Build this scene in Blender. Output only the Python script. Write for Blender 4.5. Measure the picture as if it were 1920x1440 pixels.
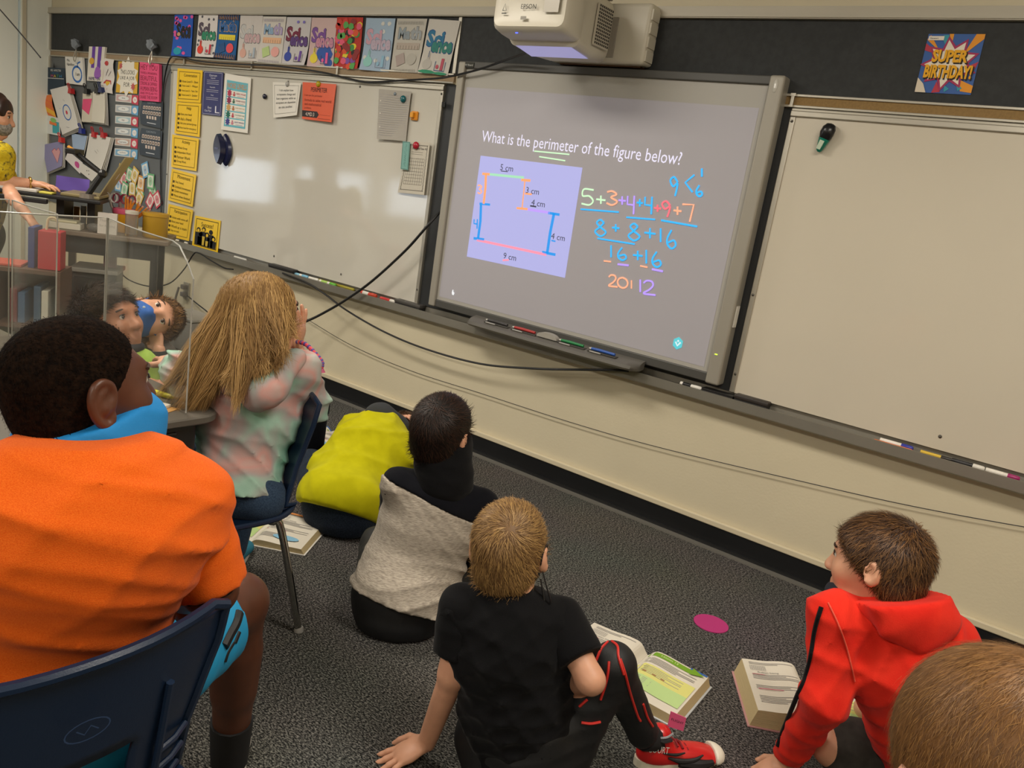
import bpy, bmesh, math, random
import numpy as np
from mathutils import Vector, Matrix
random.seed(7); rng = np.random.default_rng(7)
scene = bpy.context.scene
for o in list(bpy.data.objects): bpy.data.objects.remove(o)

# ------------------------------------------------------------------ camera
FPX = 1501.636
YAW, PITCH, ROLL = math.radians(-34.54479), math.radians(-13.54376), math.radians(8.90008)
CAM = np.array([2.84642, -3.30268, 1.39333])
_f = np.array([math.sin(YAW)*math.cos(PITCH), math.cos(YAW)*math.cos(PITCH), math.sin(PITCH)])
_r0 = np.array([math.cos(YAW), -math.sin(YAW), 0.0]); _u0 = np.cross(_r0, _f)
CR = math.cos(ROLL)*_r0 + math.sin(ROLL)*_u0
CU = -math.sin(ROLL)*_r0 + math.cos(ROLL)*_u0
CF = _f
cd = bpy.data.cameras.new('camera'); cam = bpy.data.objects.new('camera', cd)
scene.collection.objects.link(cam)
cd.sensor_width = 36.0; cd.lens = 36.0*FPX/1920.0; cd.clip_start = 0.05; cd.clip_end = 100
M = Matrix.Identity(4)
for i in range(3):
    M[i][0] = CR[i]; M[i][1] = CU[i]; M[i][2] = -CF[i]; M[i][3] = CAM[i]
cam.matrix_world = M
scene.camera = cam
vs = scene.view_settings
vs.view_transform = 'Standard'; vs.look = 'None'; vs.gamma = 1.0; vs.use_curve_mapping = False
vs.exposure = 0.0

# ------------------------------------------------------------------ world and large lights
w = bpy.data.worlds.new('world'); scene.world = w; w.use_nodes = True
bg = w.node_tree.nodes['Background']; bg.inputs[0].default_value = (0.80, 0.90, 1.0, 1); bg.inputs[1].default_value = 4.0
ROOM_X0, ROOM_X1, ROOM_Y1, ROOM_H = -4.46, 4.6, -7.6, 2.75
CEIL_LIGHTS = [(-2.6, -1.9), (-2.6, -4.6), (0.2, -1.9), (0.2, -4.6), (3.0, -1.9), (3.0, -4.6)]
LAMP_POWER = 47.0
for i, (lx, ly) in enumerate(CEIL_LIGHTS):
    ld = bpy.data.lights.new('ceiling_tube_light', 'AREA'); ld.shape = 'RECTANGLE'; ld.size = 1.16; ld.size_y = 0.52
    ld.energy = LAMP_POWER; ld.color = (1.0, 0.92, 0.80)
    lo = bpy.data.objects.new('ceiling_tube_light', ld); scene.collection.objects.link(lo); lo.location = (lx, ly, ROOM_H-0.075)

# ------------------------------------------------------------------ helpers
def ray(u, v): return CF + (u-960)/FPX*CR - (v-720)/FPX*CU
def onaxis(u, v, ax, val):
    d = ray(u, v); return CAM + d*((val-CAM[ax])/d[ax])
def WL(u, v, y=0.0): return onaxis(u, v, 1, y)          # point of a plane parallel to the front wall
def FL(u, v, z=0.0): return onaxis(u, v, 2, z)          # point at height z
def P(u, v, d): return CAM + ray(u, v)*d                # point at depth d
def CV(a, b, c): return a*CR + b*CU + c*CF
def nrm(v): v = np.asarray(v, float); return v/np.linalg.norm(v)
COL = scene.collection
MATS = {}
def lin(c):
    def g(x): return x/12.92 if x <= 0.04045 else ((x+0.055)/1.055)**2.4
    if isinstance(c, str):
        c = c.lstrip('#'); c = [int(c[i:i+2], 16)/255 for i in (0, 2, 4)]
    return tuple(g(x) for x in c)+(1.0,)
def mat(name, color, rough=0.6, metal=0.0, bump=0.0, bscale=200.0, var=0.0, vscale=8.0, emit=0.0, spec=None, sheen=0.0, sub=0.0, coat=0.0, color2=None, trans=0.0, ior=None, stretch=None, ecol=None):
    if name in MATS: return MATS[name]
    m = bpy.data.materials.new(name); m.use_nodes = True; nt = m.node_tree; b = nt.nodes['Principled BSDF']
    c = lin(color); b.inputs['Base Color'].default_value = c
    b.inputs['Roughness'].default_value = rough; b.inputs['Metallic'].default_value = metal
    if spec is not None: b.inputs['Specular IOR Level'].default_value = spec
    if ior: b.inputs['IOR'].default_value = ior
    if sheen: b.inputs['Sheen Weight'].default_value = sheen; b.inputs['Sheen Roughness'].default_value = 0.5
    if sub: b.inputs['Subsurface Weight'].default_value = sub; b.inputs['Subsurface Radius'].default_value = (0.012, 0.005, 0.003)
    if coat: b.inputs['Coat Weight'].default_value = coat; b.inputs['Coat Roughness'].default_value = 0.1
    if trans: b.inputs['Transmission Weight'].default_value = trans
    if emit:
        b.inputs['Emission Color'].default_value = lin(ecol) if ecol else c; b.inputs['Emission Strength'].default_value = emit
    tc = nt.nodes.new('ShaderNodeTexCoord'); vec = tc.outputs['Object']
    if stretch:
        mp = nt.nodes.new('ShaderNodeMapping'); mp.inputs['Scale'].default_value = stretch
        nt.links.new(vec, mp.inputs[0]); vec = mp.outputs[0]
    if var or color2:
        n = nt.nodes.new('ShaderNodeTexNoise'); n.inputs['Scale'].default_value = vscale; n.inputs['Detail'].default_value = 4
        nt.links.new(vec, n.inputs['Vector'])
        rp = nt.nodes.new('ShaderNodeValToRGB'); rp.color_ramp.elements[0].position = 0.35; rp.color_ramp.elements[1].position = 0.65
        c2 = lin(color2) if color2 else tuple(min(1, x*(1+var)) for x in c[:3])+(1,)
        c1 = c if color2 else tuple(x*(1-var) for x in c[:3])+(1,)
        rp.color_ramp.elements[0].color = c1; rp.color_ramp.elements[1].color = c2
        nt.links.new(n.outputs['Fac'], rp.inputs[0]); nt.links.new(rp.outputs[0], b.inputs['Base Color'])
    if bump:
        n2 = nt.nodes.new('ShaderNodeTexNoise'); n2.inputs['Scale'].default_value = bscale; n2.inputs['Detail'].default_value = 3
        nt.links.new(vec, n2.inputs['Vector'])
        bp = nt.nodes.new('ShaderNodeBump'); bp.inputs['Strength'].default_value = bump; bp.inputs['Distance'].default_value = 0.002
        nt.links.new(n2.outputs['Fac'], bp.inputs['Height']); nt.links.new(bp.outputs[0], b.inputs['Normal'])
    MATS[name] = m; return m
def flat(hexcol, rough=0.7, **k):                       # paper, ink and plain paint by colour
    return mat('paint_'+hexcol.lstrip('#')+('' if rough == 0.7 else '_%d' % int(rough*100)), hexcol, rough, **k)

def tag(o, label=None, cat=None, group=None, kind=None):
    if label: o['label'] = label
    if cat: o['category'] = cat
    if group: o['group'] = group
    if kind: o['kind'] = kind
    return o
def empty(name, loc=(0, 0, 0), label=None, cat=None, group=None, rz=0.0):
    o = bpy.data.objects.new(name, None); COL.objects.link(o); o.location = loc; o.rotation_euler = (0, 0, rz)
    o.empty_display_size = 0.05
    return tag(o, label, cat, group)
def link(name, me, m, parent=None, smooth=False, world=True):
    o = bpy.data.objects.new(name, me); COL.objects.link(o)
    if m is not None and len(me.materials) == 0:
        for q in (m if isinstance(m, (list, tuple)) else [m]): me.materials.append(q)
    if smooth: me.polygons.foreach_set('use_smooth', [True]*len(me.polygons))
    if parent is not None:
        o.parent = parent
        if world and parent.parent is None: o.matrix_parent_inverse = Matrix.LocRotScale(parent.location, parent.rotation_euler, parent.scale).inverted()
    return o
class MB:                                               # collects shapes; build() makes ONE mesh object
    def __init__(s): s.v = []; s.f = []; s.mi = []; s.cur = 0
    def add(s, vs, fs):
        n = len(s.v); s.v += [tuple(float(c) for c in p) for p in vs]
        for f in fs: s.f.append([n+i for i in f]); s.mi.append(s.cur)
        return s
    def box(s, x0, x1, y0, y1, z0, z1, M=None):
        p = [(x, y, z) for z in (z0, z1) for y in (y0, y1) for x in (x0, x1)]
        if M is not None: p = [tuple(M @ Vector(q)) for q in p]
        return s.add(p, [(0, 2, 3, 1), (4, 5, 7, 6), (0, 1, 5, 4), (2, 6, 7, 3), (0, 4, 6, 2), (1, 3, 7, 5)])
    def rbox(s, x0, x1, y0, y1, z0, z1, r=0.004, seg=2, M=None):   # bevelled box
        bm = bmesh.new(); bmesh.ops.create_cube(bm, size=1.0)
        for q in bm.verts: q.co = Vector(((x0+x1)/2+q.co.x*(x1-x0), (y0+y1)/2+q.co.y*(y1-y0), (z0+z1)/2+q.co.z*(z1-z0)))
        bmesh.ops.bevel(bm, geom=list(bm.edges), offset=r, segments=seg, affect='EDGES', profile=0.5)
        bm.verts.index_update()
        vs = [(M @ q.co) if M is not None else q.co.copy() for q in bm.verts]
        fs = [[q.index for q in f.verts] for f in bm.faces]; bm.free(); return s.add(vs, fs)
    def tube(s, pts, r, n=8, closed=False, caps=True):
        pts = [np.asarray(p, float) for p in pts]; m = len(pts)
        rr = r if hasattr(r, '__len__') else [r]*m
        up = None; vs = []
        for i in range(m):
            a = pts[i-1] if (i > 0 or closed) else pts[i]; b = pts[(i+1) % m] if (i < m-1 or closed) else pts[i]
            t = nrm(b-a) if np.linalg.norm(b-a) > 1e-9 else np.array([0, 0, 1.0])
            if up is None: up = np.cross(t, [0, 0, 1.0] if abs(t[2]) < 0.9 else [1.0, 0, 0])
            up = nrm(up - t*np.dot(up, t)); sd = np.cross(t, up)
            for k in range(n):
                an = 2*math.pi*k/n; vs.append(pts[i]+rr[i]*(math.cos(an)*up+math.sin(an)*sd))
        fs = []
        for i in range(m if closed else m-1):
            j = (i+1) % m
            for k in range(n): fs.append((i*n+k, i*n+(k+1) % n, j*n+(k+1) % n, j*n+k))
        if caps and not closed: fs.append(tuple(range(n))[::-1]); fs.append(tuple((m-1)*n+k for k in range(n)))
        return s.add(vs, fs)
    def cyl(s, a, b, r0, r1=None, n=20): return s.tube([a, b], [r0, r0 if r1 is None else r1], n)
    def lathe(s, prof, o=(0, 0, 0), n=24, M=None):       # prof: (radius, z)
        vs = []
        for (r, z) in prof:
            for k in range(n):
                a = 2*math.pi*k/n; q = Vector((r*math.cos(a), r*math.sin(a), z))
                if M is not None: q = M @ q
                vs.append((q[0]+o[0], q[1]+o[1], q[2]+o[2]))
        fs = []; m = len(prof)
        for i in range(m-1):
            for k in range(n): fs.append((i*n+k, i*n+(k+1) % n, (i+1)*n+(k+1) % n, (i+1)*n+k))
        fs.append(tuple(range(n))[::-1]); fs.append(tuple((m-1)*n+k for k in range(n)))
        return s.add(vs, fs)
    def ball(s, c, r, n=12, M=None, sq=(1, 1, 1)):
        prof = []; vs = []
        m = n//2+1
        for i in range(m):
            th = math.pi*i/(m-1)
            for k in range(n):
                a = 2*math.pi*k/n; q = Vector((r*sq[0]*math.sin(th)*math.cos(a), r*sq[1]*math.sin(th)*math.sin(a), r*sq[2]*math.cos(th)))
                if M is not None: q = M @ q
                vs.append((q[0]+c[0], q[1]+c[1], q[2]+c[2]))
        fs = []
        for i in range(m-1):
            for k in range(n): fs.append((i*n+k, (i+1)*n+k, (i+1)*n+(k+1) % n, i*n+(k+1) % n))
        return s.add(vs, fs)
    def prism(s, poly, fn0, fn1):                       # poly of 2D points; fn0 / fn1 give both faces
        n = len(poly); a = [fn0(*p) for p in poly]; b = [fn1(*p) for p in poly]
        return s.add(a+b, [tuple(range(n)), tuple(range(2*n-1, n-1, -1))]+[(i, i+n, (i+1) % n+n, (i+1) % n) for i in range(n)])
    def build(s, name, m, parent=None, smooth=False, kind=None):
        me = bpy.data.meshes.new(name); me.from_pydata(s.v, [], s.f); me.validate()
        if any(s.mi) and len(me.polygons) == len(s.mi): me.polygons.foreach_set('material_index', s.mi)
        bm = bmesh.new(); bm.from_mesh(me); bmesh.ops.recalc_face_normals(bm, faces=bm.faces); bm.to_mesh(me); bm.free()
        o = link(name, me, m, parent, smooth)
        if smooth:
            try: me.set_sharp_from_angle(angle=math.radians(40))
            except Exception: pass
        if kind: o['kind'] = kind
        return o
def struct(name, mb, m, parent=None, smooth=False):
    o = mb.build(name, m, parent, smooth)
    if parent is None: o['kind'] = 'structure'
    return o
_txt = {}
def text_mesh(s, space=1.0, shear=0.0, bold=0.0):                  # verts in 0..1 box of the text's own extents
    k = (s, space, shear, bold)
    if k in _txt: return _txt[k]
    c = bpy.data.curves.new('t', 'FONT'); c.body = s; c.resolution_u = 2; c.space_character = space; c.shear = shear; c.offset = bold; c.align_x = 'LEFT'
    o = bpy.data.objects.new('t', c); COL.objects.link(o)
    bpy.context.view_layer.update()
    dg = bpy.context.evaluated_depsgraph_get(); me = bpy.data.meshes.new_from_object(o.evaluated_get(dg))
    v = np.array([q.co[:2] for q in me.vertices]) if len(me.vertices) else np.zeros((1, 2)); f = [list(p.vertices) for p in me.polygons]
    bpy.data.objects.remove(o); bpy.data.curves.remove(c); bpy.data.meshes.remove(me)
    lo, hi = v.min(0), v.max(0); asp = (hi[0]-lo[0])/max(hi[1]-lo[1], 1e-6)
    v = (v-lo)/np.maximum(hi-lo, 1e-6)
    _txt[k] = (v, f, asp); return _txt[k]

class Sheet:
    """a flat or curled sheet: corners TL TR BR BL in world space, normal towards the room; print lies on it"""
    def __init__(s, TL, TR, BR, BL, n=(0, -1, 0), curl=None):
        s.c = [np.asarray(q, float) for q in (TL, TR, BR, BL)]; s.n = nrm(n); s.curl = curl
        s.w = np.linalg.norm(s.c[1]-s.c[0]); s.h = np.linalg.norm(s.c[3]-s.c[0]); s.L = 0
    def at(s, a, b, off=0.0):                           # a 0..1 left to right, b 0..1 TOP to bottom
        TL, TR, BR, BL = s.c
        p = (TL*(1-a)+TR*a)*(1-b)+(BL*(1-a)+BR*a)*b
        k = s.curl(a, b) if s.curl else 0.0
        return p + s.n*(off+k)
    def slab(s, name, m, parent=None, th=0.0012, nx=1, ny=1, smooth=False):
        if s.curl: nx, ny = max(nx, 8), max(ny, 8)
        mb = MB(); vs = []
        for off in (0, -th):
            for j in range(ny+1):
                for i in range(nx+1): vs.append(s.at(i/nx, j/ny, off))
        N = (nx+1)*(ny+1); fs = []
        ix = lambda i, j: j*(nx+1)+i
        for j in range(ny):
            for i in range(nx):
                q = (ix(i, j), ix(i+1, j), ix(i+1, j+1), ix(i, j+1)); fs.append(q[::-1]); fs.append(tuple(N+x for x in q))
        rim = [ix(i, 0) for i in range(nx)]+[ix(nx, j) for j in range(ny)]+[ix(i, ny) for i in range(nx, 0, -1)]+[ix(0, j) for j in range(ny, 0, -1)]
        for i in range(len(rim)):
            a, b = rim[i], rim[(i+1) % len(rim)]; fs.append((a, b, N+b, N+a))
        mb.add(vs, fs); s.obj = mb.build(name, m, parent, smooth or bool(s.curl)); return s.obj
    # print layers: shapes() collects flat polygons on one material
    def ink(s, name, m, shapes, parent=None, off=None):
        if off is None: s.L += 1; off = 0.0005+0.0004*s.L
        if name in ('scribble_patch', 'border_stripe', 'orange_ray', 'red_ray', 'teal_ray', 'pink_spot', 'portrait', 'grey_spot') and len(shapes) > 1:
            for sh in shapes: s.ink(name, m, [sh], parent, off)
            return None
        mb = MB()
        for sh in shapes:
            k = sh[0]
            if k == 'poly': s._poly(mb, sh[1], off)
            elif k == 'rect': a0, b0, a1, b1 = sh[1:5]; s._grid(mb, a0, b0, a1, b1, off)
            elif k == 'frame':
                a0, b0, a1, b1, t = sh[1:6]; ta = t/s.w; tb = t/s.h
                for q in ((a0, b0, a1, b0+tb), (a0, b1-tb, a1, b1), (a0, b0+tb, a0+ta, b1-tb), (a1-ta, b0+tb, a1, b1-tb)): s._grid(mb, *q, off)
            elif k == 'ell':
                ca, cb, ra, rb = sh[1:5]; n = 18
                s._poly(mb, [(ca+ra*math.cos(2*math.pi*i/n), cb+rb*math.sin(2*math.pi*i/n)) for i in range(n)], off)
            elif k == 'ring':
                ca, cb, ra, rb, t = sh[1:6]; n = 20
                s._line(mb, [(ca+ra*math.cos(2*math.pi*i/n), cb+rb*math.sin(2*math.pi*i/n)) for i in range(n+1)], t, off)
            elif k == 'star':
                ca, cb, r1, r2, n = sh[1:6]; asp = s.w/s.h
                s._fan(mb, (ca, cb), [(ca+(r1 if i % 2 == 0 else r2)*math.cos(math.pi*i/n+.3), cb+(r1 if i % 2 == 0 else r2)*asp*math.sin(math.pi*i/n+.3)) for i in range(2*n)], off)
            elif k == 'line': s._line(mb, sh[1], sh[2], off)
            elif k == 'text': s._text(mb, *sh[1:], off=off)
        if not mb.v: return None
        return mb.build(name, m, parent or s.obj)
    def _poly(s, mb, pts, off): mb.add([s.at(a, b, off) for a, b in pts], [tuple(range(len(pts)))])
    def _fan(s, mb, c, pts, off):
        n = len(pts); mb.add([s.at(*c, off)]+[s.at(a, b, off) for a, b in pts], [(0, 1+i, 1+(i+1) % n) for i in range(n)])
    def _grid(s, mb, a0, b0, a1, b1, off):
        n = 8 if s.curl else 1
        m = 8 if s.curl else 1
        mb.add([s.at(a0+(a1-a0)*i/n, b0+(b1-b0)*j/m, off) for j in range(m+1) for i in range(n+1)],
               [(j*(n+1)+i, j*(n+1)+i+1, (j+1)*(n+1)+i+1, (j+1)*(n+1)+i) for j in range(m) for i in range(n)])
    def _line(s, mb, pts, t, off):                      # t: thickness in metres
        q = [np.array([a*s.w, b*s.h]) for a, b in pts]; L = []; R_ = []
        for i in range(len(q)):
            a = q[max(i-1, 0)]; b = q[min(i+1, len(q)-1)]; d = b-a; l = np.linalg.norm(d)
            d = d/l if l > 1e-9 else np.array([1.0, 0]); nn = np.array([-d[1], d[0]])*t/2
            L.append(q[i]+nn); R_.append(q[i]-nn)
        n = len(q); vs = [s.at(p[0]/s.w, p[1]/s.h, off) for p in L+R_]
        mb.add(vs, [(i, i+1, n+i+1, n+i) for i in range(n-1)])
    def _text(s, mb, txt, a0, b0, a1, b1, mode='fit', off=0.001):   # box of the text; 'fit' keeps the aspect, 'fill' stretches
        bold = 'b' in mode; mode = mode.replace('b', ''); v, f, asp = text_mesh(txt, bold=.045 if bold else 0.0)
        W_, H_ = (a1-a0)*s.w, (b1-b0)*s.h
        if mode == 'fill': sx, sy = W_, H_
        else:
            sy = min(H_, W_/asp); sx = sy*asp
        ox = a0*s.w+((W_-sx)/2 if mode != 'left' else 0); oy = b0*s.h+(H_-sy)/2
        mb.add([s.at((ox+x*sx)/s.w, (oy+(1-y)*sy)/s.h, off) for x, y in v], f)
def wsheet(px, y, curl=None):                            # sheet on a plane parallel to the front wall
    return Sheet(*[WL(u, v, y) for u, v in px], curl=curl)
def blob(ca, cb, ra, rb, n=14, j=0.25, seed=0):
    r_ = random.Random(seed); return ('poly', [(ca+ra*(1-j*r_.random())*math.cos(2*math.pi*i/n), cb+rb*(1-j*r_.random())*math.sin(2*math.pi*i/n)) for i in range(n)])
def catenary(a, b, sag, n=16, sidev=(0, 0, 0)):
    a = np.asarray(a, float); b = np.asarray(b, float); sd = np.asarray(sidev, float)
    return [a+(b-a)*t+np.array([0, 0, -sag*4*t*(1-t)])+sd*4*t*(1-t) for t in np.linspace(0, 1, n)]
def spline(pts, n=8):                                    # Catmull-Rom through points
    p = [np.asarray(q, float) for q in pts]; p = [2*p[0]-p[1]]+p+[2*p[-1]-p[-2]]; out = []
    for i in range(1, len(p)-2):
        for t in np.linspace(0, 1, n, endpoint=False):
            out.append(0.5*((2*p[i])+(-p[i-1]+p[i+1])*t+(2*p[i-1]-5*p[i]+4*p[i+1]-p[i+2])*t*t+(-p[i-1]+3*p[i]-3*p[i+1]+p[i+2])*t**3))
    out.append(p[-2]); return out
# ================================================================== the room
M_CREAM = mat('cream_wall_paint', '#cfc5aa', 0.55, bump=0.25, bscale=90, var=0.02, vscale=3)
M_WHITEWALL = mat('pale_wall_paint', '#e6e8de', 0.5, bump=0.1, bscale=60)
M_ALU = mat('brushed_aluminium', '#b9b4a8', 0.38, 0.75, bump=0.05, bscale=300, stretch=(0.2, 1, 6))
M_ALUD = mat('dull_aluminium_tray', '#8d897f', 0.45, 0.55, var=0.05, vscale=4)
M_BLACKV = mat('black_vinyl', '#17181a', 0.35, var=0.1, vscale=6)
def carpet_mat():
    m = bpy.data.materials.new('speckled_grey_carpet'); m.use_nodes = True; nt = m.node_tree; b = nt.nodes['Principled BSDF']
    b.inputs['Roughness'].default_value = 0.95; b.inputs['Specular IOR Level'].default_value = 0.1
    tc = nt.nodes.new('ShaderNodeTexCoord')
    n1 = nt.nodes.new('ShaderNodeTexNoise'); n1.inputs['Scale'].default_value = 125; n1.inputs['Detail'].default_value = 5; n1.inputs['Roughness'].default_value = 0.75
    mp = nt.nodes.new('ShaderNodeMapping'); mp.inputs['Scale'].default_value = (1.0, 1.9, 1)
    nt.links.new(tc.outputs['Object'], mp.inputs[0]); nt.links.new(mp.outputs[0], n1.inputs['Vector'])
    n2 = nt.nodes.new('ShaderNodeTexNoise'); n2.inputs['Scale'].default_value = 2.2; nt.links.new(tc.outputs['Object'], n2.inputs['Vector'])
    rp = nt.nodes.new('ShaderNodeValToRGB'); e = rp.color_ramp.elements
    e[0].position = 0.42; e[0].color = lin('#0e0e0e'); e[1].position = 0.60; e[1].color = lin('#9c958a')
    x = e.new(0.5); x.color = lin('#4a4845')
    nt.links.new(n1.outputs['Fac'], rp.inputs[0])
    mx = nt.nodes.new('ShaderNodeMix'); mx.data_type = 'RGBA'; mx.blend_type = 'MULTIPLY'; mx.inputs[0].default_value = 0.35
    nt.links.new(rp.outputs[0], mx.inputs[6]); nt.links.new(n2.outputs['Color'], mx.inputs[7]); 
    hs = nt.nodes.new('ShaderNodeHueSaturation'); hs.inputs['Saturation'].default_value = 0.6; hs.inputs['Value'].default_value = 0.85
    nt.links.new(mx.outputs[2], hs.inputs['Color']); nt.links.new(hs.outputs[0], b.inputs['Base Color'])
    bp = nt.nodes.new('ShaderNodeBump'); bp.inputs['Strength'].default_value = 0.5; bp.inputs['Distance'].default_value = 0.003
    nt.links.new(n1.outputs['Fac'], bp.inputs['Height']); nt.links.new(bp.outputs[0], b.inputs['Normal'])
    return m
X0, X1, Y1, H = ROOM_X0, ROOM_X1, ROOM_Y1, ROOM_H
struct('floor', MB().box(X0-0.2, X1+0.2, Y1-0.2, 0.2, -0.12, 0.0), carpet_mat())
struct('ceiling', MB().box(X0-0.2, X1+0.2, Y1-0.2, 0.2, H, H+0.1), mat('ceiling_tile', '#d8d4c8', 0.9, bump=0.3, bscale=120))
struct('wall_front', MB().box(X0-0.2, X1+0.2, 0.0016, 0.12, 0.0, H), M_CREAM)
struct('wall_right', MB().box(X1, X1+0.12, Y1, 0.0, 0.0, H), M_CREAM)
struct('wall_back', MB().box(X0, X1, Y1-0.12, Y1, 0.0, H), M_CREAM)
# left wall with a row of windows (sill at 0.80)
WIN = [(-.252, -.232), (-2.42, -1.62), (-3.78, -2.62), (-5.2, -4.02)]
WZ0, WZ1 = 0.80, 2.35
mb = MB()
mb.box(X0-0.16, X0, Y1, 0.0, 0.0, WZ0); mb.box(X0-0.16, X0, Y1, 0.0, WZ1, H)
ys = [0.0]+[q for a, b in WIN for q in (b, a)]+[Y1]
for i in range(0, len(ys), 2): mb.box(X0-0.16, X0, ys[i+1], ys[i], WZ0, WZ1)
struct('wall_left', mb, M_WHITEWALL)
M_GLASS = mat('window_glass', '#ffffff', 0.0, trans=1.0, ior=1.01)
for i, (a, b) in enumerate(WIN):
    if b-a < .1:                                         # thin slit added to imitate the streak of light beside the jamb
        struct('window_%d' % (i+1), MB().box(X0-0.065, X0-0.058, a, b, WZ0, WZ1), M_GLASS); continue
    wf = MB(); t = 0.045
    wf.box(X0-0.10, X0-0.02, a, b, WZ0, WZ0+t); wf.box(X0-0.10, X0-0.02, a, b, WZ1-t, WZ1)
    wf.box(X0-0.10, X0-0.02, a, a+t, WZ0+t, WZ1-t); wf.box(X0-0.10, X0-0.02, b-t, b, WZ0+t, WZ1-t)
    wo = struct('window_%d' % (i+1), wf, M_ALU)
    MB().box(X0-0.065, X0-0.058, a+t, b-t, WZ0+t, WZ1-t).build('pane', M_GLASS, wo)
    MB().box(X0-0.02, X0+0.10, a-0.02, b+0.02, WZ0-0.03, WZ0).build('window_sill', M_WHITEWALL, wo)
    # roller shade pulled part way down, leaving the lower part and a slit beside it open
    sh = MB().box(X0-0.045, X0-0.040, a+0.09, b-0.05, 1.28, WZ1-0.03)
    sh.cyl((X0-0.042, a+0.09, WZ1-0.05), (X0-0.042, b-0.05, WZ1-0.05), 0.022, n=12)
    tag(sh.build('roller_shade', mat('shade_cloth', '#b5b2a4', 0.9)), 'beige roller shade pulled half down in a left wall window', 'window shade', 'roller shades in the left windows')
# door-like pale panel with jamb on the left wall beside the corner
struct('trim_1', MB().box(X0, X0+0.012, -0.222, -0.196, 0.1, H-0.3), mat('jamb_paint', '#c9bfa8', 0.45))
# ceiling fixtures
for (lx, ly) in CEIL_LIGHTS:
    e = empty('ceiling_light', (lx, ly, H), 'recessed rectangular fluorescent ceiling light', 'ceiling light', 'fluorescent ceiling lights')
    fr = MB()
    for q in ((-0.62, 0.62, -0.31, -0.27), (-0.62, 0.62, 0.27, 0.31), (-0.62, -0.58, -0.27, 0.27), (0.58, 0.62, -0.27, 0.27)): fr.box(lx+q[0], lx+q[1], ly+q[2], ly+q[3], H-0.07, H)
    fr.build('frame', M_WHITEWALL, e)
    MB().box(lx-0.58, lx+0.58, ly-0.27, ly+0.27, H-0.055, H-0.045).build('diffuser', mat('white_diffuser', '#f4f2ea', 0.6), e)
# ---- front wall trims
ZTOP0, ZTOP1 = 2.191, 2.236
tr = MB().box(X0, X1, -0.030, 0.0, ZTOP0, ZTOP1); tr.box(X0, X1, -0.034, -0.030, ZTOP0+0.004, ZTOP0+0.010)
struct('trim_2', tr, mat('map_rail_paint', '#b7b1a2', 0.5, 0.1, var=0.05, vscale=5, stretch=(0.3, 1, 4)))
bb = MB().box(X0, X1, -0.014, 0.0, 0.0, 0.098); bb.box(X0, X1, -0.024, -0.014, 0.0, 0.02)
struct('baseboard_front', bb, M_BLACKV)
struct('trim_3', MB().rbox(X0, X1, -0.020, 0.0, 0.098, 0.124, 0.004), mat('cream_rail', '#cfc4a8', 0.45))
struct('trim_4', MB().box(X0, X1, -0.055, -0.024, 0.0, 0.006), mat('carpet_edge_strip', '#8d8a82', 0.4, 0.5))
# side wall corner trim (thin aluminium edge of the dark board)
# ---- the long dark tackboard behind everything
M_TACK = mat('dark_tackboard_felt', '#323435', 0.85, bump=0.4, bscale=400, var=0.12, vscale=40)
M_SLATE = mat('grey_chalkboard', '#5d6163', 0.55, bump=0.05, bscale=60, var=0.04, vscale=4)
e = empty('tackboard', (0, 0, 2.05), 'long dark felt tackboard strip under the metal rail, with birthday card', 'board')
MB().box(X0+0.03, -0.085, -0.010, 0.0, 1.9185, ZTOP0-0.001).build('felt_panel', M_TACK, e)
MB().box(-0.065, X1, -0.010, 0.0, 1.9185, ZTOP0-0.001).build('felt_panel', M_TACK, e)
MB().box(-0.085, -0.065, -0.018, 0.0, 1.9185, ZTOP0-0.001).build('divider_strip', M_ALU, e)
MB().box(X0, X0+0.03, -0.02, 0.0, 1.9185, ZTOP0-0.001).build('end_strip', M_ALU, e)
e = empty('chalkboard', (-3.5, 0, 1.3), 'dark grey chalkboard covered with pinned papers beside the left wall', 'board')
MB().box(X0+0.03, -2.66, -0.010, 0.0, 0.702, 1.864).build('panel', M_SLATE, e)
MB().box(X0, X0+0.03, -0.02, 0.0, 0.702, 1.864).build('end_strip', M_ALU, e)
e = empty('chalkboard', (1.0, 0, 1.3), 'black chalkboard visible around the projection screen between the whiteboards', 'board')
MB().box(-0.12, 1.705, -0.010, 0.0, 0.702, 1.864).build('panel', mat('black_chalkboard', '#26282a', 0.5, var=0.06, vscale=5), e)
# cork map rails
M_CORK = mat('cork_strip', '#8a6f45', 0.9, bump=0.3, bscale=500, var=0.1, vscale=120)
M_CORK2 = mat('faded_cork_strip', '#98846a', 0.9, bump=0.3, bscale=500, var=0.08, vscale=120)
for x0, x1, mc, lb in ((X0+0.02, -0.07, M_CORK2, 'long cork map rail edged in metal above the papers and left whiteboard'), (1.64, X1, M_CORK, 'brown cork map rail edged in metal above the right whiteboard')):
    e = empty('map_rail', ((x0+x1)/2, 0, 1.89), lb, 'map rail')
    MB().box(x0, x1, -0.016, 0.0, 1.876, 1.907).build('cork', mc, e)
    MB().rbox(x0, x1, -0.022, 0.0, 1.907, 1.917, 0.002).build('edge_strip', M_ALU, e)
    MB().rbox(x0, x1, -0.022, 0.0, 1.866, 1.876, 0.002).build('edge_strip', M_ALU, e)
    n = 0
    for hx in ([-2.5, -1.75, -0.95] if x0 < 0 else [1.70]):
        h = MB(); h.box(hx-0.006, hx+0.006, -0.030, -0.022, 1.868, 1.9175); h.box(hx-0.010, hx+0.010, -0.032, -0.016, 1.907, 1.9178); h.box(hx-0.008, hx+0.008, -0.036, -0.022, 1.866, 1.872)
        h.build('hook', M_ALU, e)
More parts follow.
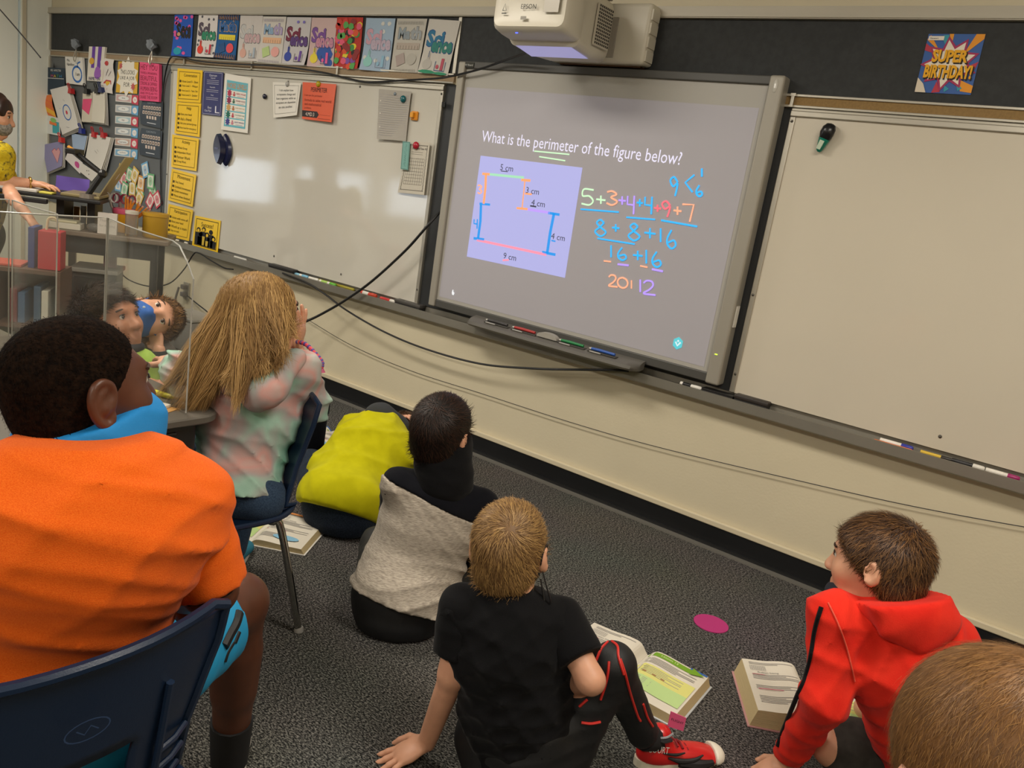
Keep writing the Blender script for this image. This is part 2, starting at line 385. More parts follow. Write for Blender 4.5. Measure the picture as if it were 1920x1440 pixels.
# chalk tray
e = empty('chalk_tray', (0.5, 0, 0.66), 'long grey metal marker tray running below all the boards', 'tray')
TX0 = -2.70
t = MB(); prof = [(0.0, 0.700), (-0.004, 0.700), (-0.006, 0.672), (-0.060, 0.668), (-0.066, 0.684), (-0.074, 0.684), (-0.074, 0.644), (-0.066, 0.638), (0.0, 0.628)]
t.prism(prof, lambda y, z: (TX0, y, z), lambda y, z: (X1, y, z)); t.build('ledge', M_ALUD, e)
MB().rbox(TX0-0.012, TX0, -0.076, 0.0, 0.63, 0.70, 0.003).build('end_cap', M_ALU, e)
TRAY_Z = 0.6727
# whiteboards
def wb_mat(name, c, r):
    m = mat(name, c, r, spec=0.5, coat=0.35, var=0.012, vscale=2.5); return m
def whiteboard(x0, x1, z0, z1, label, m):
    e = empty('whiteboard', ((x0+x1)/2, 0, z0), label, 'whiteboard')
    MB().box(x0+0.02, x1-0.02, -0.020, 0.0, z0, z1-0.02).build('writing_surface', m, e)
    MB().rbox(x0, x1, -0.030, 0.0, z1-0.022, z1, 0.003).build('top_rail', M_ALU, e)
    MB().rbox(x0, x1, -0.026, 0.0, z1-0.002, z1+0.010, 0.003).build('top_rail', M_ALU, e)
    MB().rbox(x0, x0+0.022, -0.026, 0.0, z0, z1-0.022, 0.003).build('side_rail', M_ALU, e)
    MB().rbox(x1-0.022, x1, -0.026, 0.0, z0, z1-0.022, 0.003).build('side_rail', M_ALU, e)
    xs = [x0+0.011, x1-0.011]
    for sx in xs:
        for sz in (z0+0.08, z0+0.42, z1-0.04):
            MB().ball((sx, -0.027, sz), 0.006, 8, sq=(1, 0.5, 1)).build('screw', mat('screw_steel', '#6d6a64', 0.35, 0.9), e)
    k = int((x1-x0)/0.62)
    for i in range(1, k):
        for sz in (z0+0.05, z1-0.035):
            MB().ball((x0+(x1-x0)*i/k, -0.021, sz), 0.007, 8, sq=(1, 0.5, 1)).build('screw', mat('screw_steel', '#6d6a64', 0.35, 0.9), e)
    return e
whiteboard(-2.655, -0.122, 0.702, 1.852, 'glossy whiteboard with yellow rule cards down its side', wb_mat('whiteboard_gloss', '#c9c5ba', 0.085))
whiteboard(1.705, 4.15, 0.702, 1.854, 'empty whiteboard with a single green magnet clip', wb_mat('whiteboard_satin', '#cbc3b2', 0.30))
# ================================================================== things on the front wall
M_PAPER = flat('#e4e0d6', 0.8)
M_INK = flat('#1c1c20', 0.8)
def C5(x, y): return (820+x/2.88, 220+y/2.88)            # crop scales used when measuring the photograph
# ------------------------------------------------ interactive whiteboard
SX0, SX1, SZ0, SZ1, SY = 0.045, 1.610, 0.7655, 1.9375, -0.058
e = empty('interactive_whiteboard', (0.82, 0, 0.74), 'large interactive whiteboard showing the projected perimeter problem', 'screen')
M_FRD = mat('dark_grey_frame', '#4a4946', 0.45); M_FRL = mat('light_grey_frame', '#9c978c', 0.42, 0.2)
MB().box(SX0-0.01, SX1+0.01, -0.056, -0.0105, SZ0-0.01, SZ1+0.01).build('back_housing', M_FRD, e)
MB().rbox(0.0, SX1+0.03, -0.070, -0.011, SZ1, SZ1+0.034, 0.004).build('top_frame', M_FRD, e)
MB().rbox(0.0, SX1+0.03, -0.068, -0.011, SZ0-0.040, SZ0, 0.004).build('bottom_frame', M_FRD, e)
MB().rbox(0.002, SX0, -0.078, -0.011, SZ0-0.040, SZ1+0.030, 0.008, 3).build('side_frame', M_FRL, e)
rs = MB().rbox(SX1, SX1+0.062, -0.080, -0.011, SZ0-0.044, SZ1+0.036, 0.010, 3).build('side_frame', M_FRL, e)
MB().box(SX1+0.020, SX1+0.032, -0.0815, -0.080, SZ0+0.085, SZ0+0.089).build('status_light', mat('green_led', '#b6e83a', 0.5, emit=2.0), rs)
st = MB()
for q in ((0, 0, 0.016, 0.05),): st.ball((SX1+0.030, -0.080, SZ1-0.005), 0.016, 10, sq=(0.7, 0.25, 1.7))
st.build('blob_sticker', mat('clear_gel', '#b9b6ad', 0.15, coat=0.5), rs)
MB().box(SX1+0.060, SX1+0.066, -0.06, -0.03, SZ0+0.21, SZ0+0.30).build('connector', flat('#d8d5cc'), rs)
MB().rbox(0.0, 0.10, -0.074, -0.069, SZ1+0.004, SZ1+0.028, 0.002).build('name_badge', flat('#35352f'), e)
bs = Sheet((0.0, -0.0745, SZ1+0.028), (0.10, -0.0745, SZ1+0.028), (0.10, -0.0745, SZ1+0.004), (0.0, -0.0745, SZ1+0.004))
bs.ink('badge_lettering', flat('#c8c8c4'), [('text', 'SMART', 0.28, 0.3, 0.62, 0.75), ('ring', 0.14, 0.5, 0.06, 0.24, 0.003), ('text', 'Board', 0.65, 0.3, 0.95, 0.75)], parent=e)
scr = Sheet((SX0, SY, SZ1), (SX1, SY, SZ1), (SX1, SY, SZ0), (SX0, SY, SZ0))
M_SCREEN = mat('screen_surface', '#a8a59e', 0.42, var=0.01, vscale=2)
scr.slab('screen', M_SCREEN, e, th=0.003)
def sp(u, v):
    q = WL(u, v, SY); return ((q[0]-SX0)/(SX1-SX0), (SZ1-q[2])/(SZ1-SZ0))
def s5(x, y): return sp(*C5(x, y))
def glow(c, k): return mat('projected_%s_%d' % (c.lstrip('#'), int(k*100)), '#202020', 0.6, emit=k, ecol=c)  # projector light on the board, drawn as emission of thin sheets and strokes
a0, b0 = sp(862, 176); a1, b1 = sp(1420, 180)
scr.ink('projected_background', mat('projected_grey', '#a6a3a6', 0.42, emit=0.05, ecol='#c9c4e6'), [('rect', 0.008, 0.075, 0.985, 0.985)], parent=e)
tl = s5(245, 78); br = s5(1318, 232)
scr.ink('projected_lettering', glow('#f3ecff', 0.95), [('text', 'What is the perimeter of the figure below?', tl[0], tl[1]-0.006, br[0], tl[1]+0.055, 'fill')], parent=e)
fig = [s5(235, 207), s5(785, 272), s5(690, 867), s5(160, 752)]
scr.ink('projected_figure_panel', glow('#c4c3fb', 0.82), [('poly', fig)], parent=e)
def L5(pts, t): return ('line', [s5(*p) for p in pts], t)
GL = {'0': [[(.5, 0), (.15, .15), (0, .5), (.15, .85), (.5, 1), (.85, .85), (1, .5), (.85, .15), (.5, 0)]],
 '1': [[(.5, 0), (.5, 1)]],
 '2': [[(.05, .2), (.3, 0), (.7, .02), (.8, .3), (.5, .65), (.05, .98), (1, 1)]],
 '3': [[(.1, .1), (.5, 0), (.85, .2), (.4, .45), (.9, .7), (.5, 1), (.05, .9)]],
 '4': [[(.05, .05), (0, .5), (.8, .5)], [(.85, .0), (.75, 1)]],
 '5': [[(.95, 0), (.2, .02), (.1, .45), (.6, .42), (.9, .7), (.6, .98), (0, .95)]],
 '6': [[(.5, 0), (.15, .45), (.15, .8), (.5, 1), (.85, .8), (.7, .55), (.2, .7)]],
 '7': [[(0, .05), (.95, 0), (.6, 1)]],
 '8': [[(.8, .15), (.5, 0), (.2, .2), (.5, .45), (.95, .72), (.5, 1), (.05, .75), (.45, .45), (.8, .15)]],
 '9': [[(.9, .25), (.5, 0), (.1, .2), (.4, .5), (.85, .3), (.8, .6), (.6, 1)]],
 '+': [[(.5, 0), (.5, 1)], [(0, .5), (1, .5)]], '<': [[(1, 0), (.0, .5), (.8, 1)]]}
def smoothpts(p): return [tuple(q) for q in spline(p, 5)] if len(p) > 3 else p
def glyph(ch, x0, y0, x1, y1, t=0.0078, sk=0.12):
    out = []
    for st_ in GL[ch]:
        q = smoothpts([np.array(z) for z in st_])
        out.append(L5([(x0+(x1-x0)*p[0], y0+(y1-y0)*p[1]+sk*(x1-x0)*p[0]) for p in q], t))
    return out
BL, GR, OR, PU, RD, PK = '#28b4ff', '#c9efc0', '#ffab84', '#b795ff', '#ff6a78', '#ffb08c'
def hand(name, c, lst, k=1.15):
    for it in lst:
        scr.ink(name, glow(c, k), glyph(*it) if len(it) == 5 else [L5(it[0], it[1]*.85)], parent=e, off=0.0035)
hand('green_stroke', GR, [('5', 780, 385, 850, 470), ('+', 860, 420, 910, 465), ([(525, 183), (715, 201)], 0.007), ([(552, 213), (693, 235)], 0.007)])
hand('orange_stroke', OR, [('3', 912, 395, 980, 470), ('7', 1325, 465, 1390, 560), ('+', 1277, 480, 1320, 525), ('2', 925, 850, 975, 910), ('0', 975, 862, 1030, 918), ([(1050, 880), (1050, 925)], 0.008), ([(900, 775), (940, 780)], 0.008), ([(1097, 802), (1137, 810)], 0.008), ('3', 218, 365, 245, 410)])
hand('orange_figure_stroke', '#ffa066', [([(265, 305), (262, 380), (252, 468)], 0.016), ([(245, 305), (285, 308)], 0.014), ([(455, 338), (505, 342)], 0.014), ([(475, 345), (460, 490)], 0.008), ([(430, 490), (490, 496)], 0.012), ([(475, 412), (512, 416)], 0.010)])
hand('purple_stroke', PU, [('+', 980, 425, 1020, 470), ('4', 1028, 420, 1072, 520), ([(975, 793), (1035, 800)], 0.010), ([(1160, 820), (1220, 832)], 0.010), ('1', 1085, 875, 1110, 942), ('2', 1112, 880, 1180, 952), ([(490, 497), (610, 515)], 0.014)])
hand('blue_stroke', BL, [('+', 1078, 440, 1112, 480), ('4', 1122, 425, 1168, 520), ([(775, 496), (982, 512)], 0.008), ([(1022, 540), (1178, 552)], 0.008), ([(1210, 556), (1405, 590)], 0.009),
  ('8', 850, 550, 915, 638), ('+', 945, 575, 985, 615), ('8', 1030, 570, 1098, 662), ('+', 1120, 595, 1180, 650), ('1', 1195, 598, 1220, 672), ('6', 1235, 605, 1298, 705), ([(866, 654), (1068, 685)], 0.008),
  ('1', 930, 690, 950, 755), ('6', 970, 700, 1030, 768), ('+', 1058, 718, 1110, 768), ('1', 1120, 715, 1140, 788), ('6', 1155, 722, 1218, 805),
  ('9', 1255, 320, 1305, 422), ('<', 1340, 305, 1390, 400), ('1', 1420, 275, 1440, 320), ('6', 1395, 365, 1438, 425)])
hand('blue_figure_stroke', '#1c8fe0', [([(238, 470), (235, 560), (222, 655)], 0.018), ([(230, 466), (287, 472)], 0.013), ([(198, 653), (255, 660)], 0.015), ([(632, 520), (612, 620), (595, 735)], 0.018), ([(600, 516), (662, 526)], 0.014), ([(568, 728), (640, 742)], 0.015), ([(618, 665), (640, 670)], 0.008), ('4', 200, 548, 222, 600)])
hand('red_stroke', RD, [('+', 1172, 470, 1210, 508), ('9', 1210, 450, 1265, 535)])
hand('pink_figure_stroke', '#ff8fa6', [([(215, 662), (590, 742)], 0.014), ([(355, 772), (388, 770)], 0.010)])
hand('green_figure_stroke', '#9fd8b0', [([(285, 308), (470, 326)], 0.014)])
def t5(s, x0, y0, x1, y1): p = s5(x0, y0); q = s5(x1, y1); return ('text', s, p[0], p[1], q[0], p[1]+abs(s5(x0, y1)[1]-p[1]))
scr.ink('figure_lettering', mat('projected_ink', '#3a3c4e', 0.6, emit=0.12, ecol='#5a5c80'), [t5('5 cm', 345, 252, 410, 286), t5('3 cm', 484, 375, 550, 410), t5('4 cm', 513, 442, 582, 476), t5('4 cm', 620, 622, 690, 658), t5('9 cm', 362, 728, 427, 764), L5([(345, 290), (382, 294)], 0.004), L5([(503, 478), (536, 483)], 0.007)], parent=e, off=0.0030)
q = s5(1300, 1220)
scr.ink('hexagon_logo', glow('#62dbe2', 0.85), [('poly', [(q[0]+0.016*math.sin(i*math.pi/3), q[1]+0.024*math.cos(i*math.pi/3)) for i in range(6)])], parent=e, off=0.003)
scr.ink('hexagon_logo_mark', glow('#e4feff', 0.9), [('line', [(q[0]-0.007, q[1]-0.004), (q[0], q[1]+0.009), (q[0]+0.008, q[1]-0.006)], 0.008), ('ell', q[0], q[1]-0.009, 0.003, 0.004)], parent=e, off=0.004)
q = s5(88, 945)
scr.ink('hand_cursor', glow('#ffffff', 0.9), [('poly', [(q[0]-.004, q[1]-.01), (q[0]-.001, q[1]-.012), (q[0]+.001, q[1]-.002), (q[0]+.006, q[1]+.001), (q[0]+.004, q[1]+.012), (q[0]-.003, q[1]+.012), (q[0]-.006, q[1]+.003)])], parent=e, off=0.004)
# pen tray of the interactive board
e = empty('pen_tray', (0.83, -0.12, 0.70), 'dark grey electronic pen tray with coloured pens under the screen', 'pen tray')
PX0, PX1 = 0.335, 1.32
M_PT = mat('pen_tray_plastic', '#5b5852', 0.4)
n = 40; mb = MB(); prof = [(-0.072, 0.742), (-0.105, 0.738), (-0.150, 0.730), (-0.168, 0.722), (-0.172, 0.708), (-0.160, 0.698), (-0.082, 0.703)]
vs_ = []; 
for i in range(n+1):
    t = i/n; x = PX0+(PX1-PX0)*t; k = max(0, 1-abs(t-.5)/.5); ed = min(1, min(t, 1-t)/0.05)
    ed = math.sqrt(max(0, 1-(1-ed)**2))
    for (y, z) in prof: vs_.append((x, -0.072+(y+0.072)*(0.55+0.45*ed)*(1+0.10*math.sin(math.pi*t)), z))
m_ = len(prof); fs_ = [(i*m_+k, i*m_+(k+1) % m_, (i+1)*m_+(k+1) % m_, (i+1)*m_+k) for i in range(n) for k in range(m_)]
fs_ += [tuple(range(m_)), tuple(n*m_+k for k in range(m_))]
mb.add(vs_, fs_); mb.build('tray_body', M_PT, e, smooth=True)
for t, c, nm in ((0.19, '#3a3838', 'black'), (0.36, '#a83432', 'red'), (0.64, '#1f7a44', 'green'), (0.81, '#2b55a5', 'blue')):
    x = PX0+(PX1-PX0)*t
    MB().rbox(x-0.075, x+0.075, -0.150, -0.118, 0.733, 0.738, 0.002).build('pen_slot', flat('#45433f'), e)
    p_ = empty('stylus_pen', (x, -0.133, 0.74), nm+' stylus pen lying in the pen tray under the screen', 'pen')
    MB().tube([(x-0.062, -0.133, 0.7455), (x-0.02, -0.133, 0.7465), (x+0.062, -0.133, 0.7455)], [0.006, 0.0075, 0.0065], 10).build('pen_body', flat(c, 0.4), p_, smooth=True)
    MB().cyl((x-0.075, -0.133, 0.7455), (x-0.062, -0.133, 0.7455), 0.002, 0.006, 10).build('pen_tip', flat('#c9c7c0', 0.4), p_)
    MB().rbox(x-0.06, x+0.0, -0.156, -0.150, 0.733, 0.739, 0.002).build('slot_label', flat('#a3a19b'), e)
x = PX0+(PX1-PX0)*0.50
er = MB(); vs_ = []
for i in range(13):
    a = math.pi*i/12
    for y in (-0.148, -0.118): vs_.append((x-0.058*math.cos(a), y, 0.737+0.026*math.sin(a)**0.8))
er.add(vs_, [(2*i, 2*i+1, 2*i+3, 2*i+2) for i in range(12)]+[tuple(range(0, 26, 2)), tuple(range(25, 0, -2)), (0, 24, 25, 1)])
er_o = empty('tray_eraser', (x, -0.133, 0.737), 'grey arched eraser in the middle of the pen tray', 'eraser')
er.build('grip', flat('#9c9890', 0.45), er_o)
# ------------------------------------------------ projector
e = empty('projector_mount', (0.8, 0, 1.98), 'white wall plate carrying the projector above the screen', 'projector mount')
M_PW = mat('projector_white', '#cfc9b9', 0.4); M_PG = mat('projector_grey', '#a19c92', 0.45)
MB().rbox(0.56, 1.055, -0.105, -0.012, 1.985, 2.232, 0.018, 3).build('wall_plate', M_PW, e, smooth=True)
for k in range(4): MB().rbox(1.045, 1.060, -0.095, -0.03, 2.000+k*0.055, 2.045+k*0.055, 0.003).build('side_clip', M_PW, e)
MB().box(0.60, 1.02, -0.06, -0.012, 1.9795, 1.986).build('wood_backing', mat('brown_wood', '#5d4027', 0.6, var=0.1, vscale=30), e)
arm = MB(); arm.rbox(0.60, 0.86, -0.52, -0.105, 2.235, 2.262, 0.006); arm.rbox(0.64, 0.70, -0.50, -0.09, 2.21, 2.236, 0.004); arm.rbox(0.78, 0.82, -0.52, -0.09, 2.21, 2.236, 0.004)
arm.build('slide_arm', M_PG, e)
MB().rbox(0.63, 0.84, -0.50, -0.22, 2.262, 2.30, 0.004).build('slide_cover', flat('#2c2c2c', 0.5), e)
e = empty('projector', (0.75, -0.4, 2.03), 'white short throw projector with vented side hanging over the screen', 'projector')
# body: rounded box with a sloped underside, drawn as cross sections along y (front is towards the room)
def rrect(x0, x1, z0, z1, r, n=5):
    pts = []
    for cx, cz, a0_ in ((x1-r, z1-r, 0), (x0+r, z1-r, 90), (x0+r, z0+r, 180), (x1-r, z0+r, 270)):
        for k in range(n): a = math.radians(a0_+90*k/(n-1)); pts.append((cx+r*math.cos(a), cz+r*math.sin(a)))
    return pts
secs = [(-0.566, 0.615, 0.930, 2.040, 2.150, 0.03), (-0.575, 0.600, 0.945, 2.022, 2.165, 0.03), (-0.560, 0.592, 0.953, 2.008, 2.178, 0.03), (-0.52, 0.590, 0.955, 1.999, 2.190, 0.03), (-0.455, 0.590, 0.955, 1.992, 2.200, 0.03), (-0.45, 0.600, 0.950, 1.975, 2.205, 0.03), (-0.33, 0.615, 0.945, 1.958, 2.208, 0.035), (-0.22, 0.625, 0.940, 1.962, 2.205, 0.035), (-0.185, 0.640, 0.925, 1.985, 2.195, 0.035), (-0.180, 0.66, 0.90, 2.01, 2.17, 0.035)]
mb = MB(); vs_ = []; N_ = 20
for (y, x0, x1, z0, z1, r_) in secs:
    for (x, z) in rrect(x0, x1, z0, z1, r_): vs_.append((x, y, z))
fs_ = [(i*N_+k, i*N_+(k+1) % N_, (i+1)*N_+(k+1) % N_, (i+1)*N_+k) for i in range(len(secs)-1) for k in range(N_)]+[tuple(range(N_)), tuple((len(secs)-1)*N_+k for k in range(N_))]
mb.add(vs_, fs_); body = mb.build('housing', M_PW, e, smooth=True)
fr = Sheet((0.62, -0.5765, 2.160), (0.93, -0.5765, 2.160), (0.93, -0.5765, 2.03), (0.62, -0.5765, 2.03))
fr.ink('lettering', flat('#30302e'), [('text', 'EPSON', 0.36, 0.40, 0.60, 0.60)], parent=e)
fr.ink('warning_mark', flat('#5a5a56'), [('line', [(0.07, 0.62), (0.10, 0.42), (0.13, 0.62), (0.07, 0.62)], 0.003), ('line', [(0.06, 0.7), (0.14, 0.7)], 0.004)], parent=e)
fr.ink('sensor_window', flat('#b9b3a6', 0.3), [('rect', 0.72, 0.22, 0.95, 0.66)], parent=e)
fr.ink('latch', flat('#8e897e', 0.4), [('rect', 0.38, 0.78, 0.47, 0.88)], parent=e)
un = Sheet((0.62, -0.44, 1.9735), (0.94, -0.44, 1.9735), (0.93, -0.24, 1.9575), (0.63, -0.24, 1.9575), n=(0, 0, -1))
MB().add([(0.635, -0.452, 1.9735), (0.915, -0.452, 1.9735), (0.925, -0.33, 1.9562), (0.635, -0.33, 1.9562)], [(0, 1, 2, 3)]).build('window_glow', mat('window_spill_glow', '#b9b6dc', 0.3, emit=0.42, ecol='#b4b2f0'), e)  # lavender spill light reflected in the underside window, drawn as a glow
for k in range(2): MB().ball((0.70+0.006*k, -0.545, 2.0035), 0.003, 8).build('indicator_light', mat('blue_led', '#4050ff', 0.4, emit=4.0), e)
gr = []
gv = MB().rbox(0.9505, 0.9575, -0.365, -0.245, 2.005, 2.165, 0.003); gv.build('side_vent', flat('#bfb8a8', 0.5), e)
mb = MB()
for i in range(8):
    for j in range(12):
        yy = -0.355+i*0.0142; zz = 2.013+j*0.0127
        mb.box(0.9575, 0.9585, yy, yy+0.009, zz, zz+0.0085)
mb.build('vent_holes', flat('#3b3833'), e, kind='stuff')
mb = MB(); mb.box(0.90, 0.9565, -0.20, -0.19, 1.99, 2.15); mb.build('side_seam', flat('#8b857a'), e)
# ------------------------------------------------ pages coloured by pupils above the left whiteboard
DR = [[(328.7, 25.8), (363.8, 26.6), (359, 107), (323.6, 105)], [(374, 26.6), (410, 27), (405, 109), (367, 106)], [(411, 27), (451, 28), (442, 113), (406, 109)],
 [(452, 29), (494, 29.5), (488, 116), (446, 114)], [(494.6, 31), (538, 31.7), (528, 120.6), (486, 117)], [(539.5, 32.4), (585, 33), (576, 124), (528.5, 120.6)],
 [(586, 33.3), (633, 34), (625, 128), (578, 124.7)], [(633, 32.5), (682, 33), (674, 130), (627, 128)], [(688, 34), (742.5, 35), (730, 135.6), (679, 132)],
 [(746, 35), (802, 35.6), (785, 137), (733, 135)], [(806, 35.6), (864, 39.5), (840, 142.6), (787, 136.4)]]
def curlb(s0=0.02, left=1): return lambda a, b: 0.004+s0*max(0, b-0.45)**2*(a if left else 1-a)
def bubble(sh, txt, c, a0, b0, a1, b1, m='fillb', edge=None):
    if edge: sh.ink('letter_outline', flat(edge), [('text', txt, a0-0.02, b0-0.015, a1+0.02, b1+0.015, m)])
    sh.ink('letters', flat(c), [('text', txt, a0, b0, a1, b1, m)])
def science(sh, c1, c2, flask, tube, line='#3a3a40'):
    bubble(sh, 'Sci', c1, 0.07, 0.20, 0.62, 0.50, edge=line); bubble(sh, 'ence', c2, 0.26, 0.40, 0.95, 0.60, edge=line)
    sh.ink('flask_drawing', flat(flask), [('ell', 0.24, 0.83, 0.15, 0.10), ('rect', 0.20, 0.62, 0.28, 0.78)])
    sh.ink('beaker_drawing', flat(line), [('line', [(0.52, 0.76), (0.52, 0.93), (0.85, 0.93), (0.85, 0.76)], 0.004), ('line', [(0.24, 0.58), (0.24, 0.70)], 0.004)])
    sh.ink('tube_drawing', flat(tube), [('rect', 0.70, 0.70, 0.79, 0.92), ('ell', 0.60, 0.86, 0.05, 0.04)])
def mathpage(sh, c1, c2, ruler, s1, s2, border='#77757c'):
    bubble(sh, 'Ma', c1, 0.12, 0.17, 0.52, 0.38, edge=border); bubble(sh, 'th', c2, 0.54, 0.15, 0.90, 0.38, edge=border)
    sh.ink('ruler_drawing', flat(ruler), [('rect', 0.10, 0.45, 0.90, 0.57)])
    sh.ink('ruler_marks', flat('#4b3f33'), [('line', [(0.15+0.1*i, 0.50), (0.15+0.1*i, 0.57)], 0.002) for i in range(8)])
    sh.ink('shape_drawing', flat(s1), [('poly', [(0.12, 0.70), (0.40, 0.63), (0.50, 0.82), (0.22, 0.90)])])
    sh.ink('balloon_drawing', flat(s2), [('ell', 0.70, 0.75, 0.17, 0.11)])
    sh.ink('border_drawing', flat(border), [('line', [(0.06+0.055*i, 0.05), (0.09+0.055*i, 0.11)], 0.003) for i in range(16)]+[('line', [(0.06+0.055*i, 0.94), (0.09+0.055*i, 0.99)], 0.003) for i in range(16)])
LB = ['blue colouring page with pink spots and black letters', 'white colouring page with grey spots and red flask', 'blue colouring page with a yellow ruler', 'uncoloured science page between the blue and the ruler pages', 'math page with a peach ruler and green square', 'science page with dark red letters and a blue flask',
 'pink science page with a yellow flask', 'colouring page filled with red, orange and green scribble', 'pale blue science page with pink letters', 'uncoloured math page in grey pencil', 'science page with bold blue and green letters']
PC = ['#2458b8', '#dcd6d2', '#1f5a94', '#cfc9c4', '#d3cec6', '#c9c5c6', '#cfb3b0', '#b83a30', '#9fb4c8', '#bcb8ae', '#c4c0b8']
for i, px in enumerate(DR):
    s_ = wsheet(px, -0.0125 if i < 10 else -0.0195, curl=curlb(0.03+0.02*(i % 3), i % 2))
    o = s_.slab('colouring_page', flat(PC[i], 0.85)); tag(o, LB[i], 'drawing', 'pupils\' colouring pages above the left whiteboard')
    if i == 0:
        s_.ink('pink_spot', flat('#e0529a'), [blob(random.random()*.9+.05, random.random()*.95+.02, .09, .045, seed=k) for k in range(18)])
        bubble(s_, 'Sc', '#1a1716', 0.15, 0.22, 0.6, 0.55); bubble(s_, 'nce', '#211c1a', 0.45, 0.28, 0.92, 0.58); s_.ink('flask_drawing', flat('#1f9ab0'), [('ell', .3, .88, .2, .09)]); s_.ink('dot_drawing', flat('#c79a72'), [('ell', .3, .48, .09, .045)])
    elif i == 1:
        s_.ink('grey_spot', flat('#55565e'), [blob(a, b, .06, .035, seed=k) for k, (a, b) in enumerate([(.2, .06), (.55, .12), (.8, .12), (.08, .72), (.12, .62), (.92, .5), (.85, .72), (.95, .9)])]); science(s_, '#5a4f5c', '#2d8a66', '#e0402f', '#c43345', '#40303a')
    elif i == 2:
        mathpage(s_, '#2f68a8', '#2a5f9c', '#e8d43c', '#1d4f84', '#e8505a', '#c89a5a'); s_.ink('border_stripe', flat('#6d4a3c'), [('line', [(0.05+0.1*k, 0.0), (0.07+0.1*k, 0.13)], 0.008) for k in range(10)]+[('line', [(0.05+0.1*k, 0.89), (0.07+0.1*k, 1.0)], 0.008) for k in range(10)])
    elif i == 3: science(s_, '#c4c4c2', '#c9a9ac', '#d8a898', '#a8b4c0', '#8a8a8c')
    elif i == 4: mathpage(s_, '#8fb0cc', '#b0a0c4', '#e6b690', '#b9d08a', '#e8a8a0', '#8d84a0')
    elif i == 5: science(s_, '#7a2440', '#5a3a7c', '#3348a4', '#6d48a0', '#3a2a35'); s_.ink('planet_drawing', flat('#7f74c0'), [('ell', .5, .1, .05, .03), ('ell', .74, .1, .05, .03)])
    elif i == 6: s_.ink('blue_patch', flat('#2f57a8'), [blob(.62, .72, .36, .2, seed=3), blob(.8, .9, .18, .1, seed=8)]); science(s_, '#7b4c9a', '#c88aa0', '#e6d23e', '#e0609a', '#5a4a70')
    elif i == 7:
        cs = ['#2a2622', '#e0c92e', '#3f8a48', '#d8532e', '#7a4a9c', '#e05a78', '#8a2a2c', '#c93a30', '#58a050']
        for k, c in enumerate(cs): s_.ink('scribble_patch', flat(c), [blob(random.uniform(.08, .92), random.uniform(.04, .96), .12, .075, seed=k*9+j_) for j_ in range(6)])
    elif i == 8: s_.ink('white_patch', flat('#cfcfc8'), [blob(a, b, .07, .045, seed=k) for k, (a, b) in enumerate([(.6, .1), (.82, .1), (.65, .25), (.1, .75), (.5, .8), (.9, .75)])]); science(s_, '#c89aa8', '#b8a8b8', '#8cc4bc', '#8cb4cc', '#8a94a8')
    elif i == 9: mathpage(s_, '#8c98a0', '#9aa0a4', '#b0a498', '#a89a94', '#b0aca2', '#8c8a84')
    else: science(s_, '#2a6f94', '#2f7a70', '#b4b0a8', '#b45060', '#234a80'); s_.ink('grass_drawing', flat('#2f8a68'), [blob(.3, .97, .3, .04, seed=4), blob(.75, .98, .25, .03, seed=5)])
# ------------------------------------------------ birthday card
s_ = wsheet([(1741.5, 63.5), (1848, 64), (1820, 178), (1715, 172.5)], -0.0125)
o = s_.slab('birthday_poster', flat('#2f5aa0', 0.5), th=0.002); tag(o, 'blue and yellow birthday poster pinned on the dark tackboard', 'poster')
s_.ink('orange_ray', flat('#e3962c'), [('poly', [(.0, .10), (.28, .30), (.05, .02)]), ('poly', [(.38, 0), (.46, 0), (.46, .25)]), ('poly', [(.85, 0), (1, 0), (1, .08), (.70, .35)]), ('poly', [(.8, .95), (.72, .75), (1, .85), (1, .97)])])
s_.ink('red_ray', flat('#b5384a'), [('poly', [(0, .16), (.0, .28), (.3, .36)]), ('poly', [(.3, 1), (.35, .8), (.45, .98)]), ('poly', [(.95, .6), (1, .45), (.7, .6)])])
s_.ink('teal_ray', flat('#3a97a8'), [('poly', [(.28, .02), (.38, .02), (.36, .2), (.30, .12)]), ('poly', [(.52, .98), (.5, .86), (.6, .92)]), ('poly', [(.75, .95), (.7, .8), (.82, .9)])])
s_.ink('burst_edge', flat('#a3305a'), [('star', .5, .5, .52, .33, 9)]); s_.ink('white_burst', flat('#e6dccb'), [('star', .5, .5, .45, .27, 9)])
s_.ink('corner_swoosh', flat('#d8ccb8'), [('poly', [(0, .75), (.12, .85), (.2, 1), (0, 1)])])
s_.ink('name_sticker', flat('#e4dcd0'), [('rect', .02, .04, .30, .11)]); s_.ink('sticker_lettering', M_INK, [('text', 'Stewart', .05, .055, .2, .095)])
s_.ink('letter_shadow', flat('#20160f'), [('text', 'SUPER', .18, .28, .83, .505, 'fillb'), ('text', 'BIRTHDAY!', .10, .53, .96, .775, 'fillb')])
s_.ink('lettering', flat('#e8a91c'), [('text', 'SUPER', .165, .265, .80, .48, 'fillb'), ('text', 'BIRTHDAY!', .085, .515, .93, .75, 'fillb')])
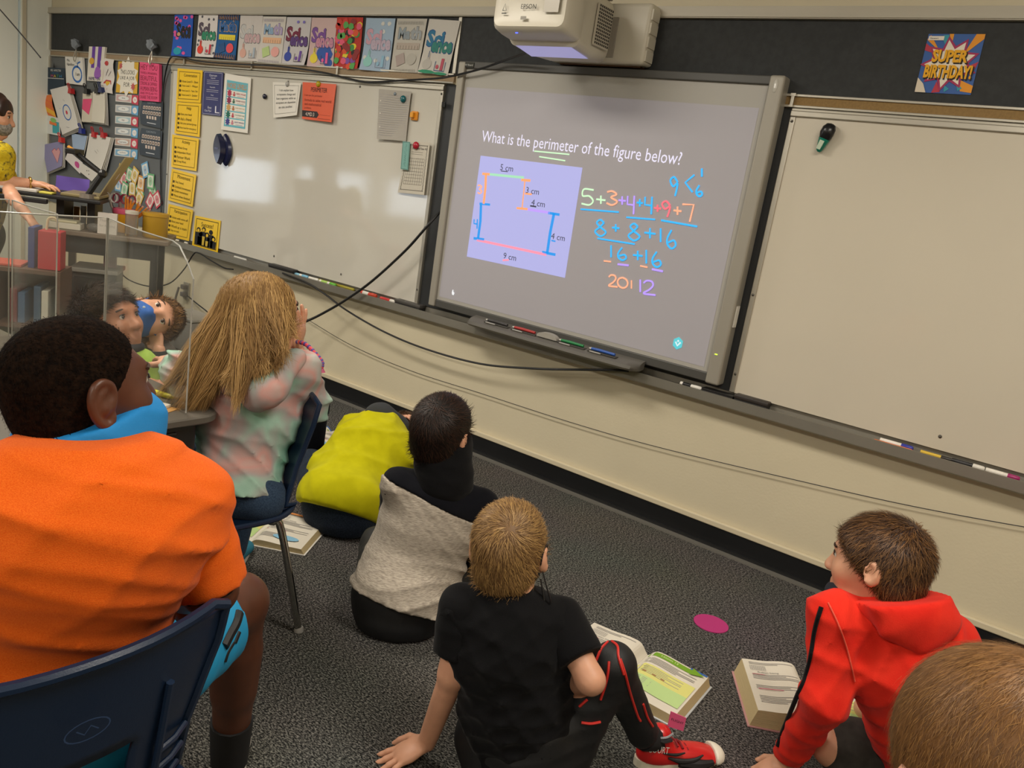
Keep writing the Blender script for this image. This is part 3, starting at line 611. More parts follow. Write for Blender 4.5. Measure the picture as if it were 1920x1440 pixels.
# ------------------------------------------------ yellow rule cards
YC = [('Conversation', ['Voice Level 0 - Silent', 'Voice Level 1 - Whisper', 'Voice Level 2 - Table Talk', 'Voice Level 3 - Speaker'], [(333, 128), (380, 132), (376, 193), (330, 190)]),
 ('Help', ['Raise your hand', 'Ask a friend', 'Ask your partner/group', 'Raise hand for emergency'], [(330, 191), (377, 194), (374, 257), (327, 250)]),
 ('Activity', ['Whole Group', 'Independent Work', 'Partner Work', 'Group Work'], [(323, 252), (373, 260), (368, 321), (321, 313)]),
 ('Movement', ['Stay Seated', 'Limited movement', 'Quiet movement', 'Move when finished'], [(322, 316), (368, 328), (361, 388), (315, 375)]),
 ('Participation', ['Listen with voice off', 'Raise your hand', 'Work as a team', 'Stay on task'], [(316, 382), (362, 394), (354, 452), (309, 441)])]
for ttl, lines, px in YC:
    s_ = wsheet(px, -0.032); o = s_.slab('rule_card', flat('#f0c418', 0.35)); tag(o, 'yellow laminated card headed %s on the whiteboard edge' % ttl.lower(), 'card', 'yellow rule cards')
    s_.ink('border', flat('#7a5f10'), [('frame', .08, .08, .92, .92, .004)])
    s_.ink('lettering', flat('#4a3c10'), [('text', ttl, .28, .12, .80, .25)]+[('text', t_, .22, .33+.14*k, .86, .42+.14*k, 'left') for k, t_ in enumerate(lines)])
    s_.ink('icons', flat('#4a3c10'), [('ell', .15, .375+.14*k, .04, .04) for k in range(4)])
s_ = wsheet([(366, 404), (414, 414), (408, 475), (360, 461)], -0.026); o = s_.slab('rule_card', flat('#f2c81a', 0.35)); tag(o, 'yellow success card with black drawn group of people on the marker tray', 'card', 'yellow rule cards')
s_.ink('border', flat('#5a4710'), [('frame', .07, .07, .93, .93, .005)]); s_.ink('lettering', M_INK, [('text', 'Success!', .28, .16, .75, .30)])
s_.ink('group_silhouette', M_INK, [sh for k, (a, b) in enumerate([(.2, .42), (.4, .38), (.68, .42), (.30, .55), (.55, .52), (.80, .60)]) for sh in (('ell', a, b, .075, .075), ('poly', [(a-.11, b+.08), (a+.11, b+.08), (a+.10, .90), (a-.10, .90)]))])
s_.ink('faces', flat('#e8c030'), [('ell', a, b+.01, .045, .05) for a, b in [(.2, .43), (.4, .39), (.55, .53), (.80, .61)]]); s_.ink('shirts', flat('#c9ab3a'), [('poly', [(a-.05, b), (a+.05, b), (a+.04, .88), (a-.04, .88)]) for a, b in [(.42, .6), (.56, .72)]])
# other papers on the left whiteboard
s_ = wsheet([(382, 133), (419, 136), (415, 218), (378, 214)], -0.032); o = s_.slab('class_poster', flat('#2c3068', 0.4)); tag(o, 'narrow navy poster with small white lettering on the whiteboard', 'poster')
s_.ink('border', flat('#c9c9d4'), [('frame', .05, .02, .95, .98, .002)])
s_.ink('lettering', flat('#e2e2ea'), [('text', 'Classroom', .26, .06, .74, .11), ('text', 'Respectful', .3, .13, .7, .17), ('text', 'Responsible', .3, .34, .7, .38), ('text', 'Ready', .4, .52, .6, .56), ('text', 'First', .3, .80, .5, .86), ('text', 'Class Flyer', .10, .88, .55, .94), ('text', 'L', .68, .78, .9, .94, 'fill')]+[('line', [(.2, b), (.8, b)], .0016) for b in (.2, .24, .28, .42, .46, .60, .64)])
s_ = wsheet([(422, 137), (471, 146), (465, 250), (415, 243)], -0.032, curl=lambda a, b: .003*b); o = s_.slab('noise_poster', M_PAPER); tag(o, 'white and teal noise level poster on the whiteboard', 'poster')
s_.ink('teal_panel', flat('#69b4c2'), [('rect', .10, .11, .90, .93)]); s_.ink('rows', flat('#e6e2d8'), [('rect', .14, .28+.127*k, .86, .385+.127*k) for k in range(5)])
s_.ink('header', flat('#e08a2a'), [('text', 'NOISE LEVELS', .14, .15, .86, .24, 'fill')])
for k, (c, t_) in enumerate([('#b03050', 'HERO MODE'), ('#8a2a50', 'POWER VOICE'), ('#c8a060', 'SUPER TEAM TALK'), ('#1f6a58', 'TOP SECRET PLAN'), ('#40408a', 'SILENT MISSION')]):
    s_.ink('burst', flat(c), [('star', .24, .332+.127*k, .10, .06, 8)], off=.0025); s_.ink('lettering', flat(c), [('text', t_, .50, .30+.127*k, .85, .35+.127*k), ('line', [(.55, .37+.127*k), (.8, .37+.127*k)], .0015)], off=.003)
    s_.ink('figure', flat(['#c05a60', '#3a6a50', '#b07040', '#b84050', '#c88090'][k]), [('ell', .42, .315+.127*k, .03, .018), ('poly', [(.37, .335+.127*k), (.47, .335+.127*k), (.45, .375+.127*k), (.39, .375+.127*k)])], off=.003)
s_ = wsheet([(512, 154), (565, 156), (562, 217), (513, 221)], -0.032, curl=lambda a, b: .002+.02*a*a*b); o = s_.slab('goal_sheet', M_PAPER); tag(o, 'white sheet of handwritten style lettering under a silver magnet', 'paper')
s_.ink('border', flat('#6a6862'), [('frame', .06, .08, .94, .90, .0018)])
s_.ink('lettering', flat('#3a3a3e'), [('text', t_, a, b, 1-a, b+.085) for t_, a, b in [('I can explain how', .22, .19), ('ecosystems change and', .12, .31), ('how organisms within an', .10, .43), ('ecosystem are dependent', .08, .55), ('on one another.', .22, .67)]])
s_ = wsheet([(568, 154), (631, 158), (625, 230), (567, 223)], -0.032, curl=lambda a, b: .002+.012*a*b); o = s_.slab('goal_sheet', flat('#dd5a34', 0.4)); tag(o, 'orange perimeter goal sheet under a yellow magnet', 'paper')
s_.ink('black_tag', flat('#2a2224'), [('poly', [(0, .76), (.50, .76), (.56, .84), (.50, .93), (0, .93)])])
s_.ink('lettering', flat('#3a1a20'), [('text', 'PERIMETER', .27, .12, .76, .24, 'fill')]); s_.ink('small_lettering', flat('#8a3420'), [('text', t_, .08, b, a1_, b+.075, 'left') for t_, b, a1_ in [('I can use the perimeter', .31, .85), ('formula to solve real world', .43, .92), ('and mathematical', .54, .7), ('problems.', .65, .4)]]+[('line', [(.6, .84), (.95, .84)], .001), ('line', [(.55, .94), (.95, .94)], .002)])
s_.ink('code_lettering', flat('#e8d8cc'), [('text', '4.MD.3', .12, .80, .42, .90)])
s_ = wsheet([(711, 167), (772, 172), (761, 265), (710, 261)], -0.032, curl=lambda a, b: .002+.012*(b*b)*(1-a)+.003*math.sin(7*a+3*b)); o = s_.slab('notebook_sheet', flat('#aaa59c', 0.85)); tag(o, 'creased grey lined notebook sheet held by a teal magnet', 'paper')
s_.ink('ruled_lines', flat('#9694a0'), [('line', [(.06, .10+.045*k), (.97, .10+.045*k)], .0010) for k in range(19)]); s_.ink('punch_holes', flat('#d8d4ca'), [('ell', .08, b, .02, .014) for b in (.23, .48, .75)])
s_ = wsheet([(766, 264), (809, 268), (798, 366), (746, 361)], -0.032, curl=lambda a, b: .002+.01*a); o = s_.slab('times_table_sheet', flat('#c4beb0', 0.85)); tag(o, 'scalloped worksheet grid under a red magnet', 'paper')
s_.ink('grid_lines', flat('#6a665e'), [('line', [(.15, .32+.0625*k), (.85, .32+.0625*k)], .0014) for k in range(9)]+[('line', [(.15+.0875*k, .32), (.15+.0875*k, .82)], .0012) for k in range(9)]+[('line', [(.25, .2), (.75, .2)], .0014), ('line', [(.25, .24), (.75, .24)], .0014)])
s_.ink('scalloped_border', flat('#3c3a36'), [('line', [(.07+.86*t_, .06+.015*abs(math.sin(t_*38))) for t_ in np.linspace(0, 1, 60)], .002), ('line', [(.07+.86*t_, .94-.015*abs(math.sin(t_*38))) for t_ in np.linspace(0, 1, 60)], .002), ('line', [(.93-.02*abs(math.sin(t_*44)), .06+.88*t_) for t_ in np.linspace(0, 1, 70)], .002), ('line', [(.07+.02*abs(math.sin(t_*44)), .06+.88*t_) for t_ in np.linspace(0, 1, 70)], .002)])
s_.ink('lettering', M_INK, [('text', 'Rock and Take 10', .28, .11, .9, .15)])
s_ = wsheet([(755, 265), (769, 266), (765, 319), (751, 317)], -0.050); o = s_.slab('name_strip', flat('#78a8a0', 0.6)); tag(o, 'narrow teal strip overlapping the scalloped worksheet', 'paper')
s_.ink('border', flat('#355650'), [('frame', .05, .02, .95, .98, .0015)]); s_.ink('lettering', flat('#4f7d74'), [('line', [(.5+.12*math.sin(k*2.1), .1+.05*k), (.5+.12*math.cos(k*1.7), .13+.05*k)], .002) for k in range(16)])
# magnets
def magnet(u, v, c, r, label, y=-0.0225, sq=(1, .7, 1)):
    p = WL(u, v, y-r*.3); e = empty('magnet', p, label, 'magnet', 'board magnets')
    MB().ball((p[0], p[1]-r*.25, p[2]), r, 16, sq=sq).build('dome', flat(c, 0.25), e, smooth=True)
    MB().cyl((p[0], p[1], p[2]), (p[0], p[1]+r*.3, p[2]), r*.8, n=16).build('base', flat('#3a3a38', 0.5), e)
magnet(497, 181, '#1d2036', .016, 'dark navy round magnet alone on the whiteboard'); magnet(540, 158, '#a9a7a2', .016, 'silver round magnet holding the white lettered sheet', -.027)
magnet(598, 158, '#b3a018', .017, 'mustard yellow round magnet holding the orange sheet', -.027); magnet(741, 176, '#7d8790', .009, 'tiny grey magnet on the notebook sheet', -.030); magnet(757, 186, '#1c5f66', .019, 'teal round magnet holding the notebook sheet', -.030)
magnet(781, 273, '#a81c30', .020, 'red round magnet holding the scalloped worksheet', -.036)
p = WL(777, 217, -.03); e = empty('magnet', p, 'square orange magnet beside the notebook sheet', 'magnet', 'board magnets'); MB().rbox(p[0]-.024, p[0]+.024, p[1]-.004, p[1]+.008, p[2]-.024, p[2]+.024, .006, 3).build('base', flat('#d98a1c', .35), e); MB().rbox(p[0]-.016, p[0]+.006, p[1]-.020, p[1]-.004, p[2]-.012, p[2]+.016, .003).build('knob', flat('#e09a2c', .35), e)
p = WL(832, 196, -.03); tag(MB().box(p[0]-.012, p[0]+.012, p[1]-.003, p[1]+.003, p[2]-.012, p[2]+.012).build('tape_square', flat('#151515')), 'small black tape square on the whiteboard side rail', 'tape')
# big navy magnetic clip on the left board
p = WL(422, 281, -.03); e = empty('magnetic_clip', p, 'large navy magnetic clip on the left whiteboard', 'clip')
M_NV = mat('navy_plastic', '#1a1f40', .22, coat=.5)
def leafshape(w, h, n=18): return [(w*math.sin(math.pi*t_)**.8*(1 if k == 0 else -1), h*(t_-.5)) for k in (0, 1) for t_ in (np.linspace(0, 1, n) if k == 0 else np.linspace(1, 0, n))]
for nm, dx, w_, h_, d0, d1 in (('back_jaw', .012, .062, .21, -.0, -.016), ('front_jaw', -.020, .052, .20, -.018, -.05)):
    q_ = leafshape(w_, h_); mb = MB(); mb.prism(q_, lambda a, b: (p[0]+dx+a-.1*b, p[1]+d0, p[2]+b), lambda a, b: (p[0]+dx+a*.75-.1*b, p[1]+d1, p[2]+b*.92)); mb.build(nm, M_NV, e, smooth=True)
ls = Sheet((p[0]-.045, p[1]-.0505, p[2]+.02), (p[0]+.0, p[1]-.0505, p[2]+.02), (p[0]+.0, p[1]-.0505, p[2]-.02), (p[0]-.045, p[1]-.0505, p[2]-.02)); ls.ink('lettering', flat('#8a90b8'), [('text', 'expo', .1, .3, .9, .7)], parent=e)
# green clip on the right board
p = WL(1549, 259, -.03); e = empty('magnetic_clip', p, 'black and translucent green magnet clip on the right whiteboard', 'clip')
ax_ = nrm([.28, 0, 1]); sd_ = np.array([ax_[2], 0, -ax_[0]])
def along(prof, n=14):
    vs = []
    for (t_, r_, d_) in prof:
        for k in range(n): a = 2*math.pi*k/n; vs.append(p+ax_*t_+sd_*r_*math.cos(a)+np.array([0, -d_*(.5+.5*math.sin(a)), 0]))
    return MB().add(vs, [(i*n+k, i*n+(k+1) % n, (i+1)*n+(k+1) % n, (i+1)*n+k) for i in range(len(prof)-1) for k in range(n)]+[tuple(range(n)), tuple((len(prof)-1)*n+k for k in range(n))])
along([(-.005, .022, .030), (.015, .027, .042), (.035, .026, .040), (.050, .018, .03), (.054, .006, .02)]).build('jaw', flat('#15161a', .3), e, smooth=True)
gb = along([(-.056, .006, .012), (-.050, .012, .018), (-.005, .023, .032)]).build('lever', mat('green_plastic', '#0f7a66', .2, coat=.6), e, smooth=True)
c_ = p-ax_*.03+np.array([0, -.03, 0]); ls = Sheet(c_+ax_*.017-sd_*.009, c_+ax_*.017+sd_*.009, c_-ax_*.017+sd_*.008, c_-ax_*.017-sd_*.008); ls.slab('paper_label', flat('#b9c9b4'), e)
# ------------------------------------------------ markers and erasers in the tray
def marker(u0, u1, cb, cc, label, y=-.035, r=.0085, clabel=None):
    def tx(u): # x where the picture column meets the tray
        for _ in range(1): pass
        return WL(u, TRV(u), y)[0]
    x0, x1 = tx(u0), tx(u1); z = TRAY_Z+r+.001
    e = empty('marker', ((x0+x1)/2, y, z), label, 'marker', 'markers in the tray'); L_ = x1-x0
    MB().cyl((x0+.0, y, z), (x0+L_*.64, y, z), r, n=14).build('barrel', flat(cb, .4), e, smooth=True)
    MB().tube([(x0+L_*.64, y, z), (x0+L_*.66, y, z), (x1-.006, y, z), (x1, y, z)], [r, r*1.12, r*1.08, r*.7], 14).build('cap', flat(cc, .4), e, smooth=True)
    if clabel: MB().cyl((x0+L_*.12, y, z), (x0+L_*.5, y, z), r*1.02, n=14).build('wrap_label', flat(clabel, .5), e, smooth=True)
    return e
def TRV(u):                                              # picture row of the tray floor for a column
    lo, hi = 300.0, 1100.0
    for _ in range(40):
        m_ = (lo+hi)/2
        if WL(u, m_, -.035)[2] > TRAY_Z+.008: lo = m_
        else: hi = m_
    return lo
marker(548, 578, '#e6e4dc', '#7ab8d8', 'white marker with a pale blue cap near the black eraser', clabel='#8cc0d8'); marker(580, 597, '#e0ded6', '#e8e6de', 'short white marker beside the green one')
marker(600, 630, '#e6e4da', '#5fae3a', 'white marker with a green cap in the left tray', clabel='#a9cf6a')
e = marker(598, 664, '#8f8420', '#9a8f2a', 'long olive yellow marker behind the green one', y=-.018, r=.008)
marker(678, 706, '#c83a24', '#d24830', 'red orange marker lying in the tray', clabel='#d8d4cc', r=.011); marker(714, 742, '#c8362c', '#dcd8d0', 'red and white marker beside the grey eraser', clabel='#c43030', r=.009)
marker(1276, 1316, '#e4e0d8', '#e4e0d8', 'white marker with black label under the screen corner', clabel='#17171a'); marker(1640, 1712, '#d86a2a', '#e07a34', 'orange pen lying at the front of the right tray', y=-.055, r=.005)
marker(1650, 1712, '#e4ded4', '#28309a', 'white marker with a blue cap in the right tray', clabel='#e8e2da'); marker(1726, 1786, '#d8b43a', '#2a2622', 'yellow highlighter in the right tray', r=.007)
marker(1784, 1846, '#1c1b1d', '#ddd8ce', 'black marker with a white end in the right tray', clabel='#2a292c'); marker(1848, 1912, '#e0dad0', '#9a1f62', 'white marker with a magenta cap in the right tray', clabel='#e6e0d6')
marker(318, 336, '#dcd9d0', '#e0ddd4', 'short white chalk-like marker at the end of the left tray', r=.007); marker(337, 352, '#2a2a2c', '#d8d5cc', 'black stub of a marker at the end of the left tray', r=.007); marker(440, 462, '#d8d6ce', '#d0cdc6', 'white marker beside the success card', r=.007)
def eraser(u0, u1, c, label, h=.034):
    x0 = WL(u0, TRV(u0), -.035)[0]; x1 = WL(u1, TRV(u1), -.035)[0]; e = empty('board_eraser', ((x0+x1)/2, -.035, TRAY_Z), label, 'eraser')
    MB().rbox(x0, x1, -.060, -.010, TRAY_Z+.014, TRAY_Z+h, .006, 2).build('handle', flat(c, .5), e, smooth=True); MB().box(x0+.004, x1-.004, -.058, -.012, TRAY_Z+.001, TRAY_Z+.014).build('felt_pad', flat('#2b2a2a', .95), e)
eraser(508, 555, '#2a2828', 'black eraser in the tray behind the blond girl'); eraser(744, 792, '#45423f', 'dark grey eraser beside the red marker'); eraser(1318, 1378, '#1d1c1c', 'flat black eraser under the screen corner', .022); eraser(1378, 1442, '#2b2522', 'brown black eraser below the right whiteboard corner')
# ------------------------------------------------ cords
M_CORD = mat('black_rubber', '#141416', .45)
def cord(name, pts, r, label, n=8): return tag(MB().tube(spline(pts, n), r, 8).build(name, M_CORD, None, True), label, 'cord')
cord('power_cord', [WL(995, 96, -.20), WL(950, 112, -.12), WL(905, 128, -.105), WL(868, 138, -.094), WL(845, 143, -.090), WL(820, 147, -.06), WL(750, 151, -.045), WL(690, 154, -.045), WL(652, 147, -.045), WL(600, 135, -.045), WL(520, 124, -.045), WL(440, 120, -.045), WL(375, 115, -.045), WL(331, 106, -.045), WL(317, 113, -.045), WL(308, 150, -.025), WL(303, 200, -.022), WL(301, 300, -.022), WL(302, 395, -.03), WL(301, 450, -.10), WL(297, 490, -.10), WL(285, 545, -.03)], .0055, 'black cord looping from the projector along the cork rail and down')
cord('thick_cord', [WL(826, 396, -.03), WL(800, 425, -.09), WL(760, 470, -.11), WL(700, 525, -.11), WL(652, 560, -.12), WL(610, 585, -.14), WL(575, 602, -.18), WL(545, 610, -.22), WL(520, 640, -.22)], .0075, 'thick black cord hanging from the screen edge towards the blond girl')
cord('data_cord', [WL(530, 512, -.08), WL(575, 530, -.085), WL(610, 552, -.085), WL(650, 582, -.085), WL(720, 622, -.085), WL(800, 655, -.085), WL(900, 682, -.085), WL(1000, 691, -.09), WL(1080, 693, -.095), WL(1150, 694, -.095), WL(1178, 696, -.095)], .0055, 'black cord sagging below the tray to the pen tray')
cord('thin_wire', [WL(565, 592, -.02), WL(660, 648, -.02), WL(770, 695, -.02), WL(900, 737, -.02), WL(1080, 795, -.02), WL(1240, 840, -.02), WL(1500, 902, -.02), WL(1700, 947, -.02), WL(1920, 988, -.02), WL(2100, 1016, -.02), np.array([3.6, -.02, .565]), np.array([4.55, -.02, .60])], .0018, 'very thin dark wire sagging along the cream wall below the trays')
cord('looped_cord', [WL(205, 440, -.45), WL(211, 470, -.42), WL(217, 495, -.40), WL(235, 520, -.3), WL(262, 533, -.25), WL(290, 537, -.2), WL(320, 530, -.15), WL(345, 505, -.10), WL(362, 478, -.09), WL(372, 474, -.09), WL(395, 488, -.09), WL(420, 502, -.09), WL(437, 505, -.09)], .0045, 'thin black cord looping from the teacher desk to the tray end')
cord('outlet_cord', [WL(352, 555, -.03), WL(370, 570, -.05), WL(395, 590, -.06), WL(415, 612, -.06)], .0045, 'short black cord plugged into the wall outlet')
cord('pull_cord', [WL(-160, -160, -.9), WL(-60, -50, -.9), WL(0, 18, -.9), WL(38, 62, -.9), WL(76, 108, -.9)], .004, 'dark pull cord slanting down beside the left wall')
p = WL(349, 545, -.008); e = empty('wall_outlet', p, 'metal wall outlet with plugs above the grey bin', 'outlet'); MB().rbox(p[0]-.035, p[0]+.035, -.010, 0, p[2]-.06, p[2]+.06, .002).build('cover_plate', M_ALU, e)
for k in (-.025, .028): MB().rbox(p[0]-.018, p[0]+.018, -.045, -.010, p[2]+k-.016, p[2]+k+.016, .004).build('plug', flat('#6e6a66', .5), e)
tag(MB().tube(spline([p+[-.03, -.04, .02], p+[-.05, -.05, -.08], p+[-.035, -.05, -.16], p+[-.05, -.05, -.26]], 6), .008, 8).build('plug_cable', flat('#7c7870', .5), None, True), 'grey cable hanging from the wall outlet', 'cord')
# ================================================================== papers on the grey chalkboard
def paper(name, px, y, c, label, cat='paper', curl=None, group=None, m=None, th=.0012):
    s_ = wsheet(px, y, curl); o = s_.slab(name, m or flat(c, .75), th=th); tag(o, label, cat, group); return s_
s_ = paper('class_sign', [(86, 126), (122, 128), (121, 178), (86, 176)], -.024, '#2b3b4a', 'dark slate sign with white name and coloured math letters', 'sign')
s_.ink('lettering', flat('#e0e0dc'), [('text', 'MRS. HAMILTON', .12, .06, .92, .14), ('line', [(.05, .40), (.95, .40)], .004)]); s_.ink('blue_lettering', flat('#2a6fa0'), [('text', 'SUPER GROUP', .1, .17, .9, .23)])
for k, (t_, c) in enumerate(zip('MATH', ('#c04a7a', '#e0c03a', '#4aa05a', '#3a8ac0'))): s_.ink('letter', flat(c), [('text', t_, .28+.15*k, .26, .40+.15*k, .36, 'fill')])
s_.ink('ribbon_tail', flat('#111111'), [('poly', [(.4, .0), (.5, .0), (.45, -.2)])])
s_ = paper('apple_sign', [(122, 106), (154, 108), (157, 160), (124, 156)], -.035, '#e2e0da', 'white canvas painted with a blue apple and lettering', 'sign', th=.018)
s_.ink('apple_outline', flat('#2c6ab8'), [('ring', .66, .62, .26, .28, .016), ('line', [(.7, .38), (.72, .22), (.88, .16)], .012)]); s_.ink('lettering', M_INK, [('text', 'Mrs.', .06, .08, .34, .18), ('text', 'Hamilton', .08, .22, .55, .33), ('text', 'I am', .55, .55, .85, .68)])
s_ = paper('ribbon_sign', [(167, 87), (197, 88), (191, 153), (163, 151)], -.030, '#ded8cc', 'white canvas with two purple stripes and a yellow medal', 'sign', th=.016)
s_.ink('purple_stripe', flat('#6a3fa4'), [('rect', .22, .0, .42, .62)]); s_.ink('purple_stripe', flat('#6a3fa4'), [('rect', .60, .0, .82, .62)]); s_.ink('medal', flat('#d8a83a'), [('ell', .25, .42, .16, .10)]); s_.ink('purple_patch', flat('#9a60b8'), [blob(.68, .76, .26, .2, seed=2)]); s_.ink('lettering', flat('#3a2a6a'), [('text', 'HAMILTON', .1, .88, .9, .98)])
s_ = paper('paper_bookmark', [(190, 108), (214, 112), (212, 176), (190, 172)], -.026, '#dcd6d0', 'wavy white cut-out with a red and yellow shield', 'paper', curl=lambda a, b: .008*math.sin(b*9))
s_.ink('red_mark', flat('#b83a3c'), [('poly', [(.35, .62), (.75, .62), (.85, .72), (.55, .90), (.2, .72)]), ('ell', .5, .14, .15, .07)]); s_.ink('yellow_mark', flat('#d8b03a'), [('poly', [(.4, .66), (.7, .66), (.72, .72), (.54, .80), (.36, .72)])]); s_.ink('pen_lines', flat('#7a6a74'), [('line', [(.3, .5), (.6, .3)], .004), ('line', [(.5, .5), (.8, .35)], .003)])
s_ = paper('job_sign', [(222, 115), (260, 117), (257, 176), (217, 173)], -.018, '#d8ac3c', 'yellow comic style sign reading this looks like a job for', 'sign')
s_.ink('white_panel', flat('#e8e2d4'), [('star', .5, .48, .52, .38, 10)]); s_.ink('lettering', flat('#22201e'), [('text', 'THIS LOOKS', .16, .26, .84, .40, 'fill'), ('text', 'LIKE A JOB', .16, .46, .84, .60, 'fill'), ('text', 'FOR', .36, .66, .64, .80, 'fill')]); s_.ink('red_burst', flat('#c05a5a'), [('star', .80, .78, .12, .06, 8), ('star', .15, .14, .1, .05, 8)])
s_ = paper('pink_sign', [(262, 116), (298, 120), (298, 191), (261, 188)], -.040, '#e2527e', 'pink canvas sign filled with dark red lettering', 'sign', th=.022)
s_.ink('lettering', flat('#8a1f3c'), [('text', t_, .06, b, .92, b+h_, 'fill') for t_, b, h_ in [('HEY YOU', .05, .14), ("YOU'RE A WONDERFUL", .24, .06), ('BEAUTIFUL', .34, .13), ('STRONG & CAPABLE', .50, .09), ('HUMAN BEING', .62, .12), ("AND I'M GLAD TO", .77, .06), ('SHARE THE ROOM', .86, .09)]])
for nm, u, v in (('grey_bow', 143, 93), ('grey_bow', 285, 96)):
    p = WL(u, v, -.05); e = empty('clip_bow', p, 'grey tulle bow clipped above the %s' % ('apple sign' if u < 200 else 'pink sign'), 'bow')
    mb = MB()
    for k in range(5):
        a = -.9+.45*k; q = p+np.array([.05*math.sin(a), -.01*(k % 2), .07*math.cos(a)]); mb.tube([p, (p+q)/2+[0, -.012, 0], q], [.004, .014, .022], 6)
    mb.build('tulle', mat('grey_tulle', '#7d838a', .8), e, smooth=True); MB().tube(spline([p, p+[-.02, -.01, -.06], p+[.0, -.01, -.09], p+[.02, -.01, -.06], p], 4), .004, 6).build('ring', M_ALU, e)
# label strips and small cards in rows
CB, CRD, CY_, CG, CO = '#6fa8cf', '#c8485a', '#d8b458', '#6fae7c', '#d89a4a'
for k, (y0, cc, sc) in enumerate([(176, CRD, '#c9a8a8'), (196, CB, '#b4bcc4'), (217, CRD, '#a8c4cc'), (238, CB, '#a8b4bc'), (258, CRD, '#c8a89a'), (278, CB, '#78aacb')]):
    o_ = -.4*k
    s_ = paper('label_strip', [(217+o_, y0), (247+o_, y0+2), (246+o_, y0+17), (216.5+o_, y0+14)], -.014, '#dcd8d2', '%s subject strip, number %s down from the job sign' % (['rose', 'grey', 'aqua', 'slate', 'peach', 'sky blue'][k], ['one', 'two', 'three', 'four', 'five', 'six'][k]), 'label', group='subject strips on the chalkboard')
    s_.ink('panel', flat(sc, .3), [('rect', .06, .12, .94, .88)]); s_.ink('white_panel', flat('#e4e6e4', .3), [('ell', .52, .5, .34, .28)]); s_.ink('lettering', flat('#7a6870'), [('text', ['Reading', 'Writing', 'Math', 'Science', 'Social Studies', 'Good Morning'][k], .28, .38, .76, .62)])
    s_ = paper('time_card', [(247.5+o_, y0+2), (260+o_, y0+3), (259+o_, y0+21), (246.5+o_, y0+18)], -.0145, cc, '%s time card beside the %s strip' % ('red' if cc == CRD else 'blue', ['rose', 'grey', 'aqua', 'slate', 'peach', 'sky blue'][k]), 'card', group='time cards on the chalkboard')
    s_.ink('white_spot', flat('#e8e2dc'), [('ell', .5, .52, .32, .34)]); s_.ink('lettering', flat(cc), [('text', ['8:30', '9:15', '10:00', '11:10', '12:40', '2:05'][k], .3, .42, .7, .6)])
for nm, px, lb in (('photo_calendar', [(268, 188), (306, 190), (305, 242), (265, 233)], 'upper dark class photo sheet under the pink sign'), ('photo_calendar', [(266, 240), (305, 246), (302, 298), (263, 290)], 'lower dark class photo sheet above the card cluster')):
    s_ = paper(nm, px, -.020, '#3f4852', lb, 'photo sheet', curl=lambda a, b: .012*math.sin(math.pi*b)*(1-a)+.004)
    s_.ink('portrait', flat('#cfc0b4'), [('rect', .12+.12*i, b, .21+.12*i, b+.13) for b, n_ in ((.22, 7), (.42, 7)) for i in range(n_)]+[('rect', .3+.12*i, .60, .38+.12*i, .72) for i in range(4)]); s_.ink('portrait_head', flat('#5a4a44'), [('ell', .165+.12*i, b+.07, .025, .045) for b, n_ in ((.22, 7), (.42, 7)) for i in range(n_)]); s_.ink('caption', flat('#c9ccd0'), [('rect', .32, .86, .72, .89)]); s_.ink('title', flat('#9aa4ae'), [('text', 'CLASS PHOTO', .25, .06, .75, .13)])
CC = [((127, 1070), CY_, 20), ((155, 1130), CRD, 30), ((205, 1095), CG, 15), ((252, 1098), CY_, 25), ((103, 1175), CB, 0), ((308, 1170), CO, 5), ((230, 1215), CY_, 0), ((160, 1225), CG, 15), ((295, 1240), CG, -35), ((290, 1308), CY_, 30), ((347, 1050), CB, -20), ((395, 1152), CG, 0), ((415, 1250), CG, -30), ((392, 1328), CRD, 35), ((455, 1315), CRD, -35)]
NB = ['by the laptop lid', 'under the topmost yellow card', 'between two tilted yellow cards', 'leaning over the orange card', 'beside the scissors', 'right of the upright cards', 'in the middle of the cluster', 'above the white scissors', 'tucked over a yellow card', 'lowest beside the pencils', 'highest of the cluster', 'under the blue one apart', 'above the two red cards', 'left of the lowest red pair', 'right of the lowest red pair']
for k, ((cx, cy), c, an) in enumerate(CC):
    u, v = 200+cx/4.8, 100+cy/4.8; c0 = WL(u, v, -.013-.0022*(k % 4)); a = math.radians(an); w_, h_ = .045, .055
    R_ = lambda x, z: c0+np.array([x*math.cos(a)+z*math.sin(a), 0, -x*math.sin(a)+z*math.cos(a)])
    s_ = Sheet(R_(-w_, h_), R_(w_, h_), R_(w_, -h_), R_(-w_, -h_)); nm = {CY_: 'yellow', CRD: 'red', CG: 'green', CB: 'blue', CO: 'orange'}[c]
    tag(s_.slab('picture_card', flat(c, .6)), '%s edged number card %s' % (nm, NB[k]), 'card', 'number cards pinned low on the chalkboard')
    s_.ink('white_panel', flat('#e2ddd2'), [('rect', .12, .12, .88, .88)]); s_.ink('coin_drawing', flat({CY_: '#d8c078', CRD: '#d88a90', CG: '#9cc8a4', CB: '#a4c4dc', CO: '#e0b888'}[c]), [('ell', .5, .5, .28, .3)]); s_.ink('lettering', flat('#8a4a4a'), [('text', str(3*k+4), .38, .40, .62, .60)])
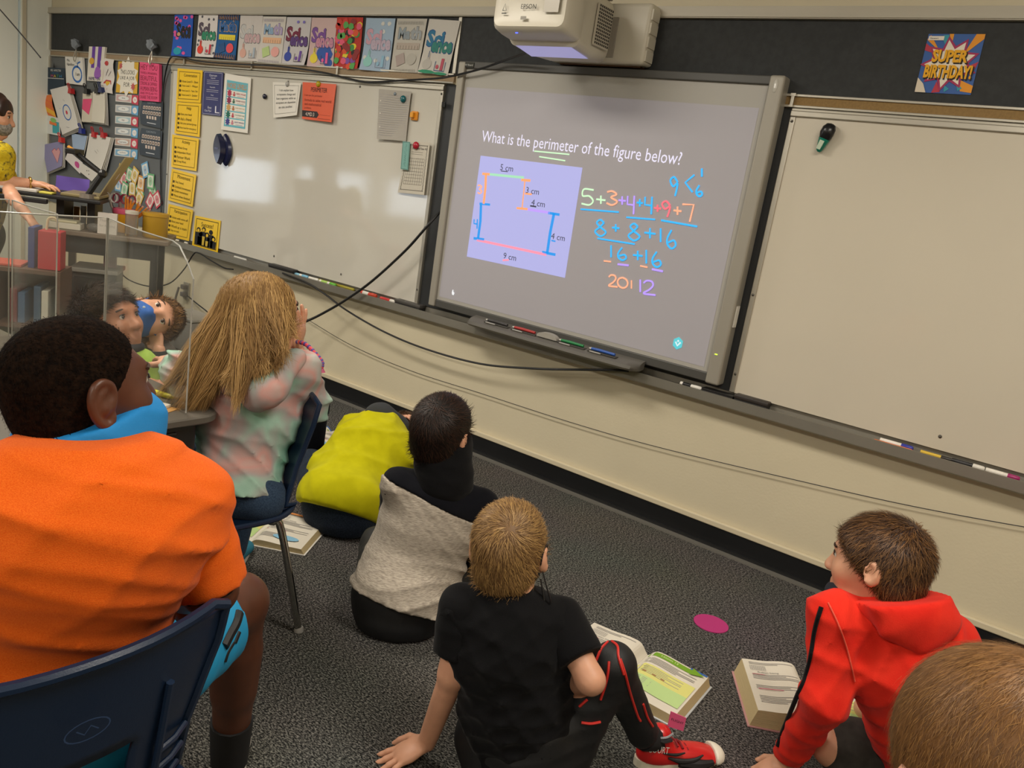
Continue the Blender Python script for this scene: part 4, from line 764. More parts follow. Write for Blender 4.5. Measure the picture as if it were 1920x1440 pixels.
# clipped bundles of children's drawings
s_ = paper('drawing', [(80, 180), (98, 177), (105, 236), (92, 232)], -.030, '#e07a3c', 'orange and yellow striped drawing hanging at the board end', 'drawing', curl=lambda a, b: .01*math.sin(6*b)); s_.ink('yellow_stripe', flat('#f0b83a'), [('poly', [(0, .35), (1, .55), (1, .72), (0, .55)])]); s_.ink('red_stripe', flat('#e0604a'), [('poly', [(0, .1), (1, .25), (1, .42), (0, .25)])])
s_ = paper('drawing', [(82, 214), (112, 222), (113, 255), (82, 249)], -.022, '#d6d8d4', 'white drawing with a turquoise corner below the orange one', 'drawing'); s_.ink('turquoise_patch', flat('#3fa8b4'), [('rect', .55, .25, .95, .9)]); s_.ink('green_patch', flat('#8ac06a'), [blob(.6, .2, .2, .15, seed=1)])
def bundle(px, c, n, label, y=-.035, dx=1.6):
    out = None
    for k in range(n):
        q_ = [(u+dx*k*(.8 if j in (0, 3) else 1.3), v+1.2*k*(1 if j > 1 else .3)) for j, (u, v) in enumerate(px)]
        s_ = paper('drawing', q_, y+.0045*k, ['#d9d5cb', '#cfcabd', '#c9c6c0', '#dcd8d0'][k % 4] if k else c, label if k == 0 else 'sheet %s behind the %s' % (['', 'first', 'second', 'third', 'fourth'][k], label), 'drawing', curl=lambda a, b, k=k: .012*b*b*(1-.2*k)*(.5+a), group='drawings clipped to the chalkboard')
        if k == 0: out = s_
    return out
s_ = bundle([(94, 168), (126, 160), (152, 240), (118, 253)], '#dad7d2', 4, 'white drawing with a blue circle around a red heart', -.048); s_.ink('blue_circle', flat('#2f66b4'), [('ring', .58, .58, .20, .17, .011)]); s_.ink('red_heart', flat('#c8384a'), [blob(.56, .58, .06, .05, seed=3)]); s_.ink('pencil_marks', flat('#8a8894'), [('line', [(.55, .28), (.62, .33)], .003), ('line', [(.35, .88), (.5, .92)], .003), ('line', [(.25, .45), (.28, .45)], .004)])
s_ = bundle([(155, 175), (172, 174), (176, 230), (154, 228)], '#cfc7b6', 2, 'tan sheet with a pink note hanging beside the blue circle drawing', -.030); s_.ink('pink_note', flat('#e0507c'), [('poly', [(.05, .2), (1.0, .2), (.7, .75), (0, .55)])])
s_ = bundle([(174, 172), (196, 173), (200, 232), (173, 228)], '#d6d0c2', 4, 'cream folded sheet clipped under a black clip', -.040, 1.2)
s_ = bundle([(78, 272), (117, 264), (120, 312), (90, 324)], '#8f8cb4', 3, 'purple shaded drawing of a pink heart', -.040); s_.ink('pink_heart', flat('#d8a0a4'), [('poly', [(.45, .3), (.6, .22), (.68, .32), (.8, .24), (.88, .4), (.72, .80)])]); s_.ink('heart_outline', flat('#b8404c'), [('line', [(.45, .3), (.6, .22), (.68, .32), (.8, .24), (.88, .4), (.72, .80), (.45, .3)], .005)])
s_ = bundle([(134, 250), (163, 255), (156, 300), (138, 285)], '#9fb4d0', 2, 'pale blue watercolour sheet under a blue clip', -.030); s_ = bundle([(168, 250), (208, 258), (193, 322), (160, 304)], '#d6d2ca', 4, 'white sheet with faint pencil marks under red clips', -.040); s_.ink('pencil_marks', flat('#9c9890'), [('line', [(.4, .5), (.55, .56)], .004), ('line', [(.5, .44), (.6, .5)], .003)])
s_ = paper('drawing', [(128, 283), (155, 305), (150, 326), (122, 298)], -.055, '#dcd6d4', 'small tilted card with a magenta heart', 'drawing'); s_.ink('magenta_heart', flat('#c04a8c'), [blob(.72, .52, .18, .3, seed=6)])
s_ = paper('drawing', [(154, 306), (184, 326), (172, 340), (150, 322)], -.058, '#d9d4cc', 'small tilted white card with black dots', 'drawing'); s_.ink('black_dots', flat('#2a2a2c'), [('ell', .4, .4, .03, .05), ('ell', .6, .6, .03, .05), ('ell', .5, .3, .03, .04)])
for u, v, c, lb in [(130, 170, '#b8282c', 'red clip above the blue circle drawing'), (112, 262, '#d23a34', 'red clip above the purple heart drawing'), (150, 245, '#27348c', 'blue clip on the watercolour sheet'), (174, 252, '#b8242a', 'red clip beside the watercolour sheet'), (191, 253, '#b8242a', 'red clip over the pencil drawing'), (160, 171, '#161618', 'black clip over the pink note'), (180, 170, '#161618', 'black clip over the cream sheet'), (187, 168, '#1c2a5c', 'navy clip beside the black clip')]:
    p = WL(u, v, -.058); e = empty('binder_clip', p, lb, 'clip', 'clips on the chalkboard'); mb = MB(); mb.prism([(-.028, -.02), (.028, -.02), (.02, .02), (-.02, .02)], lambda a, b: (p[0]+a, p[1], p[2]+b), lambda a, b: (p[0]+a, p[1]+.03, p[2]+b)); mb.build('jaw', flat(c, .35), e); MB().tube(spline([p+[-.012, 0, .02], p+[-.014, -.01, .05], p+[.014, -.01, .05], p+[.012, 0, .02]], 4), .004, 6).build('handle', flat(c, .3), e)
# ================================================================== teacher's corner
TZ = .79; SHB = -.34
A_ = FL(310, 452, TZ); B_ = FL(125, 430, TZ); ex = nrm((B_-A_)*[1, 1, 0]); ey = np.array([ex[1], -ex[0], 0.0])
if np.dot(ey, CF) < 0: ey = -ey
def TD(a, b, z): return A_*[1, 1, 0]+ex*a+ey*b+np.array([0, 0, z])
TDM = Matrix(((ex[0], ey[0], 0, A_[0]), (ex[1], ey[1], 0, A_[1]), (0, 0, 1, 0), (0, 0, 0, 1)))
M_TW = mat('desk_laminate', '#7a6c5c', .5, var=.06, vscale=6, stretch=(1, 6, 1)); M_GM = mat('grey_metal_leg', '#8c8a84', .45, .3); M_DK = mat('dark_grey_metal', '#3c3b39', .5, .2)
e = empty('teacher_desk', TD(.6, .3, 0), 'brown topped teacher desk with grey metal legs by the wall', 'desk')
MB().rbox(-.02, .62, -.02, .40, TZ-.03, TZ, .006, M=TDM).build('desk_top', M_TW, e); MB().box(.05, .56, .02, .05, TZ-.13, TZ-.03, M=TDM).build('apron', M_DK, e)
for a, b in ((.06, .04), (.56, .04), (.06, .36), (.56, .36)): MB().box(a-.02, a+.02, b-.015, b+.015, 0, TZ-.03, M=TDM).build('leg', M_GM if a > .5 else M_DK, e)
MB().box(.09, .53, .352, .360, TZ-.12, TZ-.03, M=TDM).build('rear_rail', M_DK, e)
e = empty('file_cabinet', TD(.4, .3, 0), 'dark grey file cabinet under the teacher desk', 'cabinet'); MB().rbox(.27, .51, .10, .34, .001, .54, .006, M=TDM).build('body', M_DK, e); MB().rbox(.26, .52, .08, .35, .54, .565, .004, M=TDM).build('top', mat('grey_top', '#8f8b82', .5), e)
for z in (.06, .30):
    dr = MB().box(.285, .495, .085, .10, z, z+.21, M=TDM).build('drawer', flat('#2b2a29', .5), e); MB().rbox(.35, .43, .07, .085, z+.15, z+.165, .003, M=TDM).build('handle', M_ALU, dr)
# standing converter, laptop, document camera
CZ = .975
e = empty('desk_riser', TD(.75, .25, TZ), 'black standing desk riser carrying the laptop', 'desk riser'); MB().rbox(.34, .86, -.06, .39, CZ-.02, CZ, .005, M=TDM).build('platform', flat('#1d1d1e', .45), e); MB().rbox(.60, .86, -.10, -.061, CZ-.05, CZ-.025, .004, M=TDM).build('keyboard_shelf', flat('#232324', .45), e)
for a in (.40, .56): MB().box(a, a+.04, .12, .36, TZ+.001, CZ-.02, M=TDM).build('support_leg', flat('#2a2a2b', .5), e)
e = empty('laptop', TD(.52, .18, CZ), 'silver gold laptop open with its lid towards the pencils', 'laptop')
p0 = TD(.40, .02, CZ+.012); MB().rbox(.36, .56, .02, .34, CZ+.001, CZ+.016, .003, M=TDM).build('keyboard_base', mat('champagne_metal', '#a3946a', .4, .4), e)
l0, l1 = TD(.36, .02, CZ+.02), TD(.36, .34, CZ+.02); tilt = -ex*.13+np.array([0, 0, .235]); ls = Sheet(l0+tilt, l1+tilt, l1, l0, n=-ex+np.array([0, 0, -.3])); ls.slab('lid', mat('champagne_metal', '#a3946a', .4, .4), e, th=.007); ls.ink('apple_logo', flat('#dcdff0', .3), [('ell', .5, .5, .06, .09)], parent=e)
e = empty('document_camera', TD(.58, .1, CZ), 'black folding document camera beside the laptop', 'document camera'); M_DC = flat('#1a1a1b', .4)
b0 = P(165, 358, 4.58); b1 = P(192, 326, 4.58); b2 = P(140, 284, 4.58); b3 = P(128, 275, 4.58)
cbz = b0*[1, 1, 0]+[0, 0, CZ]
MB().cyl(cbz+[0, 0, .001], cbz+[0, 0, .025], .05, .042, 20).build('base', flat('#6b6154', .5), e)
MB().tube([cbz+[0, 0, .02], b1], .016, 8).build('lower_arm', M_DC, e); MB().tube([b1, b2], .014, 8).build('upper_arm', M_DC, e); MB().ball(b1, .026, 10).build('joint', M_DC, e); MB().rbox(-.03, .03, -.05, .05, -.015, .015, .005, M=Matrix.Translation(Vector(b2)) @ Matrix.Rotation(.6, 4, 'Z')).build('camera_head', M_DC, e); MB().cyl(b2, b3, .012, .010, 10).build('lens_tube', flat('#c98a2a', .4), e)
q = [TD(.78, -.055, CZ+.0012), TD(1.20, -.055, CZ+.0012), TD(1.20, .18, CZ+.0012), TD(.78, .18, CZ+.0012)]
def stack_box(name, a0, a1, b0, b1, z0, z1, c, label, cat, group=None, db=0.0): b0 += db; b1 += db; return tag(MB().rbox(a0, a1, b0, b1, z0, z1, .003, M=TDM).build(name, flat(c, .6)), label, cat, group)
stack_box('tablet', .66, .85, -.05, .14, CZ+.0015, CZ+.016, '#d0ccc4', 'white tablet under the teacher\'s hand', 'tablet'); stack_box('note_pad', .585, .65, -.05, .05, CZ+.0015, CZ+.012, '#d8cf5a', 'yellow note pad beside the white tablet', 'note pad'); 
s_ = Sheet(TD(.66, .385, CZ+.085), TD(.48, .385, CZ+.085), TD(.48, .36, CZ+.004), TD(.66, .36, CZ+.004), n=-ey); tag(s_.slab('folder', flat('#5a3fa0', .5), th=.004), 'purple folder standing behind the document camera', 'folder')
# things on the desk top
def jar(a, b, r, h, c, label, cat, name, lid=None, z=TZ+.001, rim=None):
    p = TD(a, b, z); e = empty(name, p, label, cat); m = c if not isinstance(c, str) else flat(c, .4)
    MB().lathe([(r*.9, 0), (r, .01), (r, h), (r*.88, h), (r*.86, .012), (.002, .012)], p).build('body', m, e, smooth=True)
    if lid: MB().lathe([(r*1.05, h-.002), (r*1.05, h+.016), (r*.3, h+.02)], p).build('lid', flat(lid, .4), e, smooth=True)
    if rim: MB().lathe([(r*1.04, h-.03), (r*1.06, h-.01), (r*1.04, h)], p).build('rim', flat(rim, .4), e, smooth=True)
    return p
M_CLEAR = mat('clear_plastic', '#e8e4dc', .08, trans=.85, ior=1.15)
p = jar(.07, .10, .07, .13, mat('amber_bucket', '#b8902c', .35), 'amber bucket with a white button at the desk corner', 'bucket', 'bucket', lid='#c79a2c')
p = jar(.19, .04, .035, .13, M_CLEAR, 'small clear jar beside the amber bucket', 'jar', 'glass_jar', lid='#cfc8b8')
p = jar(.25, .20, .065, .14, '#e0a020', 'yellow cup of pencils with a pink rim', 'pencil cup', 'pencil_cup', rim='#d85a78')
for k in range(9):
    a = random.uniform(-.04, .04); b = random.uniform(-.04, .04); q0 = p+ex*a*.6+ey*b*.6+[0, 0, .02]; q1 = p-ex*(.02+.016*k-.02)+ey*b+[0, 0, .21-.008*k]
    e = empty('pencil', q0, 'orange pencil standing in the yellow cup', 'pencil', 'pencils in the yellow cup'); MB().cyl(q0, q1, .006, n=6).build('shaft', flat('#e08a2a', .45), e); MB().cyl(q1, q1+(q1-q0)*.06, .0062, n=6).build('eraser_end', flat('#d8a090', .5), e)
for k, (c, dx) in enumerate((('#8c1f34', -.015), ('#7a1c3c', .03), ('#d8d4d0', .085))):
    e = empty('scissors', p, ['dark red scissors in the pencil cup', 'plum scissors behind the red ones', 'white handled scissors beside the pencil cup'][k], 'scissors')
    for s2 in (-1, 1):
        c_ = p+ex*(dx+s2*.02)+[0, 0, .195]; ring = [c_+ex*.018*math.cos(t_)+np.array([0, 0, .026*math.sin(t_)]) for t_ in np.linspace(0, 2*math.pi, 14, endpoint=False)]; MB().tube(ring, .005, 6, closed=True).build('finger_loop', flat(c, .4), e, smooth=True)
    MB().tube([p+ex*dx*.5+[0, 0, .03], p+ex*dx+[0, 0, .175]], [.003, .008], 6).build('blades', M_ALU, e)
p = TD(.28, .02, TZ); s_ = Sheet(TD(.36, -.01, TZ+.12), TD(.26, -.01, TZ+.12), TD(.26, -.012, TZ+.001), TD(.36, -.012, TZ+.001), n=-ey); tag(s_.slab('desk_sign', flat('#d9d2c8', .7), th=.03), 'small white box sign with grey lettering before the pencils', 'sign'); s_.ink('lettering', flat('#a9a29a'), [('text', 'Thank you', .1, .3, .9, .45), ('text', 'for helping', .1, .55, .9, .7)])
stack_box('paper_stack', .45, .61, .0, .11, TZ+.001, TZ+.035, '#d9d4c4', 'stack of white papers on the teacher desk', 'paper stack'); stack_box('paper_stack', .47, .60, .01, .10, TZ+.036, TZ+.05, '#cfc9a8', 'cream envelope lying on the stack of papers', 'envelope')
def bag(a, b, r, c, label, name):
    p = TD(a, b, TZ+.001); mb = MB(); mb.ball(p+[0, 0, r*.62], r, 14, sq=(1.2, .9, .62)); o = mb.build(name, c, None, True)
    for v_ in o.data.vertices: v_.co += Vector((.12*r*math.sin(60*v_.co.x), .1*r*math.sin(50*v_.co.z), 0))
    return tag(o, label, 'bag')
bag(.385, .03, .04, M_CLEAR, 'crumpled clear plastic bag on the desk edge', 'plastic_bag'); tag(MB().ball(TD(.35, .09, TZ+.035), .03, 12, sq=(1.2, .8, .95)).build('scrunched_cloth', mat('purple_cloth', '#5d4a72', .9), None, True), 'scrunched purple cloth beside the pencil cup', 'cloth')
p = jar(.29, .30, .028, .12, '#c9c2bc', 'grey cup holding coloured pens', 'cup', 'pen_cup')
for k, c in enumerate(('#3a7ac0', '#e0609a', '#2a2a30')): tag(MB().cyl(p+ex*(.015*k-.015)+[0, 0, .015], p+ex*(.05*k-.04)+[0, 0, .18], .007, n=8).build('pen', flat(c, .4)), ['blue pen standing in the grey cup', 'pink pen standing in the grey cup', 'black pen standing in the grey cup'][k], 'pen')
for k, c in enumerate(('#e0a030', '#d8d8d4', '#c88a3a', '#3a8aa0')): stack_box('glue_bottle', .455+.038*k, .485+.038*k, .365, .39, TZ+.001, TZ+.12-.01*k, c, ['orange glue bottle', 'white glue bottle', 'tan glue bottle', 'teal glue bottle'][k]+' behind the paper stack', 'bottle')
# floor things under and beside the desk
e = empty('gift_bag', TD(.5, SHB, .62), 'red paper bag with rope handle on the low shelf', 'bag'); BZ = .622
MB().rbox(.45, .555, -.12+SHB, .0+SHB, BZ, BZ+.20, .004, M=TDM).build('bag_body', flat('#b02c36', .5), e); MB().tube(spline([TD(.475, -.06+SHB, BZ+.2), TD(.485, -.06+SHB, BZ+.26), TD(.52, -.06+SHB, BZ+.26), TD(.53, -.06+SHB, BZ+.2)], 5), .006, 6).build('rope_handle', flat('#c8b898'), e)
e = empty('bookshelf', TD(.75, SHB, 0), 'low brown wooden shelf of books beside the teacher desk', 'bookshelf'); M_WD = mat('brown_shelf_wood', '#5c4436', .6, var=.1, vscale=8, stretch=(1, 1, 6))
for z in (.02, .31, .60): MB().box(.44, 1.04, -.16+SHB, .10+SHB, z, z+.02, M=TDM).build('shelf', M_WD, e)
for a in (.44, .73, 1.02): MB().box(a, a+.02, -.16+SHB, .10+SHB, 0, .60, M=TDM).build('upright', M_WD, e)
MB().box(.44, 1.04, .10+SHB, .11+SHB, 0, .6, M=TDM).build('back_panel', M_WD, e)
bc = ['#2f6ab0', '#c9c4b4', '#35506a', '#a89a70', '#4a6a8a', '#7a3a3a', '#506a4a', '#b0a890', '#31568a']
for k in range(14):
    a = .465+.036*k+(.05 if k > 6 else 0); stack_box('book', a, a+.032, -.13, .05, .331 if k % 3 else .0405, (.331 if k % 3 else .0405)+.16+.02*(k % 4), bc[k % 9], '%s book on the %s shelf of the brown bookcase' % (['blue', 'cream', 'slate', 'tan', 'steel blue', 'maroon', 'green', 'beige', 'navy', 'bright blue', 'ivory', 'dark slate', 'sand', 'teal blue'][k], 'middle' if k % 3 else 'bottom'), 'book', 'books in the brown bookcase', SHB)
stack_box('binder', .575, .605, -.10, .06, .6205, .83, '#2c3f7a', 'blue binder standing beside the red bag', 'binder', None, SHB); stack_box('red_folder', .63, .84, -.12, .06, .6205, .634, '#c05a4a', 'flat red folder on top of the brown bookcase', 'folder', None, SHB); stack_box('folded_cardboard', .29, .36, .20, .23, .567, .74, '#a88a90', 'dusty pink tray standing on the file cabinet', 'tray')
p = FL(300, 655, 0); bx = p*[1, 1, 0]
BM = Matrix.Translation(Vector((-2.02, -.165, 0)))
e = empty('storage_box', (-2.02, -.165, 0), 'pale grey plastic storage box on the floor under the outlet', 'box'); MB().rbox(-.16, .16, -.10, .10, 0.001, .22, .012, 3, M=BM).build('box_body', mat('grey_plastic', '#8e8a82', .5), e, smooth=True); MB().rbox(-.168, .168, -.108, .108, .22, .245, .008, 2, M=BM).build('box_lid', mat('pale_plastic', '#a5a198', .5), e)
# ================================================================== desks, shields and chairs
M_DTOP = mat('dark_desk_laminate', '#5d5850', .35, var=.04, vscale=10); M_BLK = mat('black_box_plastic', '#161616', .4); M_CHR = mat('chrome', '#b8b6b0', .12, 1.0)
M_LTOP = mat('pale_desk_laminate', '#a09a8c', .4)
def rounded_slab(x0, x1, y0, y1, z0, z1, r=.06):
    pts = []
    for cx, cy, a0_ in ((x1-r, y1-r, 0), (x0+r, y1-r, 90), (x0+r, y0+r, 180), (x1-r, y0+r, 270)):
        for k in range(7): a = math.radians(a0_+15*k); pts.append((cx+r*math.cos(a), cy+r*math.sin(a)))
    mb = MB(); n = len(pts); vs = []
    for dz, sh in ((z0, .004), (z0+.004, 0), (z1-.004, 0), (z1, .004)):
        cx, cy = (x0+x1)/2, (y0+y1)/2
        vs += [(x-sh*np.sign(x-cx), y-sh*np.sign(y-cy), dz) for x, y in pts]
    mb.add(vs, [(j*n+i, j*n+(i+1) % n, (j+1)*n+(i+1) % n, (j+1)*n+i) for j in range(3) for i in range(n)]+[tuple(range(n))[::-1], tuple(3*n+i for i in range(n))]); return mb
def desk(x0, x1, y0, y1, z, m, label, inset=.05):
    e = empty('student_desk', ((x0+x1)/2, (y0+y1)/2, 0), label, 'desk', 'pupils\' desks')
    rounded_slab(x0, x1, y0, y1, z-.022, z).build('desk_top', m, e)
    bx = MB().rbox(x0+.08, x1-.035, y0+.06, y1-.055, z-.155, z-.023, .02, 3).build('book_box', M_BLK, e, smooth=True)
    for k in range(3):
        yy0, yy1 = y0+.11+.02*k, y1-.12-.05*(k % 2); MB().rbox(x1-.037, x1-.031, yy0, yy1, z-.128+.038*k, z-.121+.038*k, .002).build('rib', flat('#3a3936', .4), bx)
    for a in (x0+.07, x1-.09):
        for b in (y0+.05, y1-inset):
            MB().cyl((a, b, .0), (a, b, z-.022), .014, n=12).build('leg', M_CHR, e, smooth=True)
    return e
DZ = .70
desk(.475, 1.075, -2.66, -2.045, DZ, M_DTOP, 'dark grey school desk with a black book box beside the orange shirt', .30)
desk(-.15, .455, -2.78, -2.17, DZ, M_DTOP, 'dark grey school desk beside the person in green')
desk(.60, 1.20, -3.31, -2.70, DZ-.03, M_LTOP, 'pale grey school desk beside the dark one')
# clear table shields
def shield_mat():
    m = bpy.data.materials.new('clear_scuffed_plastic'); m.use_nodes = True; nt = m.node_tree; nt.nodes.clear()
    out = nt.nodes.new('ShaderNodeOutputMaterial'); tr = nt.nodes.new('ShaderNodeBsdfTransparent'); tr.inputs[0].default_value = (.965, .965, .95, 1)
    gl = nt.nodes.new('ShaderNodeBsdfGlossy'); gl.inputs['Roughness'].default_value = .06; gl.inputs[0].default_value = (.9, .9, .9, 1)
    df = nt.nodes.new('ShaderNodeBsdfDiffuse'); df.inputs[0].default_value = (.62, .61, .57, 1)
    tc = nt.nodes.new('ShaderNodeTexCoord'); ns = nt.nodes.new('ShaderNodeTexNoise'); ns.inputs['Scale'].default_value = 5; ns.inputs['Detail'].default_value = 5; nt.links.new(tc.outputs['Object'], ns.inputs['Vector'])
    mr = nt.nodes.new('ShaderNodeMapRange'); mr.inputs['From Min'].default_value = .35; mr.inputs['From Max'].default_value = .7; mr.inputs['To Min'].default_value = .015; mr.inputs['To Max'].default_value = .055; nt.links.new(ns.outputs['Fac'], mr.inputs[0])
    m1 = nt.nodes.new('ShaderNodeMixShader'); nt.links.new(mr.outputs[0], m1.inputs[0]); nt.links.new(tr.outputs[0], m1.inputs[1]); nt.links.new(df.outputs[0], m1.inputs[2])
    lw = nt.nodes.new('ShaderNodeFresnel'); lw.inputs[0].default_value = 1.25
    m2 = nt.nodes.new('ShaderNodeMixShader'); nt.links.new(lw.outputs[0], m2.inputs[0]); nt.links.new(m1.outputs[0], m2.inputs[1]); nt.links.new(gl.outputs[0], m2.inputs[2]); nt.links.new(m2.outputs[0], out.inputs[0])
    return m
M_SH = shield_mat(); M_SHE = mat('plastic_edge', '#b9b8b0', .2, trans=.3)
def panel(e, a, b, z0, ztops, bow=0.0, name='panel'):
    """clear panel from plan point a to b; ztops = top heights along it"""
    a = np.array([*a, 0.0]); b = np.array([*b, 0.0]); d = nrm(b-a); nn = np.array([-d[1], d[0], 0]); n = 16; vs = []
    tp = []
    for s2 in (0, .003):
        for i in range(n+1):
            t = i/n; c = a+(b-a)*t+nn*(bow*math.sin(math.pi*t)+s2); zt = float(np.interp(t, [q[0] for q in ztops], [q[1] for q in ztops]))
            vs += [c+[0, 0, z0], c+[0, 0, zt]]
            if s2 == 0: tp.append(c+nn*.0015+[0, 0, zt])
    N = 2*(n+1); fs = []
    for i in range(n): fs += [(2*i, 2*i+2, 2*i+3, 2*i+1), (N+2*i, N+2*i+1, N+2*i+3, N+2*i+2)]
    MB().add(vs, fs).build(name, M_SH, e, True)
    ed = MB(); ed.tube([a+nn*.0015+[0, 0, z0]]+tp+[b+nn*.0015+[0, 0, z0]], .0022, 6); ed.build('edge', M_SHE, e)
e = empty('desk_shield', (1.0, -2.12, DZ), 'clear plastic shield with a sloped corner standing on the dark desk', 'desk shield', 'clear desk shields')
panel(e, (1.035, -2.135), (.50, -2.075), DZ+.001, [(0, 1.055), (.10, 1.12), (.16, 1.135), (1, 1.135)], .02); panel(e, (.497, -2.08), (.492, -2.60), DZ+.001, [(0, 1.135), (1, 1.135)], .03)
e = empty('desk_shield', (.2, -2.2, DZ), 'clear plastic shield folded on the desk beside the person in green', 'desk shield', 'clear desk shields')
panel(e, (.44, -2.19), (.13, -2.18), DZ+.001, [(0, 1.13), (1, 1.13)], .01); panel(e, (.125, -2.19), (.22, -2.42), DZ+.001, [(0, 1.13), (1, 1.13)], .0); panel(e, (.225, -2.425), (.34, -2.68), DZ+.001, [(0, 1.13), (1, 1.12)], .0)
# desk top items
p = FL(290, 735, DZ+.008); d_ = nrm([1, .25, 0]); e = empty('highlighter', p, 'yellow highlighter on the dark desk', 'highlighter'); MB().tube([p-d_*.075, p+d_*.03], .0075, 10).build('barrel', flat('#e0d81e', .35), e, smooth=True); MB().tube([p+d_*.03, p+d_*.055, p+d_*.068], [.0078, .007, .003], 10).build('cap', flat('#c9c21a', .35), e, smooth=True)
p = FL(283, 772, DZ); e = empty('notebook', p, 'open notebook with pale pages on the dark desk edge', 'notebook'); NM = Matrix.Translation(Vector((p[0]-.03, p[1]-.085, 0))) @ Matrix.Rotation(.35, 4, 'Z')
MB().rbox(-.10, .07, -.13, .13, DZ+.001, DZ+.010, .002, M=NM).build('pages', flat('#c9c2b4', .8), e); MB().box(-.105, .093, -.133, .133, DZ+.0005, DZ+.002, M=NM).build('cover', flat('#b98a4a', .6), e)
s_ = Sheet(*[np.array(NM @ Vector(q)) for q in ((-.09, .12, DZ+.0102), (.08, .12, DZ+.0102), (.08, -.12, DZ+.0102), (-.09, -.12, DZ+.0102))], n=(0, 0, 1)); s_.ink('ruled_lines', flat('#8f9ab0'), [('line', [(.05, .1+.08*k), (.95, .1+.08*k)], .001) for k in range(11)], parent=e)
tag(MB().cyl(p+[-.09, .06, .012], p+[.045, -.0, .016], .004, n=8).build('pencil', flat('#c9a878', .5)), 'wooden pencil lying across the open notebook', 'pencil')
# ---------------------------------------------------------------- shell chairs (built once at the origin facing -Y, then copied)
M_NAVY = mat('navy_chair_plastic', '#15263f', .32, bump=.08, bscale=350)
def make_chair():
    root = empty('school_chair', (0, 0, 0))
    prof = spline([np.array(q) for q in [(-.205, .385), (-.18, .405), (-.08, .408), (.06, .402), (.14, .408), (.185, .44), (.205, .50), (.222, .58), (.238, .67), (.252, .745), (.262, .775)]], 5)
    nt_ = len(prof)-1; nu = 28
    def width(t): return float(np.interp(t, [0, .06, .35, .55, .68, .85, .96, 1], [.175, .20, .205, .185, .185, .215, .215, .19]))
    bm = bmesh.new(); grid = []
    for i, q in enumerate(prof):
        t = i/nt_; row = []
        for j in range(nu+1):
            u = -1+2*j/nu; w_ = width(t); y, z = q
            if t < .5: z = z+.018*abs(u)**4-.012*(1-u*u)*math.sin(math.pi*min(1, t/.5)); 
            else: y = y-.045*abs(u)**2.2
            row.append(bm.verts.new((u*w_, y, z)))
        grid.append(row)
    for i in range(nt_):
        t = (i+.5)/nt_
        for j in range(nu):
            u = abs(-1+2*(j+.5)/nu)
            if .56 < t < .715 and u < .46: continue
            bm.faces.new((grid[i][j], grid[i][j+1], grid[i+1][j+1], grid[i+1][j]))
    bmesh.ops.recalc_face_normals(bm, faces=bm.faces)
    bmesh.ops.solidify(bm, geom=list(bm.faces), thickness=.006)
    for v in [v for v in bm.verts if not v.link_faces]: bm.verts.remove(v)
    me = bpy.data.meshes.new('seat_shell'); bm.to_mesh(me); bm.free()
    so = link('seat_shell', me, M_NAVY, root, True, world=False)
    rim = [grid_pt for grid_pt in []]
    loop = []
    def pt(i, u):
        t = i/nt_; w_ = width(t); y, z = prof[i]
        if t < .5: z = z+.018*abs(u)**4
        else: y = y-.045
        return np.array((u*w_, y, z))
    loop = [pt(i, 1) for i in range(0, nt_+1, 2)]+[np.array((u*width(1), prof[-1][0]-.045*abs(u)**2.2, prof[-1][1])) for u in np.linspace(.9, -.9, 12)]+[pt(i, -1) for i in range(nt_, -1, -2)]+[np.array((u*width(0), prof[0][0], prof[0][1]+.018*abs(u)**4-.0)) for u in np.linspace(-.9, .9, 8)]
    MB().tube(loop, .0085, 8, closed=True).build('rolled_edge', M_NAVY, root, True)
    for s2 in (-1, 1):
        sy = lambda z, u: float(np.interp(z, [q[1] for q in prof[25:]], [q[0] for q in prof[25:]]))-.045*u**2.2+.007
        MB().tube([(s2*.125, sy(z, .65), z) for z in np.linspace(.46, .68, 8)], .006, 8).build('back_rib', M_NAVY, root, True)
        for z in (.47, .51, .55):
            MB().tube([(s2*.128, sy(z, .66), z), (s2*.155, sy(z, .82)+.003, z+.004), (s2*.180, sy(z, .97), z+.008)], .005, 8).build('side_gusset', M_NAVY, root, True)
    so2 = Sheet((-.035, .262, .70), (.035, .262, .70), (.035, .256, .66), (-.035, .256, .66), n=(0, 1, 0))
    so2.ink('moulded_mark', flat('#31466a', .4), [('ring', .5, .5, .4, .4, .002), ('line', [(.3, .6), (.45, .35), (.55, .65), (.7, .4)], .002)], parent=root)
    for sx in (-1, 1):
        for sy in (-1, 1):
            top = [np.array((sx*.10, sy*.10, .392)), np.array((sx*.155, sy*.125+.0, .388)), np.array((sx*.172, sy*.15, .36)), np.array((sx*.205, sy*.225, .012))]
            lg = MB().tube(spline(top, 6), .0115, 12).build('leg', M_CHR, root, True)
            MB().lathe([(.013, 0), (.016, .004), (.015, .012), (.012, .02)], (sx*.2055, sy*.226, 0), 14).build('glide', flat('#8f8d88', .3), lg, smooth=True)
        MB().cyl((sx*.10, -.12, .392), (sx*.10, .12, .392), .010, n=10).build('under_bar', M_CHR, root, True)
    return root
def copy_tree(o, parent=None):
    c = o.copy(); COL.objects.link(c); c.parent = parent
    if parent is not None: c.matrix_parent_inverse = o.matrix_parent_inverse.copy()
    for ch in list(o.children): copy_tree(ch, c)
    return c
chair = make_chair()
def place_chair(o, x, y, facing, label, s=1.0):
    o.location = (x, y, 0); o.rotation_euler = (0, 0, math.atan2(facing[1], facing[0])+math.pi/2); o.scale = (s, s, s)
    tag(o, label, 'chair', 'navy school chairs')
girl_chair = copy_tree(chair); fore_chair = copy_tree(chair)
place_chair(chair, 1.735, -2.845, (-1, .06), 'navy plastic chair holding the person in orange', .98)
GC = FL(470, 948, .41); 
